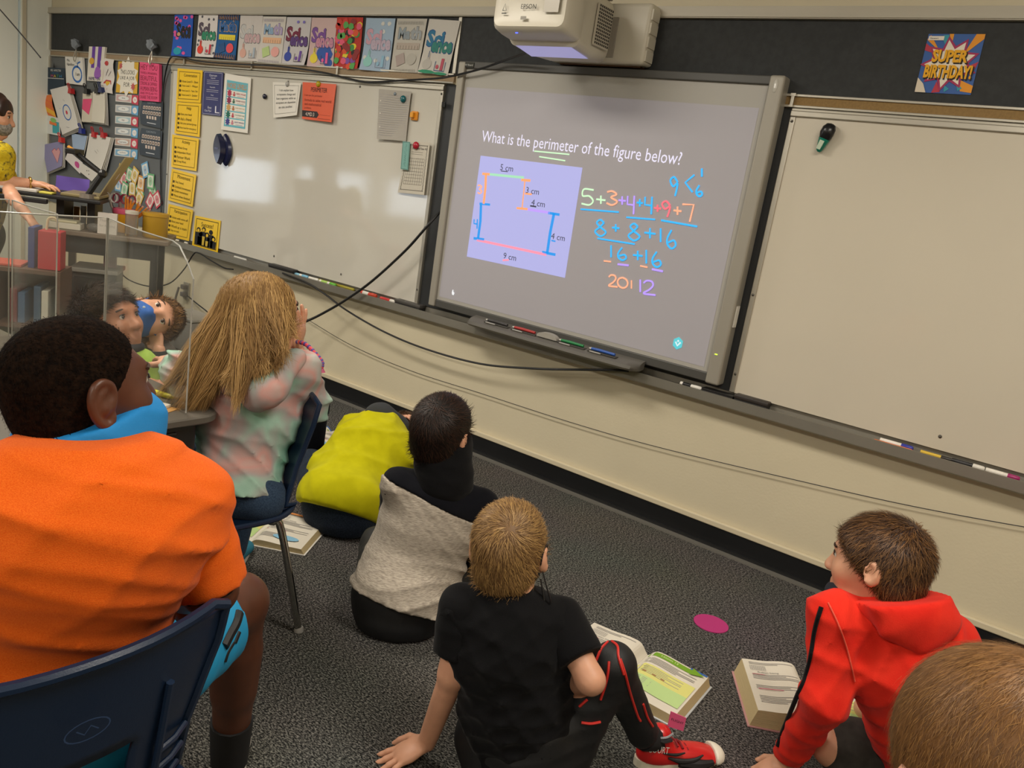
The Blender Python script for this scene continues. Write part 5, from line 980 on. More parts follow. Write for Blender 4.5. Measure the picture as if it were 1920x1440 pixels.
gface = nrm([-.06, -1.0]); 
place_chair(girl_chair, .975, -2.015, gface, 'navy plastic chair under the blond girl, chrome leg showing', .95)
place_chair(fore_chair, 2.90, -2.55, (-.35, .94), 'navy plastic chair under the person with short brown hair close to the lens', 1.0)
# ================================================================== people
# ---- implicit surface engine: shapes are blended on a grid and meshed, so a body is one continuous skin
class Field:
    def __init__(s): s.p = []
    def cap(s, a, b, ra, rb, k=.02, op='u'): s.p.append(('cap', np.asarray(a, float), np.asarray(b, float), ra, rb, k, op)); return s
    def ell(s, c, r, R=None, k=.02, op='u'): s.p.append(('ell', np.asarray(c, float), np.asarray(r, float), np.eye(3) if R is None else np.asarray(R, float), k, op)); return s
    def econe(s, a, b, right, wa, wb, k=.03, op='u'):      # elliptic cone a->b, w = (half width along right, half depth)
        s.p.append(('ec', np.asarray(a, float), np.asarray(b, float), np.asarray(right, float), wa, wb, k, op)); return s
    def chain(s, pts, rad, k=.015, op='u'):
        for i in range(len(pts)-1): s.cap(pts[i], pts[i+1], rad[i], rad[i+1], k, op)
        return s
    def bounds(s):
        lo = np.full(3, 1e9); hi = np.full(3, -1e9)
        for q in s.p:
            if q[-1] != 'u': continue
            l, h = s._bb(q); lo = np.minimum(lo, l); hi = np.maximum(hi, h)
        return lo, hi
    def _bb(s, q):
        if q[0] == 'cap': r = max(q[3], q[4]); return np.minimum(q[1], q[2])-r, np.maximum(q[1], q[2])+r
        if q[0] == 'ell': r = np.abs(q[3].T) @ q[2]; return q[1]-r, q[1]+r
        r = max(max(q[4]), max(q[5])); return np.minimum(q[1], q[2])-r, np.maximum(q[1], q[2])+r
    def grid(s, res, pad=.03):
        lo, hi = s.bounds(); lo = lo-pad; n = np.ceil((hi+pad-lo)/res).astype(int)+1
        ax = [lo[i]+res*np.arange(n[i]) for i in range(3)]
        F = np.full(n, .5, np.float32)
        for q in s.p:
            k = q[-2]; l, h = s._bb(q); m = k+2.5*res+.004
            i0 = np.maximum(0, np.floor((l-m-lo)/res).astype(int)); i1 = np.minimum(n, np.ceil((h+m-lo)/res).astype(int)+1)
            if np.any(i1 <= i0): continue
            X = ax[0][i0[0]:i1[0]][:, None, None]; Y = ax[1][i0[1]:i1[1]][None, :, None]; Z = ax[2][i0[2]:i1[2]][None, None, :]
            d = s._dist(q, X, Y, Z).astype(np.float32)
            sl = tuple(slice(i0[i], i1[i]) for i in range(3)); f = F[sl]
            if q[-1] == 'u':
                hh = np.clip(.5+.5*(f-d)/k, 0, 1); F[sl] = f*(1-hh)+d*hh-k*hh*(1-hh)
            else:
                hh = np.clip(.5-.5*(f+d)/k, 0, 1); F[sl] = f*(1-hh)-d*hh+k*hh*(1-hh)
        return F, lo, ax
    def _dist(s, q, X, Y, Z):
        if q[0] == 'cap':
            a, b, ra, rb = q[1:5]; v = b-a; L = float(v @ v)+1e-12
            t = np.clip(((X-a[0])*v[0]+(Y-a[1])*v[1]+(Z-a[2])*v[2])/L, 0, 1)
            return np.sqrt((X-a[0]-t*v[0])**2+(Y-a[1]-t*v[1])**2+(Z-a[2]-t*v[2])**2)-(ra+(rb-ra)*t)
        if q[0] == 'ell':
            c, r, R = q[1:4]; x, y, z = X-c[0], Y-c[1], Z-c[2]
            l = [R[i][0]*x+R[i][1]*y+R[i][2]*z for i in range(3)]
        else:
            a, b, rt, wa, wb = q[1:6]; v = b-a; L = float(v @ v)+1e-12; axn = v/math.sqrt(L)
            rt = rt-axn*(rt @ axn); rt = rt/np.linalg.norm(rt); fw = np.cross(axn, rt)
            t = np.clip(((X-a[0])*v[0]+(Y-a[1])*v[1]+(Z-a[2])*v[2])/L, 0, 1)
            x, y, z = X-a[0]-t*v[0], Y-a[1]-t*v[1], Z-a[2]-t*v[2]
            w = wa[0]+(wb[0]-wa[0])*t; dp = wa[1]+(wb[1]-wa[1])*t
            l = [rt[0]*x+rt[1]*y+rt[2]*z, fw[0]*x+fw[1]*y+fw[2]*z, axn[0]*x+axn[1]*y+axn[2]*z]; r = [w, dp, np.minimum(w, dp)]
        k0 = np.sqrt((l[0]/r[0])**2+(l[1]/r[1])**2+(l[2]/r[2])**2); k1 = np.sqrt((l[0]/r[0]**2)**2+(l[1]/r[1]**2)**2+(l[2]/r[2]**2)**2)+1e-9
        return k0*(k0-1)/k1
def nets(F, lo, res):
    s = F < 0; c = np.zeros(tuple(n-1 for n in F.shape), np.uint8)
    for i in (0, 1):
        for j in (0, 1):
            for k in (0, 1): c += s[i:F.shape[0]-1+i, j:F.shape[1]-1+j, k:F.shape[2]-1+k]
    act = (c > 0) & (c < 8); ids = np.argwhere(act)
    if len(ids) == 0: return np.zeros((0, 3)), np.zeros((0, 4), int)
    idx = np.full(act.shape, -1, np.int64); idx[act] = np.arange(len(ids))
    pos = np.zeros((len(ids), 3)); cnt = np.zeros(len(ids)); cor = [(i, j, k) for i in (0, 1) for j in (0, 1) for k in (0, 1)]
    val = {q: F[ids[:, 0]+q[0], ids[:, 1]+q[1], ids[:, 2]+q[2]] for q in cor}
    for a in cor:
        for ax in range(3):
            if a[ax] == 1: continue
            b = list(a); b[ax] = 1; b = tuple(b); fa, fb = val[a], val[b]; m = (fa < 0) != (fb < 0)
            t = np.where(m, fa/np.where(m, fa-fb, 1), 0); e = np.array(a, float)[None]+t[:, None]*(np.array(b)-np.array(a))[None]
            pos += e*m[:, None]; cnt += m
    V = lo+res*(ids+pos/cnt[:, None]); Q = []
    for ax in range(3):
        o1, o2 = [(1, 2), (2, 0), (0, 1)][ax]
        sl0 = [slice(1, -1)]*3; sl0[ax] = slice(0, -1); sl1 = list(sl0); sl1[ax] = slice(1, None)
        a, b = s[tuple(sl0)], s[tuple(sl1)]; e = np.argwhere(a != b)
        if len(e) == 0: continue
        fl = a[e[:, 0], e[:, 1], e[:, 2]]; base = e.copy()
        for o in (0, 1, 2):
            if o != ax: base[:, o] += 1
        def cell(d1, d2): q = base.copy(); q[:, o1] += d1; q[:, o2] += d2; return idx[q[:, 0], q[:, 1], q[:, 2]]
        q = np.stack([cell(-1, -1), cell(0, -1), cell(0, 0), cell(-1, 0)], 1); q[~fl] = q[~fl][:, ::-1]; Q.append(q)
    Q = np.concatenate(Q); Q = Q[(Q >= 0).all(1)]
    return V, Q
def folds(amp, dirs, seed=0, warp=.6):                     # cloth creases: warped sine ridges along the given directions
    r_ = np.random.default_rng(seed); D = [(np.asarray(d, float), r_.uniform(0, 6.3), r_.normal(size=3)*9, r_.uniform(0, 6.3)) for d in dirs]
    def f(X, Y, Z):
        o = 0
        for d, ph, w_, p2 in D:
            wv = np.sin(X*w_[0]+Y*w_[1]+Z*w_[2]+p2); env = .5+.5*np.sin(X*w_[2]*.7+Y*w_[0]*.7+Z*w_[1]*.7+ph)
            a = X*d[0]+Y*d[1]+Z*d[2]+ph+warp*2.2*wv; o = o-(1-np.abs(np.sin(a)))**2.2*env+.12
        return amp*o
    return f
def field_mesh(fd, res, cuts=(), disp=None, floor=None):
    F, lo, ax = fd.grid(res)
    X, Y, Z = ax[0][:, None, None], ax[1][None, :, None], ax[2][None, None, :]
    if disp is not None: F = F+np.where(np.abs(F) < .03, disp(X, Y, Z), 0).astype(np.float32)
    for (pt, n) in cuts:
        n = nrm(n); F = np.maximum(F, ((X-pt[0])*n[0]+(Y-pt[1])*n[1]+(Z-pt[2])*n[2]).astype(np.float32))
    if floor is not None: F = np.maximum(F, (floor-Z).astype(np.float32)*np.ones_like(F))
    V, Q = nets(F, lo, res)
    for _ in range(3 if (disp is not None and res > .0045) else 1):      # light relaxation of the grid
        A = np.zeros_like(V); n = np.zeros(len(V))
        for k in range(4):
            np.add.at(A, Q[:, k], V[Q[:, (k+1) % 4]]); np.add.at(n, Q[:, k], 1)
        ok = n > 0; V[ok] = V[ok]*.5+.5*A[ok]/n[ok][:, None]
    return V, Q
def mesh_obj(name, parts, m, parent, smooth=True):
    vs = []; fs = []; n = 0; mi = []
    for k, (V, Q) in enumerate(parts): vs.append(V); fs.append(Q+n); n += len(V)
    V = np.concatenate(vs); Q = np.concatenate(fs); me = bpy.data.meshes.new(name)
    me.vertices.add(len(V)); me.vertices.foreach_set('co', V.astype(np.float32).ravel())
    me.loops.add(Q.size); me.loops.foreach_set('vertex_index', Q.ravel().astype(np.int32)); me.polygons.add(len(Q))
    me.polygons.foreach_set('loop_start', np.arange(0, Q.size, 4, dtype=np.int32)); me.polygons.foreach_set('loop_total', np.full(len(Q), 4, np.int32))
    me.update(calc_edges=True); me.validate(); return link(name, me, m, parent, smooth)
def obj_surface(o):
    me = o.data; n = len(me.vertices); V = np.empty(n*3, np.float32); me.vertices.foreach_get('co', V); N = np.empty(n*3, np.float32); me.vertices.foreach_get('normal', N); return V.reshape(-1, 3), N.reshape(-1, 3)
def strands(name, roots, normals, dirs, length, width, mats, parent, lift=.25, droop=0.0, seed=0, jit=.25, sink=.003):
    r_ = np.random.default_rng(seed); n = len(roots); L = length*(1+.35*(r_.random(n)-.5)*2) if np.isscalar(length) else length
    D = dirs+jit*r_.normal(size=(n, 3)); D -= normals*(D*normals).sum(1, keepdims=True); D /= np.linalg.norm(D, axis=1, keepdims=True)+1e-9
    S = np.cross(D, normals); S /= np.linalg.norm(S, axis=1, keepdims=True)+1e-9
    L = np.asarray(L)[:, None]; p0 = roots-normals*sink; p1 = p0+(D*.75+normals*lift)*L*.5; p2 = p1+(D+normals*lift*.3+np.array([0, 0, -droop]))*L*.5
    w = width; V = np.stack([p0-S*w, p0+S*w, p1-S*w*.8, p1+S*w*.8, p2-S*w*.15, p2+S*w*.15], 1).reshape(-1, 3)
    b = 6*np.arange(n)[:, None]; Q = np.concatenate([b+np.array([[0, 1, 3, 2]]), b+np.array([[2, 3, 5, 4]])], 1).reshape(-1, 4)
    o = mesh_obj(name, [(V, Q)], mats, parent); o.data.polygons.foreach_set('material_index', np.repeat(r_.integers(0, len(mats), n), 2).astype(np.int32)); o['kind'] = 'stuff'; return o
# ---- anatomy
def frame(fwd, up):
    f = nrm(fwd); u = np.asarray(up, float); u = nrm(u-f*(u @ f)); return np.array([np.cross(f, u), f, u])   # rows: right, forward, up
SKIN_L = mat('fair_skin', '#d09a7c', .5, sub=.08, var=.05, vscale=30); SKIN_D = mat('brown_skin', '#55301f', .45, sub=.04, var=.08, vscale=30); SKIN_M = mat('tan_skin', '#b0795a', .5, sub=.06, var=.05, vscale=30)
M_EYE = mat('eye_white', '#d8d2c8', .15); M_IRIS = mat('iris_brown', '#2a1a12', .1)
def head_field(fd, c, fr, s=1.0, neck=None, nr=.047, ears=True):
    W = lambda x, y, z: c+s*(fr[0]*x+fr[1]*y+fr[2]*z)
    E = lambda p, r, k=.02, op='u', R=None: fd.ell(W(*p), np.array(r)*s, fr if R is None else R, k*s, op)
    E((0, -.014, .026), (.073, .093, .081)); E((0, .030, -.015), (.061, .062, .082), .03); E((0, .034, -.072), (.047, .048, .042), .03)
    for sx in (-1, 1): E((sx*.033, .058, -.028), (.028, .028, .026), .025)
    fd.cap(W(-.032, .078, .024), W(.032, .078, .024), .012*s, .012*s, .02*s)
    for sx in (-1, 1): E((sx*.030, .100, .006), (.017, .016, .011), .012, 's')
    fd.cap(W(0, .088, .008), W(0, .106, -.030), .007*s, .012*s, .012*s)
    for sx in (-1, 1): E((sx*.010, .100, -.034), (.008, .009, .007), .008)
    fd.cap(W(-.016, .089, -.060), W(.016, .089, -.060), .006*s, .006*s, .008*s); fd.cap(W(-.013, .088, -.072), W(.013, .088, -.072), .007*s, .007*s, .008*s)
    E((0, .074, -.098), (.018, .016, .014), .02)
    if ears:
        for sx in (-1, 1):
            a = .35*sx; R = np.array([fr[0]*math.cos(a)-fr[1]*math.sin(a), fr[0]*math.sin(a)+fr[1]*math.cos(a), fr[2]])
            E((sx*.082, -.012, -.008), (.012, .020, .031), .008, 'u', R); E((sx*.093, -.006, -.004), (.010, .012, .021), .006, 's', R)
    if neck is not None: fd.cap(W(0, -.025, -.05), neck, nr*s, nr*1.1*s, .03)
    return W
def ear_field(W, sx, s):                                   # a detailed outer ear for heads near the lens
    fd = Field(); q = lambda y, z: W(sx*(.077+.30*max(0, .012-y)+.10*abs(z)*.3), -.004+y, -.006+z)
    rim = spline([q(*p) for p in [(.008, -.004), (.012, .012), (.008, .027), (-.006, .035), (-.020, .030), (-.027, .014), (-.026, -.004), (-.019, -.020), (-.008, -.031), (.003, -.028), (.006, -.016)]], 4)
    fd.chain(rim, [.0046*s]*len(rim), .004*s); inner = spline([q(*p) for p in [(-.004, .024), (-.014, .014), (-.015, .0), (-.009, -.012)]], 4); fd.chain(inner, [.0042*s]*len(inner), .005*s)
    a, b, c = q(.010, 0), q(-.024, 0), q(-.008, .03); n = nrm(np.cross(b-a, c-a)); u_ = nrm(b-a); R = np.array([u_, np.cross(n, u_), n]); fd.ell((a+b)/2-n*0, (.019*s, .032*s, .0035*s), R, .006*s); fd.cap(q(.006, -.005), q(.008, .003), .0055*s, .005*s, .005*s)
    fd.cap(W(sx*.066, -.004, -.006), q(-.006, -.004), .016*s, .008*s, .01*s)
    return fd
def eyes(W, fr, s, parent):
    for sx in (-1, 1):
        p = W(sx*.030, .0765, .006); g = MB().ball(p, .0118*s, 12).build('eye', M_EYE, parent, True)
        q = p+fr[1]*.0085*s+fr[0]*0; MB().ball(q-fr[1]*.0016*s, .0072*s, 10).build('iris', M_IRIS, g, True)
        # lashes and brow
        MB().tube([W(sx*.030+.014*t, .0845+.004*(1-t*t), .014-.004*t*t) for t in np.linspace(-1, 1, 7)], .0016*s, 5).build('lashes', flat('#20140e', .6), parent)
        MB().tube([W(sx*.030+.019*t, .0885-.004*t*t*abs(sx*t+1), .030-.004*t*t) for t in np.linspace(-1, 1, 7)], .003*s, 5).build('eyebrow', flat('#3a2618', .8), parent)
def hand_field(wrist, fdir, palm, side, s=1.0, curl=(.3, .3, .3, .3), spread=.12, thumb=.9, kb=.006, el=None):
    """hand from the wrist along fdir; palm = direction the palm faces; side = +1 if the thumb lies towards cross(fdir, palm)"""
    f = nrm(fdir); p = np.asarray(palm, float); p = nrm(p-f*(p @ f)); t = np.cross(f, p)*side; fd = Field(); wr = np.asarray(wrist, float)
    fd.cap(wr-(f if el is None else nrm(wr-np.asarray(el)))*.05*s, wr+f*.006*s, .022*s, .020*s, .02*s)
    R = np.array([t, f, p]); fd.ell(wr+f*.040*s, (.033*s, .042*s, .015*s), R, .015*s); fd.ell(wr+f*.055*s, (.034*s, .026*s, .013*s), R, .012*s)
    L = (.062, .072, .068, .054); rd = (.0082, .0085, .0082, .0073); off = (.024, .008, -.009, -.025)
    for i in range(4):
        b = wr+f*(.072-.004*abs(i-1.3))*s+t*off[i]*s; d = nrm(f+t*spread*(1.2-.8*i)); seg = (.46, .30, .24); q = b-d*.015*s; pr = .0092*s
        for j in range(3):
            a = curl[i]*(j+.6); dd = nrm(d*math.cos(a)+p*math.sin(a)); q2 = (b if j == 0 else q)+dd*L[i]*seg[j]*s
            if j == 0: fd.cap(q, b, .0095*s, rd[i]*1.05*s, kb*s); q = b
            fd.cap(q, q2, rd[i]*(1.05-.1*j)*s, rd[i]*(.97-.12*j)*s, .003*s); q = q2
    b = wr+f*.018*s+t*.024*s+p*.004*s; d1 = nrm(f*.65+t*thumb+p*.25); q1 = b+d1*.036*s; d2 = nrm(f*1.0+t*thumb*.35+p*.25); q2 = q1+d2*.028*s; q3 = q2+nrm(d2+p*.2)*.022*s
    fd.cap(b-d1*.01*s, q1, .014*s, .0105*s, .012*s); fd.cap(q1, q2, .0105*s, .0092*s, .003*s); fd.cap(q2, q3, .0092*s, .0075*s, .003*s)
    return fd
def torso_field(fd, J, inf=0.0, w=(.115, .10, .118, .10), dp=(.085, .08, .088, .07), k=.05):
    R = J['R']; fd.econe(J['pel'], J['wai'], R, (w[0]+inf, dp[0]+inf), (w[1]+inf, dp[1]+inf), k); fd.econe(J['wai'], J['che'], R, (w[1]+inf, dp[1]+inf), (w[2]+inf, dp[2]+inf), k)
    up = J['nec']*.35+J['che']*.65; fd.econe(J['che'], up, R, (w[2]+inf, dp[2]+inf), (w[3]+inf, dp[3]+inf), k)
    for s2 in ('L', 'R'): fd.cap(up, J['sh'+s2], .06+inf, .045+inf, .04)
    fd.cap(up, J['nec'], .058+inf, .045+inf*.8, .04); return fd
def limb(fd, a, b, c, r, inf=0.0, k=.02): fd.cap(a, b, r[0]+inf, r[1]+inf, k); fd.cap(b, c, r[1]*.97+inf, r[2]+inf, k); return fd
HG = frame(nrm(CF*[1, 1, 0]), (0, 0, 1)); RH, FH, ZH = HG[0], HG[1], np.array([0, 0, 1.0])   # picture-right and picture-away on the floor plane
def person(loc, label): return empty('person', loc, label, 'person')
def hair_cap(c, fr, s, parent, m, thick=.010, plane=(.657, -.754, .006), res=.006, extra=None, bump=None, name='hair'):
    W = lambda x, y, z: c+s*(fr[0]*x+fr[1]*y+fr[2]*z); fd = Field()
    fd.ell(W(0, -.014, .026), np.array((.073+thick*.75, .093+thick, .081+thick))*s, fr, .01); fd.ell(W(0, -.045, -.035), np.array((.060+thick*.6, .050+thick*.6, .055))*s, fr, .03)
    if extra: extra(fd, W)
    n = fr[1]*plane[0]+fr[2]*plane[1]; cuts = [(c+n*plane[2]*s, n)]
    V, Q = field_mesh(fd, res, cuts, bump); return mesh_obj(name, [(V, Q)], m, parent), W
def hair_pick(o, c, n, seed, cond=None):
    V, N = obj_surface(o); out = (V-c); keep = (N*out).sum(1) > .2*np.linalg.norm(out, axis=1)
    if cond is not None: keep &= cond(V)
    idx = np.where(keep)[0]; r_ = np.random.default_rng(seed); i = r_.choice(idx, n); j = r_.normal(size=(n, 3))*.0025
    return V[i]+j, N[i]
def short_hair(o, c, fr, s, n, length, width, mats, parent, whorl=(0.01, -.06, .075), lift=.3, seed=1, droop=.0, toward=None, mix=.5, cond=None):
    P_, N_ = hair_pick(o, c, n, seed, cond); wc = c+s*(fr[0]*whorl[0]+fr[1]*whorl[1]+fr[2]*whorl[2])
    D = P_-wc; D -= N_*(D*N_).sum(1, keepdims=True); D /= np.linalg.norm(D, axis=1, keepdims=True)+1e-9
    sw = np.cross(N_, D); D = D+.35*sw
    if toward is not None: D = D*(1-mix)+np.asarray(toward)*mix
    return strands('hair_strands', P_, N_, D, length, width, mats, parent if parent is not o else o, lift, droop, seed)
def cut_plane(p, n): return (np.asarray(p, float), np.asarray(n, float))
# ---------------------------------------------------------------- cloth and hair materials
def dye_mat(name, cols, scale, rough=.9):
    m = bpy.data.materials.new(name); m.use_nodes = True; nt = m.node_tree; b = nt.nodes['Principled BSDF']; b.inputs['Roughness'].default_value = rough; b.inputs['Specular IOR Level'].default_value = .15
    tc = nt.nodes.new('ShaderNodeTexCoord'); ns = nt.nodes.new('ShaderNodeTexNoise'); ns.inputs['Scale'].default_value = scale; ns.inputs['Detail'].default_value = 2.5; ns.inputs['Distortion'].default_value = .4; nt.links.new(tc.outputs['Object'], ns.inputs['Vector'])
    rp = nt.nodes.new('ShaderNodeValToRGB'); el = rp.color_ramp.elements
    while len(el) < len(cols): el.new(.5)
    for i, (p, c) in enumerate(cols): el[i].position = p; el[i].color = lin(c)
    nt.links.new(ns.outputs['Fac'], rp.inputs[0]); nt.links.new(rp.outputs[0], b.inputs['Base Color'])
    n2 = nt.nodes.new('ShaderNodeTexNoise'); n2.inputs['Scale'].default_value = 350; nt.links.new(tc.outputs['Object'], n2.inputs['Vector']); bp = nt.nodes.new('ShaderNodeBump'); bp.inputs['Strength'].default_value = .25; bp.inputs['Distance'].default_value = .001; nt.links.new(n2.outputs['Fac'], bp.inputs['Height']); nt.links.new(bp.outputs[0], b.inputs['Normal'])
    return m
def cloth(name, c, c2=None, vs=350, st=None, b=.3): return mat(name, c, .92, bump=b, bscale=500, color2=c2, vscale=vs, spec=.12, sheen=.05, stretch=st)
C_ORANGE = cloth('orange_heather_jersey', '#d8540f', '#e66c1e', 650, (1, 1, 2.0)); C_BLACK = cloth('black_jersey', '#101012'); C_PANTS = mat('black_sport_knit', '#0e0f12', .6, bump=.15, bscale=400)
C_GREYH = cloth('oatmeal_heather', '#8f867b', '#bdb3a4', 120, (.6, .6, 5)); C_BLACK2 = cloth('navy_black_jersey', '#0f1016'); C_YEL = cloth('acid_yellow_fleece', '#b3ad0a', '#bfb90f', 20); C_RED = cloth('red_hoodie_fleece', '#d1261a', '#dc3020', 15); C_GRYSH = cloth('charcoal_shorts', '#33322f', '#3d3b38', 40)
C_TIE = dye_mat('tie_dye_fleece', [(.30, '#6fa48c'), (.42, '#9fbfae'), (.50, '#a9a3a0'), (.58, '#c99a92'), (.66, '#b9b4ae'), (.76, '#7fae97')], 6.5)
C_JEAN = cloth('denim', '#27364a', '#3a4c62', 300); C_NAVYP = cloth('dark_navy_cloth', '#11141f'); C_BLUE = mat('bright_blue_cloth', '#0f7fc4', .8, bump=.2, bscale=500); C_BLUES = mat('cyan_shorts', '#1d93c6', .6); C_GREEN = cloth('lime_green_jersey', '#8fae4a', '#9ab855', 30); C_GREYS = cloth('grey_marl_sleeve', '#77726e', '#8f8a84', 200); C_DGREY = cloth('dark_grey_sleeve', '#3a3c3e'); C_MUST = dye_mat('mustard_print_cloth', [(.3, '#b59a1a'), (.5, '#c9b02a'), (.62, '#8a7a2a'), (.7, '#2a2824')], 40)
H_BLACK = [mat('black_hair', '#0f0b09', .95, spec=.05, bump=1.0, bscale=170, color2='#21160f', vscale=130), mat('black_hair_warm', '#1a110c', .9, spec=.05), mat('black_hair_soft', '#100c0a', .9, spec=.05)]
H_BLOND = [mat('blond_hair', '#9c7a4a', .55, spec=.2), mat('blond_hair_light', '#b5915c', .5, spec=.2), mat('blond_hair_dark', '#80613a', .55, spec=.2), mat('blond_hair_mid', '#8f6d40', .55, spec=.2)]
H_SAND = [mat('sandy_hair', '#8a6a42', .5, spec=.25), mat('sandy_hair_light', '#a5824f', .45, spec=.25), mat('sandy_hair_dark', '#6b4f30', .5, spec=.25)]
H_BROWN = [mat('brown_hair', '#4a3220', .5, spec=.25), mat('brown_hair_light', '#66482c', .45, spec=.25), mat('brown_hair_dark', '#33221a', .5, spec=.25)]
H_DBROWN = [mat('dark_brown_hair', '#241712', .5, spec=.25), mat('dark_brown_hair_light', '#38241a', .45, spec=.25), mat('dark_brown_hair_deep', '#160f0c', .5, spec=.25)]
H_LBROWN = [mat('light_brown_hair', '#785430', .45, spec=.25), mat('light_brown_hair_gold', '#8f683a', .42, spec=.25), mat('light_brown_hair_deep', '#5f4227', .5, spec=.25)]
CREASE = lambda J, k=1.0: [nrm(J['nec']-J['pel'])*60*k+J['R']*18, nrm(J['nec']-J['pel'])*48*k-J['R']*30, nrm(J['nec']-J['pel'])*35*k+J['R']*45]
def shoe(heel, toe, up=ZH, s=1.0):
    d = nrm(toe-heel); L = np.linalg.norm(toe-heel); fd = Field(); sd = np.cross(d, up); R = np.array([sd, d, up])
    fd.ell(heel+d*L*.20+up*.035*s, (.034*s, .05*s, .04*s), R, .02); fd.ell(heel+d*L*.55+up*.028*s, (.036*s, .075*s, .030*s), R, .03); fd.ell(heel+d*L*.82+up*.022*s, (.038*s, .05*s, .024*s), R, .02); fd.cap(heel+d*L*.2+up*.05*s, heel+d*L*.22+up*.085*s, .034*s, .032*s, .02)
    return fd, R
def sole(heel, toe, up, s, m, parent):
    d = nrm(toe-heel); L = np.linalg.norm(toe-heel); sd = np.cross(d, up); pts = []
    for t in np.linspace(0, 2*math.pi, 28, endpoint=False):
        x = math.cos(t); w = .038*s*(1-.12*math.cos(t*1)+.08*math.cos(2*t)); pts.append((x, math.sin(t)*w))
    mb = MB(); c = heel+d*L*.5; mb.prism([(L*.53*x, y) for x, y in pts], lambda a, b: c+d*a+sd*b, lambda a, b: c+d*a+sd*b+up*.022*s); return mb.build('sole', m, parent)

def sleeve(sh, el, t, r0, r1, seed=0, amp=.003):           # open-ended sleeve cut straight at the hem
    sh, el = np.asarray(sh), np.asarray(el); fd = Field(); fd.cap(sh, sh+(el-sh)*(t+.15), r0, r1, .02); ax = nrm(el-sh); q = np.cross(ax, [0, 0, 1.0])
    return field_mesh(fd, .006, [cut_plane(sh+(el-sh)*t, ax)], folds(amp, [ax*55+q*20, ax*40-q*35], seed))
# ================================================================ 1. boy in the black T-shirt
hc = P(956, 1030, 1.86); fr = frame((-.35, .93, -.03), (-.12, -.02, .99)); s = 1.04
J = dict(pel=FL(985, 1405, .10), wai=P(968, 1310, 1.90), che=P(955, 1205, 1.87), nec=P(948, 1108, 1.845), shL=P(868, 1140, 1.84), shR=P(1050, 1165, 1.87)); J['R'] = nrm(J['shR']-J['shL'])
root = person(J['pel']*[1, 1, 0], 'person in a black T-shirt sitting on the carpet, leaning on one hand, seen from behind')
elL, wrL = P(850, 1262, 1.86), FL(800, 1392, .055); elR, wrR = P(1108, 1276, 1.80), P(1062, 1288, 1.96)
fd = Field(); W = head_field(fd, hc, fr, s, J['nec']); torso_field(fd, J, 0); limb(fd, J['shL'], elL, wrL, (.042, .033, .023)); limb(fd, J['shR'], elR, wrR, (.040, .030, .024))
kR = FL(1150, 1246, .345); anR = FL(1208, 1380, .10); kL = J['pel']+FH*.34-RH*.06+ZH*.06; anL = J['pel']+FH*.26+RH*.20; anL[2] = .06; hipR = J['pel']+RH*.085+FH*.03; hipL = J['pel']-RH*.085+FH*.03
limb(fd, hipR, kR, anR, (.07, .048, .030)); limb(fd, hipL, kL, anL, (.07, .048, .030))
hdir = nrm(FL(725, 1428, .012)-wrL); hf = hand_field(wrL, hdir, (0, 0, -1), 1 if np.dot(np.cross(hdir, [0, 0, -1]), RH) < 0 else -1, 1.0, (.10, .08, .10, .12), .22, 1.2, el=elL)
hf2 = hand_field(wrR, nrm(J['che']+FH*.2-wrR), (0, 0, -1), 1, .95, (.5,)*4)
bo = mesh_obj('body', [field_mesh(fd, .006), field_mesh(hf, .003, floor=.002), field_mesh(hf2, .004)], SKIN_L, root)
fd = Field(); torso_field(fd, J, .012, w=(.125, .115, .125, .105)); 
nk = nrm(hc-J['nec'])
fd.cap(J['nec'], J['nec']+nk*.004, .050, .046, .03)
mesh_obj('t_shirt', [field_mesh(fd, .006, [cut_plane(J['nec']+nk*.030-FH*.01, nk), cut_plane(J['pel']-ZH*.02, -ZH)], folds(.007, CREASE(J), 1)), sleeve(J['shL'], elL, .68, .058, .056, 2), sleeve(J['shR'], elR, .66, .060, .058, 3)], C_BLACK, root)
fd = Field(); fd.econe(J['pel']-ZH*.04, J['pel']+ZH*.05, J['R'], (.145, .115), (.128, .098), .04); limb(fd, hipR, kR, anR+nrm(anR-kR)*-.02, (.085, .050, .042), 0, .03); limb(fd, hipL, kL, anL, (.092, .068, .05), 0, .03)
mesh_obj('trousers', [field_mesh(fd, .007, disp=folds(.004, [RH*50, FH*45+ZH*30, ZH*55], 5), floor=.004)], C_PANTS, root)
MPIPE = mat('red_piping', '#c42a22', .5)
mid = (hipR+kR)/2; side = nrm(CAM-kR)
pp = spline([P(1060, 1395, 1.86), P(1090, 1330, 1.88), P(1112, 1270, 1.92), P(1128, 1225, 1.97), P(1146, 1203, 2.0), P(1160, 1225, 2.0), P(1178, 1290, 2.01), P(1200, 1352, 2.02)], 8)
def snap(pts, o, off=.002):                                # lay a line on the surface of a mesh, as seen on the side facing the lens
    o.data.update(); bpy.context.view_layer.update(); out = []
    mi = o.matrix_world.inverted()
    for q in pts:
        d = nrm(np.asarray(q)-CAM); ok, loc, nn, _ = o.ray_cast(Vector(CAM), Vector(d))
        if ok: out.append(np.array(loc)-d*off)
    return out
tro = root.children[-1]
tro = [c for c in root.children if c.name.startswith('trousers')][0]; shl = [c for c in root.children if c.name.startswith('t_shirt')][0]
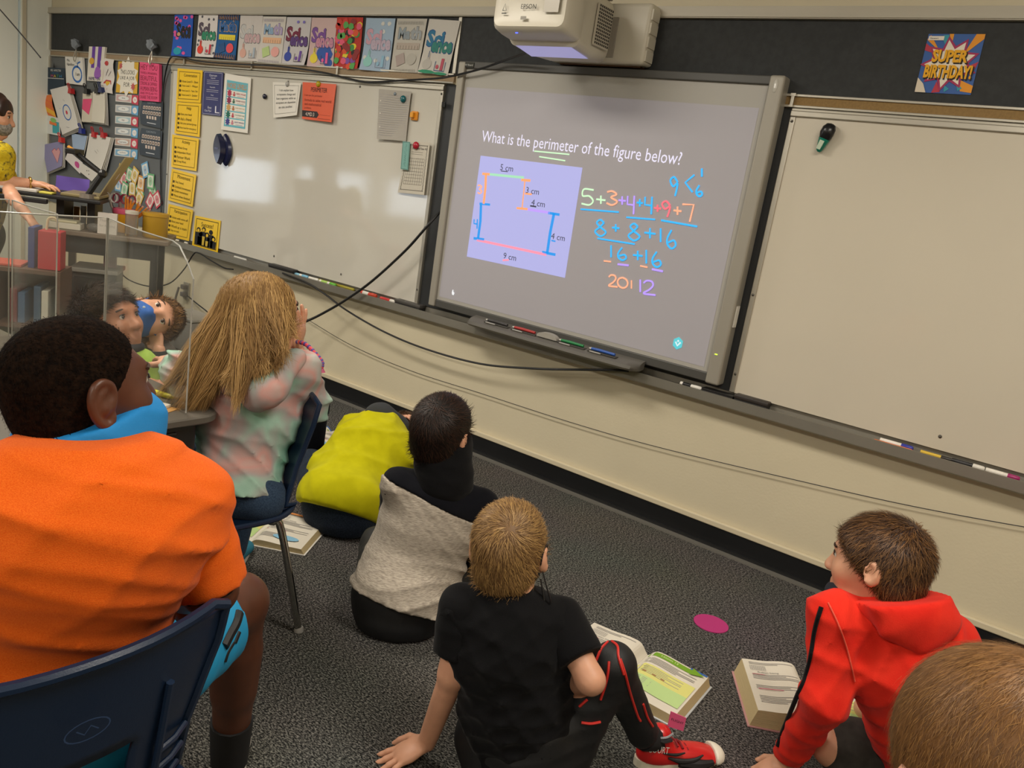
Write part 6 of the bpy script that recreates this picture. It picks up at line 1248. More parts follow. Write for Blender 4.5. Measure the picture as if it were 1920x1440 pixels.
for name, pts in (('red_piping', [(1163, 1235), (1172, 1262), (1182, 1300), (1195, 1340), (1201, 1352)]), ('red_piping', [(1147, 1202), (1158, 1212), (1160, 1232), (1170, 1265)]), ('red_piping', [(1143, 1200), (1128, 1215), (1120, 1232), (1117, 1240)]), ('red_piping', [(1142, 1240), (1140, 1262), (1135, 1285), (1126, 1312)]), ('red_piping', [(1206, 1320), (1214, 1345), (1224, 1362)]), ('red_pocket_seam', [(1090, 1355), (1108, 1357), (1126, 1354)]), ('red_pocket_seam', [(1086, 1325), (1094, 1318), (1101, 1312)])):
    q = snap([P(u, v, 2.0) for u, v in [tuple(z) for z in spline([np.array(z, float) for z in pts], 5)]], tro)
    if len(q) > 2: MB().tube(q, .0032, 6).build(name, MPIPE, tro)
HS, _ = hair_cap(hc, fr, s, root, H_SAND[2], .009)
short_hair(HS, hc, fr, s, 15000, .024, .0006, H_SAND, HS, whorl=(.015, -.075, .07), lift=.22, seed=3)
for sx in (-1, 1):                                         # black mask loops behind the ears
    MB().tube(spline([W(sx*.068, .05, -.02), W(sx*.083, .012, .02), W(sx*.082, -.022, .018), W(sx*.078, -.028, -.015), W(sx*.07, .02, -.05)], 5), .0022, 6).build('mask_loop', M_CORD, root)
MB().tube(spline([W(.078, -.02, -.02), W(.094, -.03, -.06), W(.105, -.03, -.095), W(.092, -.028, -.098), W(.078, -.018, -.05)], 5), .002, 6).build('mask_loop', M_CORD, root)
fm = Field(); fm.ell(W(0, .042, -.05), np.array((.066, .066, .058))*s, fr, .01); mesh_obj('face_mask', [field_mesh(fm, .006, [cut_plane(W(0, .02, 0), -fr[1])])], flat('#17171a', .8), root)
# red sneaker
heel, toe = FL(1192, 1432, .0), FL(1345, 1428, .0); toe = heel+nrm(toe-heel)*.225; sf, SR = shoe(heel, toe)
e = empty('sneaker', heel, 'red and black basketball sneaker on the seated person in black', 'shoe'); 
for c in [e]: COL.objects.unlink(c); bpy.data.objects.remove(c)
so = mesh_obj('sneaker', [field_mesh(sf, .004, floor=.02)], mat('red_shoe_leather', '#c01c1c', .35, coat=.2), root)
d = nrm(toe-heel); sd = np.cross(d, ZH); L = .225
def shp(a, b, z): return heel+d*L*a+sd*b+ZH*z
sole(heel, toe, ZH, 1.0, mat('shoe_rubber', '#d8d0bc', .5), root)
near = 1 if np.dot(sd, CAM-heel) > 0 else -1
tf = Field(); tf.ell(shp(.93, 0, .026), (.040, .038, .026), SR, .01); mesh_obj('toe_cap', [field_mesh(tf, .004, [cut_plane(shp(.93, 0, 0), -d)], floor=.018)], mat('white_rubber', '#ddd6c6', .45), so)
for nm, pts, r_, m_ in (('swoosh', [(.30, .035, .045), (.45, .040, .038), (.62, .040, .040), (.74, .034, .050)], [.003, .007, .006, .002], C_PANTS), ('black_panel', [(.45, .036, .028), (.7, .040, .026), (.88, .037, .028)], [.010, .014, .008], C_PANTS), ('swoosh', [(.22, .036, .06), (.38, .037, .055), (.5, .034, .058)], [.002, .004, .002], C_PANTS)):
    MB().tube(spline([np.array(shp(a, near*b, z)) for a, b, z in pts], 6), list(np.interp(np.linspace(0, len(pts)-1, 6*(len(pts)-1)+1), range(len(pts)), r_)), 8).build(nm, m_, so, True)
for k in range(5): MB().tube([shp(.42+.07*k, -.018, .064-.006*k), shp(.43+.07*k, 0, .070-.007*k), shp(.44+.07*k, .018, .064-.006*k)], .0032, 6).build('lace', mat('dark_red_lace', '#7a1018', .7), so)
MB().tube(spline([shp(.12, .0, .10), shp(.17, near*.036, .098), shp(.30, near*.03, .095)], 5), .006, 6).build('collar', mat('shoe_collar', '#26262a', .7), so); MB().tube(spline([shp(.05, near*.02, .095), shp(.2, near*.038, .108), shp(.33, near*.02, .105)], 5), .003, 6).build('grey_trim', flat('#8d8f94', .5), so)
q0 = shp(.36, -.002, .095); ts = Sheet(q0+d*.0-sd*.02*near+ZH*.045, q0+d*.035+ZH*.04, q0+d*.035+ZH*.0, q0-sd*.02*near, n=sd*near+ZH*.2); ts.slab('pink_tag', mat('pink_tag', '#e0608c', .5), so, th=.004); ts.ink('tag_lettering', M_INK, [('text', 'FLIGHT', .1, .3, .9, .6)], parent=so)
sc_ = Sheet(shp(.02, near*.030, .085), shp(.30, near*.0392, .085), shp(.30, near*.0392, .060), shp(.02, near*.030, .060), n=sd*near); sc_.ink('side_lettering', flat('#dcd8d2'), [('text', 'COURT', .05, .1, .9, .9, 'fill')], parent=so, off=.004)
MB().tube([anR+ZH*.0, shp(.24, 0, .07)], [.036, .030], 12).build('sock', flat('#151517', .9), root, True)
# ================================================================ 2. boy in the grey and black raglan
hc = P(828, 808, 2.50); fr = frame(FH+.38*RH+np.array([0, 0, .12]), ZH+.05*RH); s = 1.05
J = dict(pel=FL(752, 1122, .10), wai=P(775, 1060, 2.58), che=P(808, 975, 2.56), nec=P(832, 888, 2.51), shL=P(748, 912, 2.50), shR=P(900, 950, 2.56)); J['R'] = nrm(J['shR']-J['shL'])
root = person(J['pel']*[1, 1, 0], 'person in a heather grey shirt with black shoulders and black neck gaiter')
elL, wrL = P(735, 985, 2.72), P(800, 1010, 2.9); elR, wrR = P(915, 1035, 2.62), P(850, 1050, 2.8)
kL = J['pel']+FH*.30-RH*.13; kL[2] = .12; aL = J['pel']+FH*.34+RH*.05; aL[2] = .06; kR = J['pel']+FH*.30+RH*.20; kR[2] = .12; aR = J['pel']+FH*.34-RH*.05; aR[2] = .07
hipL, hipR = J['pel']-RH*.08, J['pel']+RH*.08
fd = Field(); W = head_field(fd, hc, fr, s, J['nec']); torso_field(fd, J); limb(fd, J['shL'], elL, wrL, (.042, .034, .024)); limb(fd, J['shR'], elR, wrR, (.042, .034, .024)); limb(fd, hipL, kL, aL, (.07, .05, .035)); limb(fd, hipR, kR, aR, (.07, .05, .035))
hfs = [field_mesh(hand_field(wr, FH, (0, 0, -1), sg, .95, (.4,)*4), .004) for wr, sg in ((wrL, 1), (wrR, -1))]
mesh_obj('body', [field_mesh(fd, .007)]+hfs, SKIN_L, root)
ax_ = nrm(J['nec']-J['pel'])
fd = Field(); torso_field(fd, J, .018, w=(.150, .138, .140, .11), dp=(.118, .105, .10, .08)); fd.econe(J['pel']-ZH*.06, J['pel'], J['R'], (.162, .13), (.165, .134), .03); yk0 = P(738, 908, 2.42); yk1 = P(884, 985, 2.45)
yn = nrm(np.cross(nrm(yk1-yk0), CF)); yn = yn if yn @ ax_ > 0 else -yn
mesh_obj('shirt', [field_mesh(fd, .006, [cut_plane(yk0, yn), cut_plane(P(740, 1122, 2.5), nrm(np.cross(P(835, 1143, 2.5)-P(676, 1082, 2.5), CF))*(1 if np.cross(P(835, 1143, 2.5)-P(676, 1082, 2.5), CF) @ ZH < 0 else -1))], folds(.012, [ax_*45+J['R']*34, ax_*38+J['R']*20, ax_*60-J['R']*12], 12))], C_GREYH, root)
fd = Field(); torso_field(fd, J, .0185, w=(.140, .135, .140, .11), dp=(.10, .10, .10, .08)); mesh_obj('black_yoke', [field_mesh(fd, .006, [cut_plane(yk0-yn*.002, -yn)], folds(.003, CREASE(J), 13))], C_BLACK2, root)
fd = Field(); limb(fd, J['shL'], elL, wrL, (.058, .046, .036)); limb(fd, J['shR'], elR, wrR, (.060, .050, .036)); mesh_obj('sleeves', [field_mesh(fd, .006, disp=folds(.003, [ZH*70, RH*60], 14))], C_BLACK2, root)
fd = Field(); fd.econe(J['pel']-ZH*.05, J['pel']+ZH*.03, J['R'], (.142, .112), (.12, .095), .03); limb(fd, hipL, kL, aL, (.08, .065, .05), 0, .03); limb(fd, hipR, kR, aR, (.08, .065, .05), 0, .03); mesh_obj('trousers', [field_mesh(fd, .008, disp=folds(.004, [RH*40, FH*40], 3), floor=.004)], C_PANTS, root)
fd = Field(); fd.econe(J['nec']-nrm(hc-J['nec'])*.02, W(0, .01, -.035), J['R'], (.094, .088), (.088, .100), .03); fd.ell(W(0, .03, -.05), np.array((.080, .084, .064))*s, fr, .03); mesh_obj('neck_gaiter', [field_mesh(fd, .006, [cut_plane(W(0, 0, -.012), fr[2]-.12*fr[1])], folds(.003, [ZH*80, ZH*60+RH*30], 17))], C_BLACK, root)
HS, _ = hair_cap(hc, fr, s, root, H_DBROWN[2], .014); short_hair(HS, hc, fr, s, 16000, .028, .0008, H_DBROWN, HS, whorl=(.01, -.05, .085), lift=.08, seed=4, toward=fr[1], mix=.35)
# ================================================================ 3. boy in the yellow hoodie, folded forward
J = dict(pel=FL(640, 940, .11), wai=P(664, 888, 3.34), che=P(698, 842, 3.42), nec=P(728, 805, 3.50), shL=P(672, 812, 3.48), shR=P(748, 850, 3.42)); J['R'] = nrm(J['shR']-J['shL'])
root = person(J['pel']*[1, 1, 0], 'person in an acid yellow hoodie curled forward on the carpet beside an open book')
hc = P(758, 822, 3.66); fr = frame(nrm(FH*.6+RH*.3-ZH*.75), ZH+FH); s = 1.0
elR, wrR = P(790, 862, 3.50), P(762, 806, 3.60); elL, wrL = P(706, 790, 3.72), P(742, 788, 3.66)
kL = J['pel']+FH*.26-RH*.20; kL[2] = .13; aL = J['pel']+FH*.42; aL[2] = .06; kR = J['pel']+FH*.24+RH*.26; kR[2] = .12; aR = J['pel']+FH*.42+RH*.04; aR[2] = .07; hipL, hipR = J['pel']-RH*.08, J['pel']+RH*.08
fd = Field(); W = head_field(fd, hc, fr, s, J['nec']); torso_field(fd, J); limb(fd, J['shL'], elL, wrL, (.04, .033, .024)); limb(fd, J['shR'], elR, wrR, (.04, .033, .024)); limb(fd, hipL, kL, aL, (.07, .05, .035)); limb(fd, hipR, kR, aR, (.07, .05, .035))
mesh_obj('body', [field_mesh(fd, .008), field_mesh(hand_field(wrR, P(742, 792, 3.62)-wrR, FH, 1, .95, (.35,)*4), .004), field_mesh(hand_field(wrL, P(755, 782, 3.62)-wrL, -ZH, -1, .95, (.35,)*4), .004)], SKIN_L, root)
ax_ = nrm(J['nec']-J['pel'])
fd = Field(); torso_field(fd, J, .03, w=(.150, .135, .132, .10), dp=(.11, .11, .105, .08), k=.07); fd.ell(P(646, 912, 3.27), (.145, .11, .085), None, .06); fd.cap(J['shR'], J['shR']*.5+elR*.5, .075, .07, .04); fd.cap(J['shL'], J['shL']*.6+elL*.4, .075, .07, .04)
mesh_obj('hoodie', [field_mesh(fd, .008, [cut_plane(J['pel']-ZH*.035-ax_*.02, -ax_*.6-ZH*.6)], folds(.012, [ax_*18+J['R']*10, ax_*12-J['R']*18, J['R']*26+ax_*6], 21, .5), floor=.03)], C_YEL, root)
fd = Field(); fd.cap(J['shR']*.6+elR*.4, elR, .062, .056, .02); fd.cap(elR, wrR, .056, .040, .02); fd.cap(J['shL']*.5+elL*.5, elL, .062, .056, .02); fd.cap(elL, wrL, .056, .040, .02); mesh_obj('grey_sleeves', [field_mesh(fd, .008, disp=folds(.003, [ZH*60, RH*50], 22))], C_DGREY, root)
hq = [P(700, 775, 3.52), P(716, 770, 3.50), P(735, 785, 3.50), P(752, 798, 3.52)]; MB().tube(spline([hq[0]+ZH*-.02, *hq, hq[3]-ZH*.03], 6), .038, 10).build('hood', C_DGREY, root, True)
fd = Field(); fd.econe(J['pel']-ZH*.05, J['pel']+ZH*.03, J['R'], (.155, .12), (.12, .09), .03); limb(fd, hipL, kL, aL, (.075, .07, .05), 0, .03); limb(fd, hipR, kR, aR, (.075, .07, .05), 0, .03); mesh_obj('jeans', [field_mesh(fd, .009, disp=folds(.004, [RH*40, FH*40], 3), floor=.004)], cloth('dark_denim', '#1b222e', '#293342', 250), root)
HS, _ = hair_cap(hc, fr, s, root, H_BROWN[0], .012); short_hair(HS, hc, fr, s, 5000, .03, .001, H_BROWN, HS, seed=9)
# ================================================================ 4. boy in the red hoodie
hc = P(1645, 1056, 1.96); fr = frame((-.95, .06, -.14), (-.16, .1, .97)); s = 1.06
J = dict(pel=FL(1745, 1432, .11), wai=P(1735, 1360, 2.0), che=P(1702, 1240, 1.95), nec=P(1678, 1122, 1.95), shL=P(1568, 1160, 1.95), shR=P(1775, 1205, 1.97)); J['R'] = nrm(J['shR']-J['shL'])
root = person(J['pel']*[1, 1, 0], 'person in a red hoodie with black arm stripes, head turned aside, by a book')
elL, wrL = P(1548, 1312, 1.93), FL(1472, 1428, .05); elR, wrR = P(1790, 1330, 2.1), P(1740, 1380, 2.25)
kL = FL(1490, 1436, .14); aL = J['pel']+FH*.10-RH*.12; aL[2] = .06; kR = J['pel']+FH*.18+RH*.24; kR[2] = .14; aR = J['pel']+FH*.26-RH*.06; aR[2] = .08; hipL, hipR = J['pel']-RH*.08, J['pel']+RH*.08
kL = J['pel']-RH*.27-FH*.02; kL[2] = .13; kM = FL(1650, 1445, .13)
fd = Field(); W = head_field(fd, hc, fr, s, J['nec']); torso_field(fd, J); limb(fd, J['shL'], elL, wrL, (.042, .034, .024)); limb(fd, J['shR'], elR, wrR, (.042, .034, .024)); limb(fd, hipL, kL, aL, (.068, .052, .035)); limb(fd, hipR, kR, aR, (.068, .05, .035))
hd = nrm(FL(1430, 1450, .012)-wrL)
mesh_obj('body', [field_mesh(fd, .006), field_mesh(hand_field(wrL, hd, (0, 0, -1), -1, .98, (.1,)*4, .2, el=elL), .004, floor=.002), field_mesh(hand_field(wrR, FH, (0, 0, -1), -1, .95, (.4,)*4), .005)], SKIN_L, root)
eyes(W, fr, s, root); ax_ = nrm(J['nec']-J['pel'])
fd = Field(); torso_field(fd, J, .022, w=(.115, .105, .122, .11), dp=(.10, .10, .10, .085)); limb(fd, J['shL'], elL, wrL+nrm(elL-wrL)*.02, (.062, .052, .040), 0, .03); limb(fd, J['shR'], elR, wrR, (.066, .060, .042), 0, .04); fd.cap(wrL+nrm(elL-wrL)*.03, wrL+nrm(elL-wrL)*.01, .040, .040, .01)
RHO = mesh_obj('hoodie', [field_mesh(fd, .006, [cut_plane(J['pel']-ZH*.04, -ZH), cut_plane(J['nec']+ZH*.05, ZH)], folds(.007, CREASE(J, .7), 31), floor=.012)], C_RED, root)
fd = Field(); n0 = J['nec']
fd.econe(n0+ZH*.025-FH*.02, P(1715, 1150, 1.86), J['R'], (.098, .075), (.115, .045), .04); fd.econe(P(1715, 1150, 1.86), P(1745, 1195, 1.85), J['R'], (.105, .042), (.060, .030), .04); fd.ell(W(0, -.03, -.085), np.array((.092, .098, .05))*s, fr, .04)
mesh_obj('hood', [field_mesh(fd, .006, [cut_plane(W(0, 0, -.074), fr[2]+.25*fr[1]), ], folds(.005, [ZH*35+RH*30, RH*55+ZH*15], 33))], C_RED, root)
st = snap([P(u, v, 1.9) for u, v in [tuple(z) for z in spline([np.array(z, float) for z in [(1540, 1138), (1528, 1180), (1520, 1230), (1510, 1270), (1499, 1295), (1486, 1320), (1470, 1360), (1458, 1400)]], 8)]], RHO)
MB().tube(st, .0055, 6).build('black_stripe', C_BLACK, RHO)
st = snap([P(u, v, 1.9) for u, v in [tuple(z) for z in spline([np.array(z, float) for z in [(1553, 1130), (1572, 1170), (1588, 1215), (1598, 1255), (1603, 1278)]], 8)]], RHO)
if len(st) > 3: MB().tube(st, .002, 6).build('shoulder_seam', mat('seam_pink', '#d8503c', .8), RHO)
fd = Field(); limb(fd, hipL, hipL*.25+kL*.75, hipL*.2+kL*.8, (.092, .076, .074), 0, .03); limb(fd, hipR, hipR*.3+kR*.7, hipR*.25+kR*.75, (.092, .076, .074), 0, .03); fd.econe(J['pel']-ZH*.05, J['pel']+ZH*.03, J['R'], (.15, .12), (.13, .105), .04); mesh_obj('shorts', [field_mesh(fd, .007, disp=folds(.004, [RH*40, FH*40], 6), floor=.004)], C_GRYSH, root)
fm = Field(); fm.ell(W(0, .045, -.088), np.array((.060, .062, .036))*s, fr, .02); mesh_obj('face_mask', [field_mesh(fm, .005, [cut_plane(W(0, .0, -.062), fr[2]-.15*fr[1]), cut_plane(W(0, .0, 0), -fr[1])])], flat('#1b1d2a', .8), root)
HS, _ = hair_cap(hc, fr, s, root, H_BROWN[2], .012, plane=(.72, -.69, .018)); short_hair(HS, hc, fr, s, 15000, .030, .0007, H_BROWN+[H_LBROWN[0]], HS, whorl=(.0, -.055, .08), lift=.32, seed=5, toward=fr[1]*.6-ZH*.2, mix=.35)
# ================================================================ 5. head close to the lens
hc = P(1876, 1484, .68); fr = frame((-.441, .776, -.45), (-.388, .287, .876)); s = 1.04
nec = hc-ZH*.13-FH*.05; pel = nec-ZH*.40-fr[1]*.05; pel[2] = .50
pel[2] = .525; place_chair(fore_chair, pel[0]-FH[0]*.02, pel[1]-FH[1]*.02, FH[:2], 'navy plastic chair under the person with short golden brown hair', 1.0)
J = dict(pel=pel, wai=pel*.6+nec*.4, che=pel*.3+nec*.7, nec=nec, shL=nec-ZH*.05-fr[0]*.14, shR=nec-ZH*.05+fr[0]*.14, R=fr[0])
root = person(pel*[1, 1, 0], 'person with short golden brown hair, only the back of the head in view')
kL, kR = pel+fr[1]*.36-fr[0]*.10, pel+fr[1]*.36+fr[0]*.10; aL, aR = kL*[1, 1, 0]+ZH*.07+fr[1]*.02, kR*[1, 1, 0]+ZH*.07+fr[1]*.02; hipL, hipR = pel-fr[0]*.08, pel+fr[0]*.08
elL, elR = J['shL']-ZH*.22+fr[1]*.05, J['shR']-ZH*.22+fr[1]*.05; wrL, wrR = elL+fr[1]*.18-ZH*.03+fr[0]*.05, elR+fr[1]*.18-ZH*.03-fr[0]*.05
fd = Field(); W = head_field(fd, hc, fr, s, nec); torso_field(fd, J); limb(fd, J['shL'], elL, wrL, (.04, .033, .024)); limb(fd, J['shR'], elR, wrR, (.04, .033, .024)); limb(fd, hipL, kL, aL, (.07, .05, .035)); limb(fd, hipR, kR, aR, (.07, .05, .035))
mesh_obj('body', [field_mesh(fd, .008)]+[field_mesh(hand_field(q, fr[1], -ZH, sg, .95, (.3,)*4), .005) for q, sg in ((wrL, 1), (wrR, -1))], SKIN_L, root)
fd = Field(); torso_field(fd, J, .016); limb(fd, J['shL'], elL, elL*.9+wrL*.1, (.058, .05, .05)); limb(fd, J['shR'], elR, elR*.9+wrR*.1, (.058, .05, .05)); mesh_obj('shirt', [field_mesh(fd, .009, [cut_plane(pel, -ZH)])], cloth('blue_grey_jersey', '#39465a'), root)
fd = Field(); limb(fd, hipL, kL, aL, (.085, .062, .048)); limb(fd, hipR, kR, aR, (.085, .062, .048)); fd.cap(hipL, hipR, .10, .10, .03); mesh_obj('trousers', [field_mesh(fd, .009)], C_JEAN, root)
HS, _ = hair_cap(hc, fr, s, root, H_LBROWN[0], .010, plane=(.60, -.80, .030), res=.005); short_hair(HS, hc, fr, s, 100000, .013, .00022, H_LBROWN, HS, whorl=(.05, -.05, .078), lift=.14, seed=6, toward=fr[1]*.5-ZH*.5, mix=.25)
# ================================================================ 6. boy in the orange T-shirt
hc = P(153, 730, 1.12); fr = frame((-.02, .985, .10), (-.07, -.09, .99)); s = .92
pel = np.array([1.76, -2.83, .52]); nec = P(150, 862, 1.115)
J = dict(pel=pel, wai=P(165, 1130, 1.10)*[0, 0, 1]*0+np.array([1.775, -2.815, .64]), che=P(170, 985, 1.09), nec=nec, shL=P(-50, 950, 1.0), shR=P(342, 942, 1.17)); J['R'] = nrm(J['shR']-J['shL'])
root = person(pel*[1, 1, 0], 'person in an orange T-shirt and blue gaiter seated on a navy chair')
elR, wrR = P(395, 1105, 1.22), P(330, 1120, 1.35); elL, wrL = np.array([1.74, -3.03, .70]), np.array([1.55, -2.95, .70])
kR = P(448, 1128, 1.62); aR = P(432, 1400, 1.78); aR[2] = .09; hipR = np.array([1.76, -2.73, .50]); hipL = np.array([1.76, -2.93, .50]); kL = np.array([1.38, -2.82, .52]); aL = np.array([1.40, -2.80, .09])
fd = Field(); W = head_field(fd, hc, fr, s, nec, .052, False); torso_field(fd, J, .0, w=(.125, .12, .13, .11), dp=(.095, .09, .095, .075)); limb(fd, J['shR'], elR, wrR, (.046, .038, .028)); limb(fd, J['shL'], elL, wrL, (.046, .038, .028)); limb(fd, hipR, kR, aR, (.078, .056, .036)); limb(fd, hipL, kL, aL, (.078, .056, .036))
fd.cap(kR*.7+aR*.3-FH*.0, kR*.45+aR*.55, .050, .044, .02)
mesh_obj('body', [field_mesh(fd, .006), field_mesh(ear_field(W, 1, s), .0022), field_mesh(ear_field(W, -1, s), .003), field_mesh(hand_field(wrR, (-1, .2, 0), -ZH, 1, 1., (.4,)*4), .005), field_mesh(hand_field(wrL, (-1, .1, 0), -ZH, -1, 1., (.4,)*4), .005)], SKIN_D, root); eyes(W, fr, s, root)
ax_ = nrm(nec-pel); nk = nrm(hc-nec)
fd = Field(); torso_field(fd, J, .018, w=(.138, .130, .138, .115), dp=(.108, .104, .106, .082), k=.06); fd.cap(J['shR'], J['shL'], .052, .052, .05)
mesh_obj('t_shirt', [field_mesh(fd, .006, [cut_plane(nec+ZH*.044, nrm(ZH*.8+nk*.3)), cut_plane(pel+ZH*.0, -ZH)], folds(.007, [ax_*38+J['R']*8, ax_*30-J['R']*16, ax_*52+J['R']*20], 41)), sleeve(J['shR'], elR, .95, .060, .058, 42), sleeve(J['shL'], elL, .9, .062, .060, 43)], C_ORANGE, root)
fd = Field(); fd.cap(elR*.86+J['shR']*.14, elR, .050, .046, .01); mesh_obj('dark_cuff', [field_mesh(fd, .006, [cut_plane(elR, elR-J['shR'])])], C_BLACK, root)
fd = Field(); fd.econe(nec-ZH*.045, W(0, -.008, -.06), J['R'], (.084, .078), (.078, .088), .03); fd.ell(W(0, .045, -.068), np.array((.073, .080, .068))*s, fr, .03); fd.ell(W(0, -.028, -.095), np.array((.074, .076, .060))*s, fr, .03)
gn = nrm(fr[2]-.14*fr[1])
mesh_obj('neck_gaiter', [field_mesh(fd, .005, [cut_plane(W(0, 0, -.034), gn)], folds(.0035, [nk*70+CR*25, nk*50-CR*40], 44))], C_BLUE, root)
fd = Field(); fd.cap(hipR, hipR*.22+kR*.78, .098, .084, .03); fd.cap(hipL, hipL*.3+kL*.7, .098, .084, .03); fd.cap(hipL, hipR, .11, .11, .04)
SH = mesh_obj('shorts', [field_mesh(fd, .007, [cut_plane(hipR*.22+kR*.78, kR-hipR)], folds(.004, [ZH*40, FH*45], 45))], C_BLUES, root)
hem = hipR*.27+kR*.73; la = nrm(kR-hipR)
for nm, pts, r_ in (('black_pattern', [(446, 1150), (440, 1170), (428, 1192), (418, 1212)], .020), ('black_pattern', [(436, 1205), (426, 1222), (420, 1240)], .010), ('black_pattern', [(446, 1185), (438, 1205)], .012), ('black_pattern', [(330, 1425), (380, 1412), (420, 1432)], .014)):
    q = snap([P(u, v, 1.6) for u, v in [tuple(z) for z in spline([np.array(z, float) for z in pts], 6)]], SH, -.006)
    if len(q) > 2: MB().tube(q, r_*.55, 8).build(nm, C_PANTS, SH, True)
MB().tube([aR+nrm(kR-aR)*.10, aR+ZH*-.02], [.046, .040], 14).build('sock', flat('#141416', .9), root, True); MB().tube([aL+nrm(kL-aL)*.10, aL+ZH*-.02], [.046, .040], 14).build('sock', flat('#141416', .9), root, True)
for k, a in enumerate((aR, aL)):
    hl = a*[1, 1, 0]-np.array([-.05, .0, 0]); d_ = nrm([-.75, .66, 0]) if k == 0 else np.array([-1., 0, 0]); hl = a*[1, 1, 0]-d_*.05; sf, SR = shoe(hl, hl+d_*.22); mesh_obj('sneaker', [field_mesh(sf, .005, floor=.018)], flat('#c9c6c0', .5), root); sole(hl, hl+d_*.22, ZH, 1., flat('#d8d5cc', .5), root)
HS, _ = hair_cap(hc, fr, s, root, H_BLACK[0], .008, plane=(.76, -.65, .010), res=.004)
short_hair(HS, hc, fr, s, 30000, .0032, .0006, H_BLACK, HS, lift=.4, seed=7, whorl=(0, -.05, .08), cond=lambda V: (V-hc) @ (fr[1]*.76-fr[2]*.65) < .002)
# ================================================================ 7. blond girl in the tie-dye hoodie
hc = P(490, 592, 2.26); fr = frame((.08, .95, .20), (.05, -.15, .97)); s = 1.06
J = dict(pel=P(446, 928, 2.29), wai=P(448, 880, 2.33), che=P(466, 770, 2.31), nec=P(482, 682, 2.27), shL=P(385, 722, 2.25), shR=P(556, 690, 2.30)); J['R'] = nrm(J['shR']-J['shL'])
root = person(J['pel']*[1, 1, 0], 'person with long blond hair in a mint and pink tie-dye hoodie on a chair')
elR, wrR = P(578, 758, 2.42), P(556, 652, 2.40); elL, wrL = P(345, 742, 2.27), P(322, 728, 2.42); elL[2] = max(elL[2], .755); wrL[2] = .735
d0 = np.array([*gface, 0]); pel = J['pel']; hipL = pel-RH*.07; hipR = pel+RH*.07
kL = pel+FH*.20-RH*.26; kL[2] = .46; aL = kL*[1, 1, 0]+ZH*.08; kR = pel+FH*.36-RH*.08; kR[2] = .46; aR = kR*[1, 1, 0]+ZH*.08-RH*.05
fd = Field(); W = head_field(fd, hc, fr, s, J['nec']); torso_field(fd, J, 0, (.085, .085, .11, .095), (.068, .07, .08, .07)); limb(fd, J['shL'], elL, wrL, (.04, .032, .022)); limb(fd, J['shR'], elR, wrR, (.04, .032, .022)); limb(fd, hipL, kL, aL, (.058, .05, .034)); limb(fd, hipR, kR, aR, (.058, .05, .034))
mesh_obj('body', [field_mesh(fd, .007), field_mesh(hand_field(wrR, P(562, 622, 2.38)-wrR, -RH, 1, .95, (.35, .3, .15, .05), .3), .0035), field_mesh(hand_field(wrL, (-1, .3, 0), -ZH, 1, .9, (.3,)*4), .004)], SKIN_L, root); eyes(W, fr, s, root)
ax_ = nrm(J['nec']-J['pel'])
fd = Field(); torso_field(fd, J, .020, w=(.098, .092, .122, .10), dp=(.088, .082, .09, .072), k=.06); limb(fd, J['shR'], elR, wrR*.65+elR*.35, (.062, .056, .046), 0, .04); limb(fd, J['shL'], elL, wrL*.85+elL*.15, (.062, .056, .042), 0, .04)
mesh_obj('hoodie', [field_mesh(fd, .006, [cut_plane(J['nec']+ZH*.045, ZH), cut_plane(P(440, 922, 2.25), -ax_)], folds(.012, [ax_*42+J['R']*14, ax_*36+J['R']*30, ax_*55+J['R']*4], 51))], C_TIE, root)
fd = Field(); fd.cap(P(415, 712, 2.19), P(500, 735, 2.15), .034, .036, .03); fd.cap(P(500, 735, 2.15), P(555, 672, 2.24), .036, .030, .03); fd.cap(P(480, 750, 2.17), P(520, 720, 2.16), .035, .035, .03); mesh_obj('hood', [field_mesh(fd, .006, disp=folds(.004, [ZH*50, RH*45], 52))], C_TIE, root)
fd = Field(); limb(fd, hipL, kL, aL, (.070, .062, .05)); limb(fd, hipR, kR, aR, (.070, .062, .05)); fd.econe(pel, pel+ZH*.035, J['R'], (.100, .070), (.095, .072), .03); mesh_obj('jeans', [field_mesh(fd, .007, disp=folds(.003, [RH*50, FH*50], 6))], C_JEAN, root)
for a in (aL, aR):
    hl = a*[1, 1, 0]-FH*.05; sf, _r = shoe(hl, hl+FH*.2); mesh_obj('sneaker', [field_mesh(sf, .006, floor=.018)], mat('teal_knit', '#1f6a80', .8, bump=.5, bscale=150), root); sole(hl, hl+FH*.2, ZH, .95, flat('#cfccc4', .5), root)
HS, _ = hair_cap(hc, fr, s, root, H_BLOND[2], .014, plane=(.80, -.60, .030))
r_ = np.random.default_rng(5)
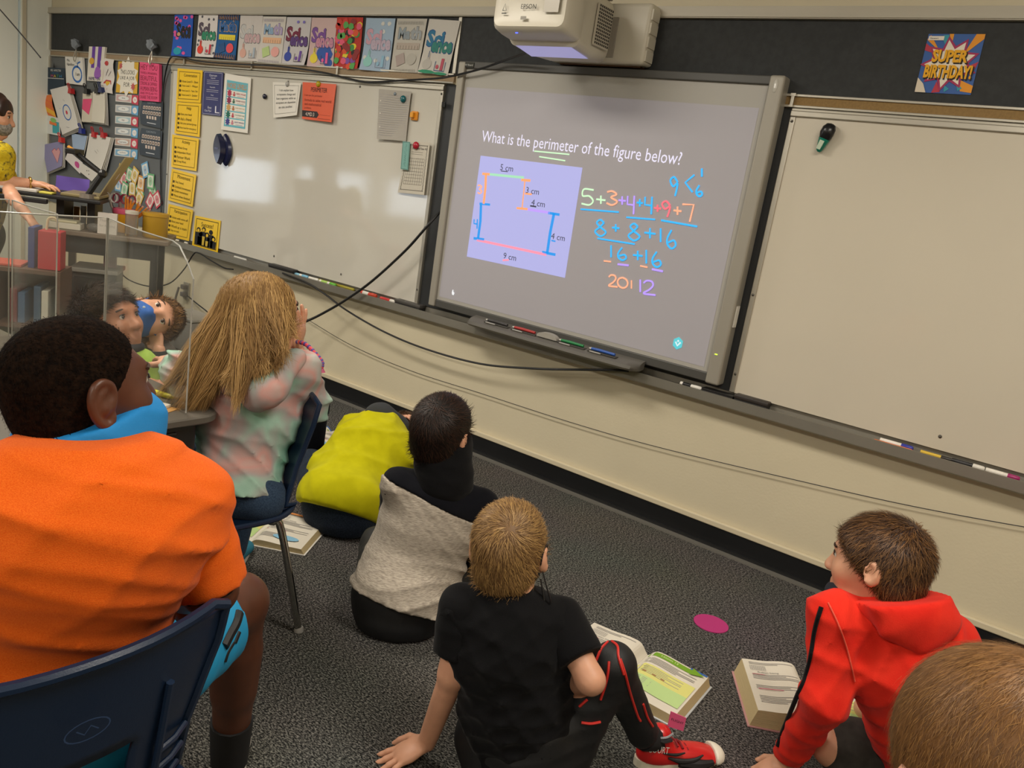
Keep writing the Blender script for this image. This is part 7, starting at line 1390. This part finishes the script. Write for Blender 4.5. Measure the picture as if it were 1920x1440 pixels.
def long_hair(o, c, fr, s, n, ends, seed=1, width=.0011, name='hair_strands'):
    """long locks: from the scalp over the shoulders to given end points, as fine ribbons"""
    P_, N_ = hair_pick(o, c, n, seed); V = []; Q = []; K = 10; b = 0; rr = np.random.default_rng(seed); mi = []
    E_ = np.array([q for q, _ in ends]); Wt = np.array([w_ for _, w_ in ends]); Wt = Wt/Wt.sum()
    nl = 70; le = rr.choice(len(ends), nl, p=Wt); lo_ = rr.normal(size=(nl, 3))*.014; lph = rr.uniform(0, 6.3, nl); la_ = rr.uniform(.004, .014, nl); lk = rr.integers(0, 4, nl)
    lat = lambda q: (q-c) @ np.asarray(RH)
    ordE = np.argsort([lat(q) for q in E_]); le_lat = np.array([lat(E_[k]) for k in le]); lord = np.argsort(le_lat)
    pl = lat(P_); rk = np.argsort(np.argsort(pl))/n                     # strands keep their side: left roots go to left ends
    for i in range(n):
        li = lord[int(np.clip((rk[i]+rr.normal()*.10)*nl, 0, nl-1))]; end = E_[le[li]]+lo_[li]+rr.normal(size=3)*.006
        p0 = P_[i]; nn = N_[i]; end = end+(rr.random()-.6)*.09*nrm(end-p0)
        out = nrm((p0-c)*[1, 1, .3])
        m1 = c+(p0-c)*1.0+nn*.010; m1 = m1*.6+(c+out*.105*s+np.array([0, 0, -.02]))*.4; m2 = m1*.45+end*.55+(-CF)*.03+RH*(la_[li]*1.0)
        t = np.linspace(0, 1, K)[:, None]; pts = (1-t)**3*p0+3*(1-t)**2*t*m1+3*(1-t)*t*t*m2+t**3*end
        wv = np.sin(t[:, 0]*7+lph[li])*la_[li]*t[:, 0]; pts = pts+wv[:, None]*RH[None]
        v_ = pts-CAM*0; tg = np.gradient(pts, axis=0); nv = pts-(c+np.array([0, 0, -.06])); sd = np.cross(tg, nv); sd /= np.linalg.norm(sd, axis=1, keepdims=True)+1e-9
        w_ = width*(1-.8*t**3); V.append(np.stack([pts-sd*w_, pts+sd*w_], 1).reshape(-1, 3)); q = b+2*np.arange(K-1)[:, None]; Q.append(q+np.array([[0, 1, 3, 2]])); b += 2*K; mi += [lk[li] if rr.random() < .7 else rr.integers(0, 4)]*(K-1)
    ob = mesh_obj(name, [(np.concatenate(V), np.concatenate(Q))], H_BLOND, o); ob.data.polygons.foreach_set('material_index', np.array(mi, np.int32)); ob['kind'] = 'stuff'; return ob
ends = [(P(322, 690, 2.17), 1), (P(332, 730, 2.16), 1.3), (P(350, 760, 2.15), 1.6), (P(375, 755, 2.14), 1.3), (P(408, 725, 2.14), 1), (P(425, 715, 2.13), .8), (P(448, 745, 2.12), .7), (P(470, 690, 2.13), .8), (P(495, 685, 2.13), .8), (P(520, 672, 2.14), .9), (P(535, 655, 2.16), .9), (P(548, 620, 2.22), .6)]
long_hair(HS, hc, fr, s, 13000, ends, 3, .0008)
fd = Field(); fd.econe(hc-ZH*.02-FH*.02, P(455, 690, 2.2), RH, (.085, .07), (.085, .035), .04); fd.econe(P(440, 650, 2.2), P(375, 715, 2.17), RH, (.07, .04), (.03, .02), .04); mesh_obj('hair_mass', [field_mesh(fd, .007, disp=folds(.006, [RH*70+ZH*12, RH*95], 61))], H_BLOND[3], HS)
# braided stick toy in her hand
pts = spline([P(553, 640, 2.36), P(572, 645, 2.35), P(590, 662, 2.34), P(603, 678, 2.34), P(603, 690, 2.34)], 8); e = empty('beaded_lanyard', pts[0], 'pink and purple plaited lanyard in the blond girl\'s hand', 'lanyard')
MB().tube(pts, .006, 8).build('cord', mat('coral_cord', '#d8485a', .5), e, True)
for k in range(2, len(pts)-3, 3): MB().ball(pts[k], .0072, 8).build('purple_band', mat('purple_cord', '#5a4a9a', .5), e, True)
MB().tube([pts[-1], pts[-1]+[0, 0, -.012]], [.005, .012], 8).build('tassel', mat('pink_tassel', '#c85a80', .6), e)
# ================================================================ 8. child hidden behind the girl (only a knee shows)
pel = P(500, 850, 3.6); pel[2] = .10; fr = frame(FH, ZH); nec = pel+ZH*.36; hc = nec+ZH*.12; J = dict(pel=pel, wai=pel+ZH*.13, che=pel+ZH*.24, nec=nec, shL=nec-ZH*.05-RH*.12, shR=nec-ZH*.05+RH*.12, R=RH)
root = person(pel*[1, 1, 0], 'person in dark navy trousers sitting behind the blond girl, one knee up')
kR = P(588, 762, 3.55); aR = kR*[1, 1, 0]+ZH*.07+FH*.05; kL = pel+FH*.3-RH*.1; kL[2] = .12; aL = pel+FH*.36+RH*.1; aL[2] = .07; hipL, hipR = pel-RH*.07, pel+RH*.07; elR, wrR = P(576, 722, 3.6), P(584, 740, 3.45); elL = J['shL']-ZH*.2; wrL = elL+FH*.18
fd = Field(); W = head_field(fd, hc, fr, 1., nec); torso_field(fd, J); limb(fd, J['shL'], elL, wrL, (.04, .032, .022)); limb(fd, J['shR'], elR, wrR, (.04, .032, .022)); limb(fd, hipL, kL, aL, (.07, .05, .034)); limb(fd, hipR, kR, aR, (.07, .05, .034))
mesh_obj('body', [field_mesh(fd, .009)]+[field_mesh(hand_field(q, FH-ZH*.5, -ZH, sg, .9, (.3,)*4), .005) for q, sg in ((wrL, 1), (wrR, -1))], SKIN_M, root)
fd = Field(); torso_field(fd, J, .015); limb(fd, J['shL'], elL, elL, (.055, .05, .05)); fd.cap(J['shR'], J['shR']*.5+elR*.5, .055, .05, .02); mesh_obj('shirt', [field_mesh(fd, .01)], C_NAVYP, root)
fd = Field(); limb(fd, hipL, kL, aL, (.085, .066, .05)); limb(fd, hipR, kR, aR, (.085, .068, .05)); fd.cap(hipL, hipR, .10, .10, .03); mesh_obj('trousers', [field_mesh(fd, .008, floor=.004)], C_NAVYP, root)
HS, _ = hair_cap(hc, fr, 1., root, H_DBROWN[0], .010, res=.009)
# ================================================================ 9. boy in green behind the shield
hc = P(206, 602, 2.62); fr = frame((.893, .308, .329), (-.292, -.161, .943)); s = 1.0
J = dict(pel=np.array([-.02, -1.78, .48]), wai=P(225, 760, 2.75), che=P(228, 712, 2.72), nec=P(212, 652, 2.66), shL=P(178, 688, 2.74), shR=P(258, 690, 2.64)); J['R'] = nrm(J['shR']-J['shL']); J['pel'] = J['wai']-ZH*.13
root = person(J['pel']*[1, 1, 0], 'person in a lime green shirt in profile behind the clear shield'); pel = J['pel']
elR, wrR = P(266, 738, 2.62), P(298, 724, 2.56); elL, wrL = P(170, 740, 2.75), P(200, 745, 2.6); kL, kR = pel+[.25, -.25, 0], pel+[.33, -.15, 0]; aL, aR = kL*[1, 1, 0]+ZH*.07, kR*[1, 1, 0]+ZH*.07
fd = Field(); W = head_field(fd, hc, fr, s, J['nec']); torso_field(fd, J); limb(fd, J['shL'], elL, wrL, (.04, .032, .022)); limb(fd, J['shR'], elR, wrR, (.04, .032, .022)); limb(fd, pel, kL, aL, (.08, .05, .034)); limb(fd, pel, kR, aR, (.08, .05, .034))
mesh_obj('body', [field_mesh(fd, .007), field_mesh(hand_field(wrR, RH*.9-FH*.2, -ZH, -1, .9, (.35,)*4), .004), field_mesh(hand_field(wrL, RH, -ZH, 1, .9, (.35,)*4), .005)], SKIN_M, root); eyes(W, fr, s, root)
fd = Field(); torso_field(fd, J, .016); fd.cap(J['shR'], elR, .058, .052, .03); fd.cap(J['shL'], elL, .058, .052, .03); mesh_obj('t_shirt', [field_mesh(fd, .007, [cut_plane(J['nec']+ZH*.02, ZH)], folds(.004, CREASE(J), 71))], C_GREEN, root)
fd = Field(); limb(fd, pel, kL, aL, (.10, .066, .05)); limb(fd, pel, kR, aR, (.10, .066, .05)); mesh_obj('trousers', [field_mesh(fd, .01)], C_NAVYP, root)
fd = Field(); fd.cap(P(150, 612, 2.74), P(165, 632, 2.72), .034, .040, .02); fd.cap(P(165, 632, 2.72), P(185, 655, 2.70), .040, .035, .02); mesh_obj('white_hood', [field_mesh(fd, .007, disp=folds(.004, [ZH*60, RH*50], 77))], cloth('white_fleece', '#c9c7c4'), root)
HS, _ = hair_cap(hc, fr, s, root, H_DBROWN[0], .012, bump=lambda X, Y, Z: .004*np.sin(X*140)*np.sin(Y*140)*np.sin(Z*140)); short_hair(HS, hc, fr, s, 6000, .026, .0012, H_DBROWN+[H_BROWN[0]], HS, lift=.9, seed=8)
MB().tube(spline([W(.074, .055, -.055), W(.082, .02, -.035), W(.083, -.02, .0)], 5), .0022, 6).build('mask_loop', M_CORD, root)
fm = Field(); fm.ell(W(0, .04, -.10), np.array((.05, .055, .03))*s, fr, .02); mesh_obj('face_mask', [field_mesh(fm, .006, [cut_plane(W(0, .02, 0), -fr[1])])], flat('#24242a', .8), root)
# ================================================================ 10. boy with the blue mask, head on his hand
hc = P(284, 600, 3.0); fr = frame((.852, -.209, .48), (.162, .977, .138)); s = 1.02
J = dict(pel=P(245, 760, 3.15), wai=P(250, 725, 3.14), che=P(258, 690, 3.12), nec=P(258, 640, 3.08), shL=P(300, 668, 3.1), shR=P(222, 665, 3.1)); J['R'] = nrm(J['shR']-J['shL']); J['pel'] = J['wai']-ZH*.12
root = person(J['pel']*[1, 1, 0], 'person in a blue face mask resting a tilted head on one hand'); pel = J['pel']
elL, wrL = P(302, 712, 2.98), P(298, 655, 2.96); elR, wrR = P(200, 720, 3.05), P(240, 730, 2.9); kL, kR = pel+[.28, -.12, 0], pel+[.2, -.28, 0]; aL, aR = kL*[1, 1, 0]+ZH*.07, kR*[1, 1, 0]+ZH*.07
fd = Field(); W = head_field(fd, hc, fr, s, J['nec'], .034); torso_field(fd, J); limb(fd, J['shL'], elL, wrL, (.04, .032, .022)); limb(fd, J['shR'], elR, wrR, (.04, .032, .022)); limb(fd, pel, kL, aL, (.08, .05, .034)); limb(fd, pel, kR, aR, (.08, .05, .034))
MB().tube([J['nec']-ZH*.02, J['nec']*.55+W(0, -.025, -.05)*.45], [.056, .048], 16).build('collar', C_GREYS, root, True)
mesh_obj('body', [field_mesh(fd, .007), field_mesh(hand_field(wrL, P(292, 630, 2.97)-wrL, FH+ZH*.3, 1, .85, (.8,)*4), .004), field_mesh(hand_field(wrR, RH, -ZH, 1, .9, (.35,)*4), .005)], SKIN_L, root); eyes(W, fr, s, root)
fd = Field(); torso_field(fd, J, .016); limb(fd, J['shL'], elL, wrL*.7+elL*.3, (.055, .048, .036)); limb(fd, J['shR'], elR, wrR*.7+elR*.3, (.055, .048, .036)); mesh_obj('sweater', [field_mesh(fd, .008, [cut_plane(J['nec']+ZH*.03, ZH)], folds(.004, CREASE(J), 81))], C_GREYS, root)
MB().tube([wrL*.72+elL*.28, wrL*.95+elL*.05], [.037, .034], 14).build('dark_cuff', C_DGREY, root, True)
fd = Field(); limb(fd, pel, kL, aL, (.10, .066, .05)); limb(fd, pel, kR, aR, (.10, .066, .05)); mesh_obj('trousers', [field_mesh(fd, .01)], C_NAVYP, root)
fm = Field(); fm.ell(W(0, .040, -.052), np.array((.066, .068, .060))*s, fr, .01); fm.cap(W(0, .09, -.02), W(0, .108, -.040), .010, .014, .03); mk = mesh_obj('face_mask', [field_mesh(fm, .005, [cut_plane(W(0, .0, -.016), fr[2]), cut_plane(W(0, .015, 0), -fr[1]), cut_plane(W(0, 0, -.105), -fr[2])])], mat('blue_mask_cloth', '#1f5aa8', .75), root)
MB().ball(W(.022, .108, -.05), .006, 8).build('mask_valve', flat('#b8c4d0', .4), mk, True)
for sx in (-1, 1): MB().tube(spline([W(sx*.06, .06, -.03), W(sx*.082, .01, .012), W(sx*.082, -.03, .0)], 5), .0025, 6).build('mask_loop', flat('#2a5a9a', .7), root)
HS, _ = hair_cap(hc, fr, s, root, H_LBROWN[2], .012, plane=(.72, -.69, .012)); short_hair(HS, hc, fr, s, 6000, .035, .0011, H_LBROWN, HS, lift=.2, seed=10, toward=fr[1], mix=.4)
# ================================================================ 11. teacher at the standing desk
hc = P(-16, 212, 4.55); fr = frame(nrm(.85*RH+.35*FH-.15*ZH), ZH); s = 1.08
J = dict(pel=P(-60, 440, 4.6), wai=P(-45, 390, 4.6), che=P(-32, 330, 4.58), nec=P(-22, 262, 4.57), shL=P(-20, 282, 4.72), shR=P(0, 292, 4.40)); J['R'] = nrm(J['shR']-J['shL'])
root = person(J['pel']*[1, 1, 0], 'adult in a mustard yellow top and mask working at the standing desk'); pel = J['pel']
elR, wrR = P(-2, 338, 4.40), P(58, 344, 4.5); elL, wrL = P(25, 372, 4.35), P(52, 405, 4.3)
kL = pel*[1, 1, 0]+ZH*.42+RH*.05; kR = pel*[1, 1, 0]+ZH*.42+RH*.08; aL = pel*[1, 1, 0]+ZH*.07-FH*.1; aR = pel*[1, 1, 0]+ZH*.07+FH*.1
fd = Field(); W = head_field(fd, hc, fr, s, J['nec'], .05); torso_field(fd, J, .0, w=(.17, .14, .16, .13), dp=(.12, .11, .12, .09)); limb(fd, J['shR'], elR, wrR, (.050, .036, .026)); limb(fd, J['shL'], elL, wrL, (.050, .036, .026)); limb(fd, pel-FH*.08, kL, aL, (.09, .06, .04)); limb(fd, pel+FH*.08, kR, aR, (.09, .06, .04))
mesh_obj('body', [field_mesh(fd, .009), field_mesh(hand_field(wrR, P(92, 348, 4.5)-wrR, -ZH, 1, 1.12, (.25,)*4), .005), field_mesh(hand_field(wrL, P(72, 432, 4.3)-wrL, -RH, 1, 1.1, (.35,)*4), .005)], SKIN_L, root); eyes(W, fr, s, root)
fd = Field(); torso_field(fd, J, .02, w=(.17, .15, .165, .13), dp=(.12, .115, .12, .09)); fd.cap(J['shR'], J['shR']*.35+elR*.65, .072, .068, .03); fd.cap(J['shL'], J['shL']*.35+elL*.65, .072, .068, .03); mesh_obj('blouse', [field_mesh(fd, .009, [cut_plane(J['nec']+ZH*.02, ZH)], folds(.005, CREASE(J, .6), 91))], C_MUST, root)
fd = Field(); limb(fd, pel-FH*.08, kL, aL, (.11, .08, .07)); limb(fd, pel+FH*.08, kR, aR, (.11, .08, .07)); fd.cap(pel-FH*.08, pel+FH*.08, .14, .14, .04); mesh_obj('trousers', [field_mesh(fd, .011)], C_PANTS, root)
for a in (aL, aR): sf, _r = shoe(a*[1, 1, 0]-RH*.06, a*[1, 1, 0]+RH*.19); mesh_obj('shoe', [field_mesh(sf, .008, floor=.002)], C_PANTS, root)
def bob(fd, W): fd.ell(W(.0, -.03, -.05), np.array((.088, .075, .10)), fr, .03); fd.cap(W(.068, .0, .02), W(.075, .02, -.13), .03, .024, .02); fd.cap(W(-.068, .0, .02), W(-.075, .02, -.13), .03, .024, .02)
HS, _ = hair_cap(hc, fr, s, root, mat('auburn_hair', '#2c1a14', .4), .014, plane=(.93, -.36, .078), extra=bob, bump=lambda X, Y, Z: .003*np.sin((X*RH[0]+Y*RH[1])*160))
fm = Field(); fm.ell(W(0, .040, -.052), np.array((.066, .066, .058))*s, fr, .01); mesh_obj('face_mask', [field_mesh(fm, .007, [cut_plane(W(0, .0, -.014), fr[2]), cut_plane(W(0, .015, 0), -fr[1])])], mat('grey_print_mask', '#8d8a86', .8, var=.4, vscale=90), root)
q = wrR*.97+elR*.03; dd = nrm(wrR-elR); e1 = nrm(np.cross(dd, ZH)); e2 = np.cross(dd, e1); MB().tube([q+.031*(e1*math.cos(t)+e2*math.sin(t)) for t in np.linspace(0, 2*math.pi, 18, endpoint=False)], .007, 8, closed=True).build('wrist_watch', mat('gold_metal', '#b08a4a', .25, .8), root, True)
# ================================================================ books and the dot on the carpet
M_PG = mat('book_page', '#d3ccbd', .75); M_EDGE = mat('yellowed_page_edge', '#c4b084', .85, bump=.6, bscale=60, stretch=(.2, .2, 14))
def open_book(c, ang, w, h, th, label, cov, kind, tl=1.0, tr=1.0):
    """thick open book lying on the floor: c = spine centre, ang = direction of the page tops"""
    a = math.radians(ang); up = np.array([math.cos(a), math.sin(a), 0]); rt = np.array([up[1], -up[0], 0]); c = np.array([c[0], c[1], 0.0]); e = empty('open_book', c, label, 'book', 'open workbooks on the carpet')
    Q = lambda x, y, z: c+rt*x+up*y+np.array([0, 0, z])
    MB().add([Q(-w-.006, -h/2-.005, .001), Q(w+.006, -h/2-.005, .001), Q(w+.006, h/2+.005, .001), Q(-w-.006, h/2+.005, .001), Q(-w-.006, -h/2-.005, .004), Q(w+.006, -h/2-.005, .004), Q(w+.006, h/2+.005, .004), Q(-w-.006, h/2+.005, .004)], [(0, 3, 2, 1), (4, 5, 6, 7), (0, 1, 5, 4), (1, 2, 6, 5), (2, 3, 7, 6), (3, 0, 4, 7)]).build('cover', flat(cov, .4), e)
    sheets = []
    for sgn, t_, nm in ((-1, tl, 'left_pages'), (1, tr, 'right_pages')):
        T = th*t_; prof = [(0, .006+.15*T), (.04*w, .6*T), (.14*w, T*1.12+.004), (.32*w, T*1.2+.004), (.6*w, T*1.02+.004), (.85*w, T*.96+.004), (w-.012*t_, T*.93+.004)]
        pr = spline([np.array(z) for z in prof], 4); n = len(pr); mb = MB(); vs = []
        for y in (-h/2, h/2):
            vs += [Q(sgn*x, y, z) for x, z in pr]+[Q(sgn*(w), y, .0045), Q(0, y, .0045)]
        m_ = n+2; mb.cur = 0; mb.add(vs, [(i, i+1, m_+i+1, m_+i) for i in range(n-1)]); 
        k0 = len(mb.f); base = 0
        for f_ in [(n-1, n, m_+n, m_+n-1), (n, n+1, m_+n+1, m_+n), tuple(range(m_)), tuple(range(2*m_-1, m_-1, -1))]: mb.f.append(list(f_)); mb.mi.append(1)
        bo = mb.build(nm, [M_PG, M_EDGE], e)
        # page sheet mapping for the print
        X = np.array([q[0] for q in pr]); Zp = np.array([q[1] for q in pr])
        class PS(Sheet):
            def __init__(s2): s2.w = w; s2.h = h; s2.L = 0; s2.curl = True; s2.n = np.array([0, 0, 1.0]); s2.obj = bo
            def at(s2, A, B, off=0.0, sgn=sgn, X=X, Zp=Zp):
                x = A*(w-.012) if sgn > 0 else (1-A)*(w-.012); return Q(sgn*x, h/2-B*h, float(np.interp(x, X, Zp))+off+.0006)
        sheets.append(PS())
    l, r = sheets; tl_ = lambda b, n_, a0=.1, a1=.9: [('rect', a0, b+.028*k, a0+(a1-a0)*(1-.35*((k*7) % 3 == 1)), b+.028*k+.009) for k in range(n_)]
    GY = flat('#8d8a88')
    def decor(sh, green):
        if green:
            sh.ink('green_arrow', flat('#6f9a1e'), [('rect', .06, .03, .78, .12)]); sh.ink('arrow_head', flat('#6f9a1e'), [('poly', [(.76, .0), (.97, .075), (.76, .15)])], off=.004); sh.ink('blue_tab', flat('#2f62a8'), [('rect', .80, .0, 1., .035)] if False else [('rect', .72, .0, .995, .03)], off=.0012)
            sh.ink('yellow_band', flat('#d3d07a'), [('rect', .03, .34, .97, .60)]); sh.ink('green_band', flat('#b4cf8a'), [('rect', .03, .60, .97, .86)]); sh.ink('text_lines', GY, tl_(.17, 5)+tl_(.38, 6, .12, .8)+tl_(.64, 5, .12, .75), off=.0016); sh.ink('diagram', flat('#9c7a4a'), [('rect', .2, .50, .26, .53), ('rect', .36, .50, .42, .53), ('rect', .5, .50, .56, .53)], off=.002); sh.ink('arrow_lettering', flat('#d9e6a8'), [('text', 'Lesson 13', .2, .055, .6, .095)], off=.002)
        else:
            sh.ink('text_lines', GY, tl_(.06, 2, .1, .8)+tl_(.30, 4)+tl_(.52, 3)+tl_(.72, 5, .1, .7)); sh.ink('number_grid', flat('#9d9a98'), [('line', [(.1+.03*k, .13), (.1+.03*k, .22)], .0012) for k in range(9)]+[('line', [(.1, .13+.03*k), (.34, .13+.03*k)], .0012) for k in range(4)]); sh.ink('heading', flat('#4a4a52'), [('text', 'Problem Solving', .12, .25, .6, .285)]); sh.ink('red_marks', flat('#c04a6a'), [('line', [(.1, .31), (.3, .31)], .002), ('line', [(.12, .6), (.5, .6)], .003)]); 
    if kind == 'lesson': decor(l, False); decor(r, True)
    else: decor(l, True); decor(r, False); r.ink('orange_band', flat('#d88a4a'), [('rect', .05, .02, .95, .07)]); r.ink('blue_oval', flat('#7fb0cc'), [('ell', .6, .8, .25, .07)])
    return e
bA = [FL(1100, 1180), FL(1333, 1275), FL(1275, 1342)]
sp0, sp1 = FL(1225, 1212, .03), FL(1180, 1252, .03)
tA = FL(1225, 1210, .035); bA_ = FL(1165, 1262, .035)
open_book(((FL(1208, 1225, .03)+FL(1172, 1262, .03))/2)[:2]+np.array([.0, -.03]), math.degrees(math.atan2(*(FL(1330, 1275, .04)-FL(1270, 1345, .04))[[1, 0]])), .215, .27, .034, 'thick open workbook with a green arrow page beside the black trousers', '#c8ccd0', 'lesson', 1.0, .9)
open_book(FL(1520, 1318, .03)[:2], math.degrees(math.atan2(*(FL(1392, 1262, .04)-FL(1425, 1368, .04))[[1, 0]])), .205, .27, .05, 'thick open workbook with yellowed edges in front of the red hoodie', '#b98a8a', 'lesson', 1.15, .6)
open_book(FL(592, 816, .02)[:2]+np.array([0, 0]), 100, .20, .27, .022, 'open workbook with an orange edged page beside the yellow hoodie', '#cfd4d8', 'other')
open_book(FL(495, 985, .02)[:2], 120, .21, .27, .020, 'open workbook half hidden under the blond girl\'s chair', '#d8d4cc', 'other')
p0, p1 = FL(1478, 1318, .062), FL(1502, 1338, .064); e = empty('pen', p0, 'purple and white pen lying on the open workbook by the red hoodie', 'pen'); MB().tube([p0, p0*.6+p1*.4], [.0015, .0042], 8).build('pen_tip', flat('#d0ccd4', .4), e, True); MB().tube([p0*.6+p1*.4, p1+(p1-p0)*1.5], .0045, 8).build('pen_barrel', flat('#6a4a9a', .35), e, True)
p = FL(1333, 1170); tag(MB().cyl((p[0], p[1], .0005), (p[0], p[1], .003), .062, n=40).build('floor_dot', mat('magenta_vinyl', '#b02a72', .6)), 'round magenta floor spot on the carpet', 'floor marker')
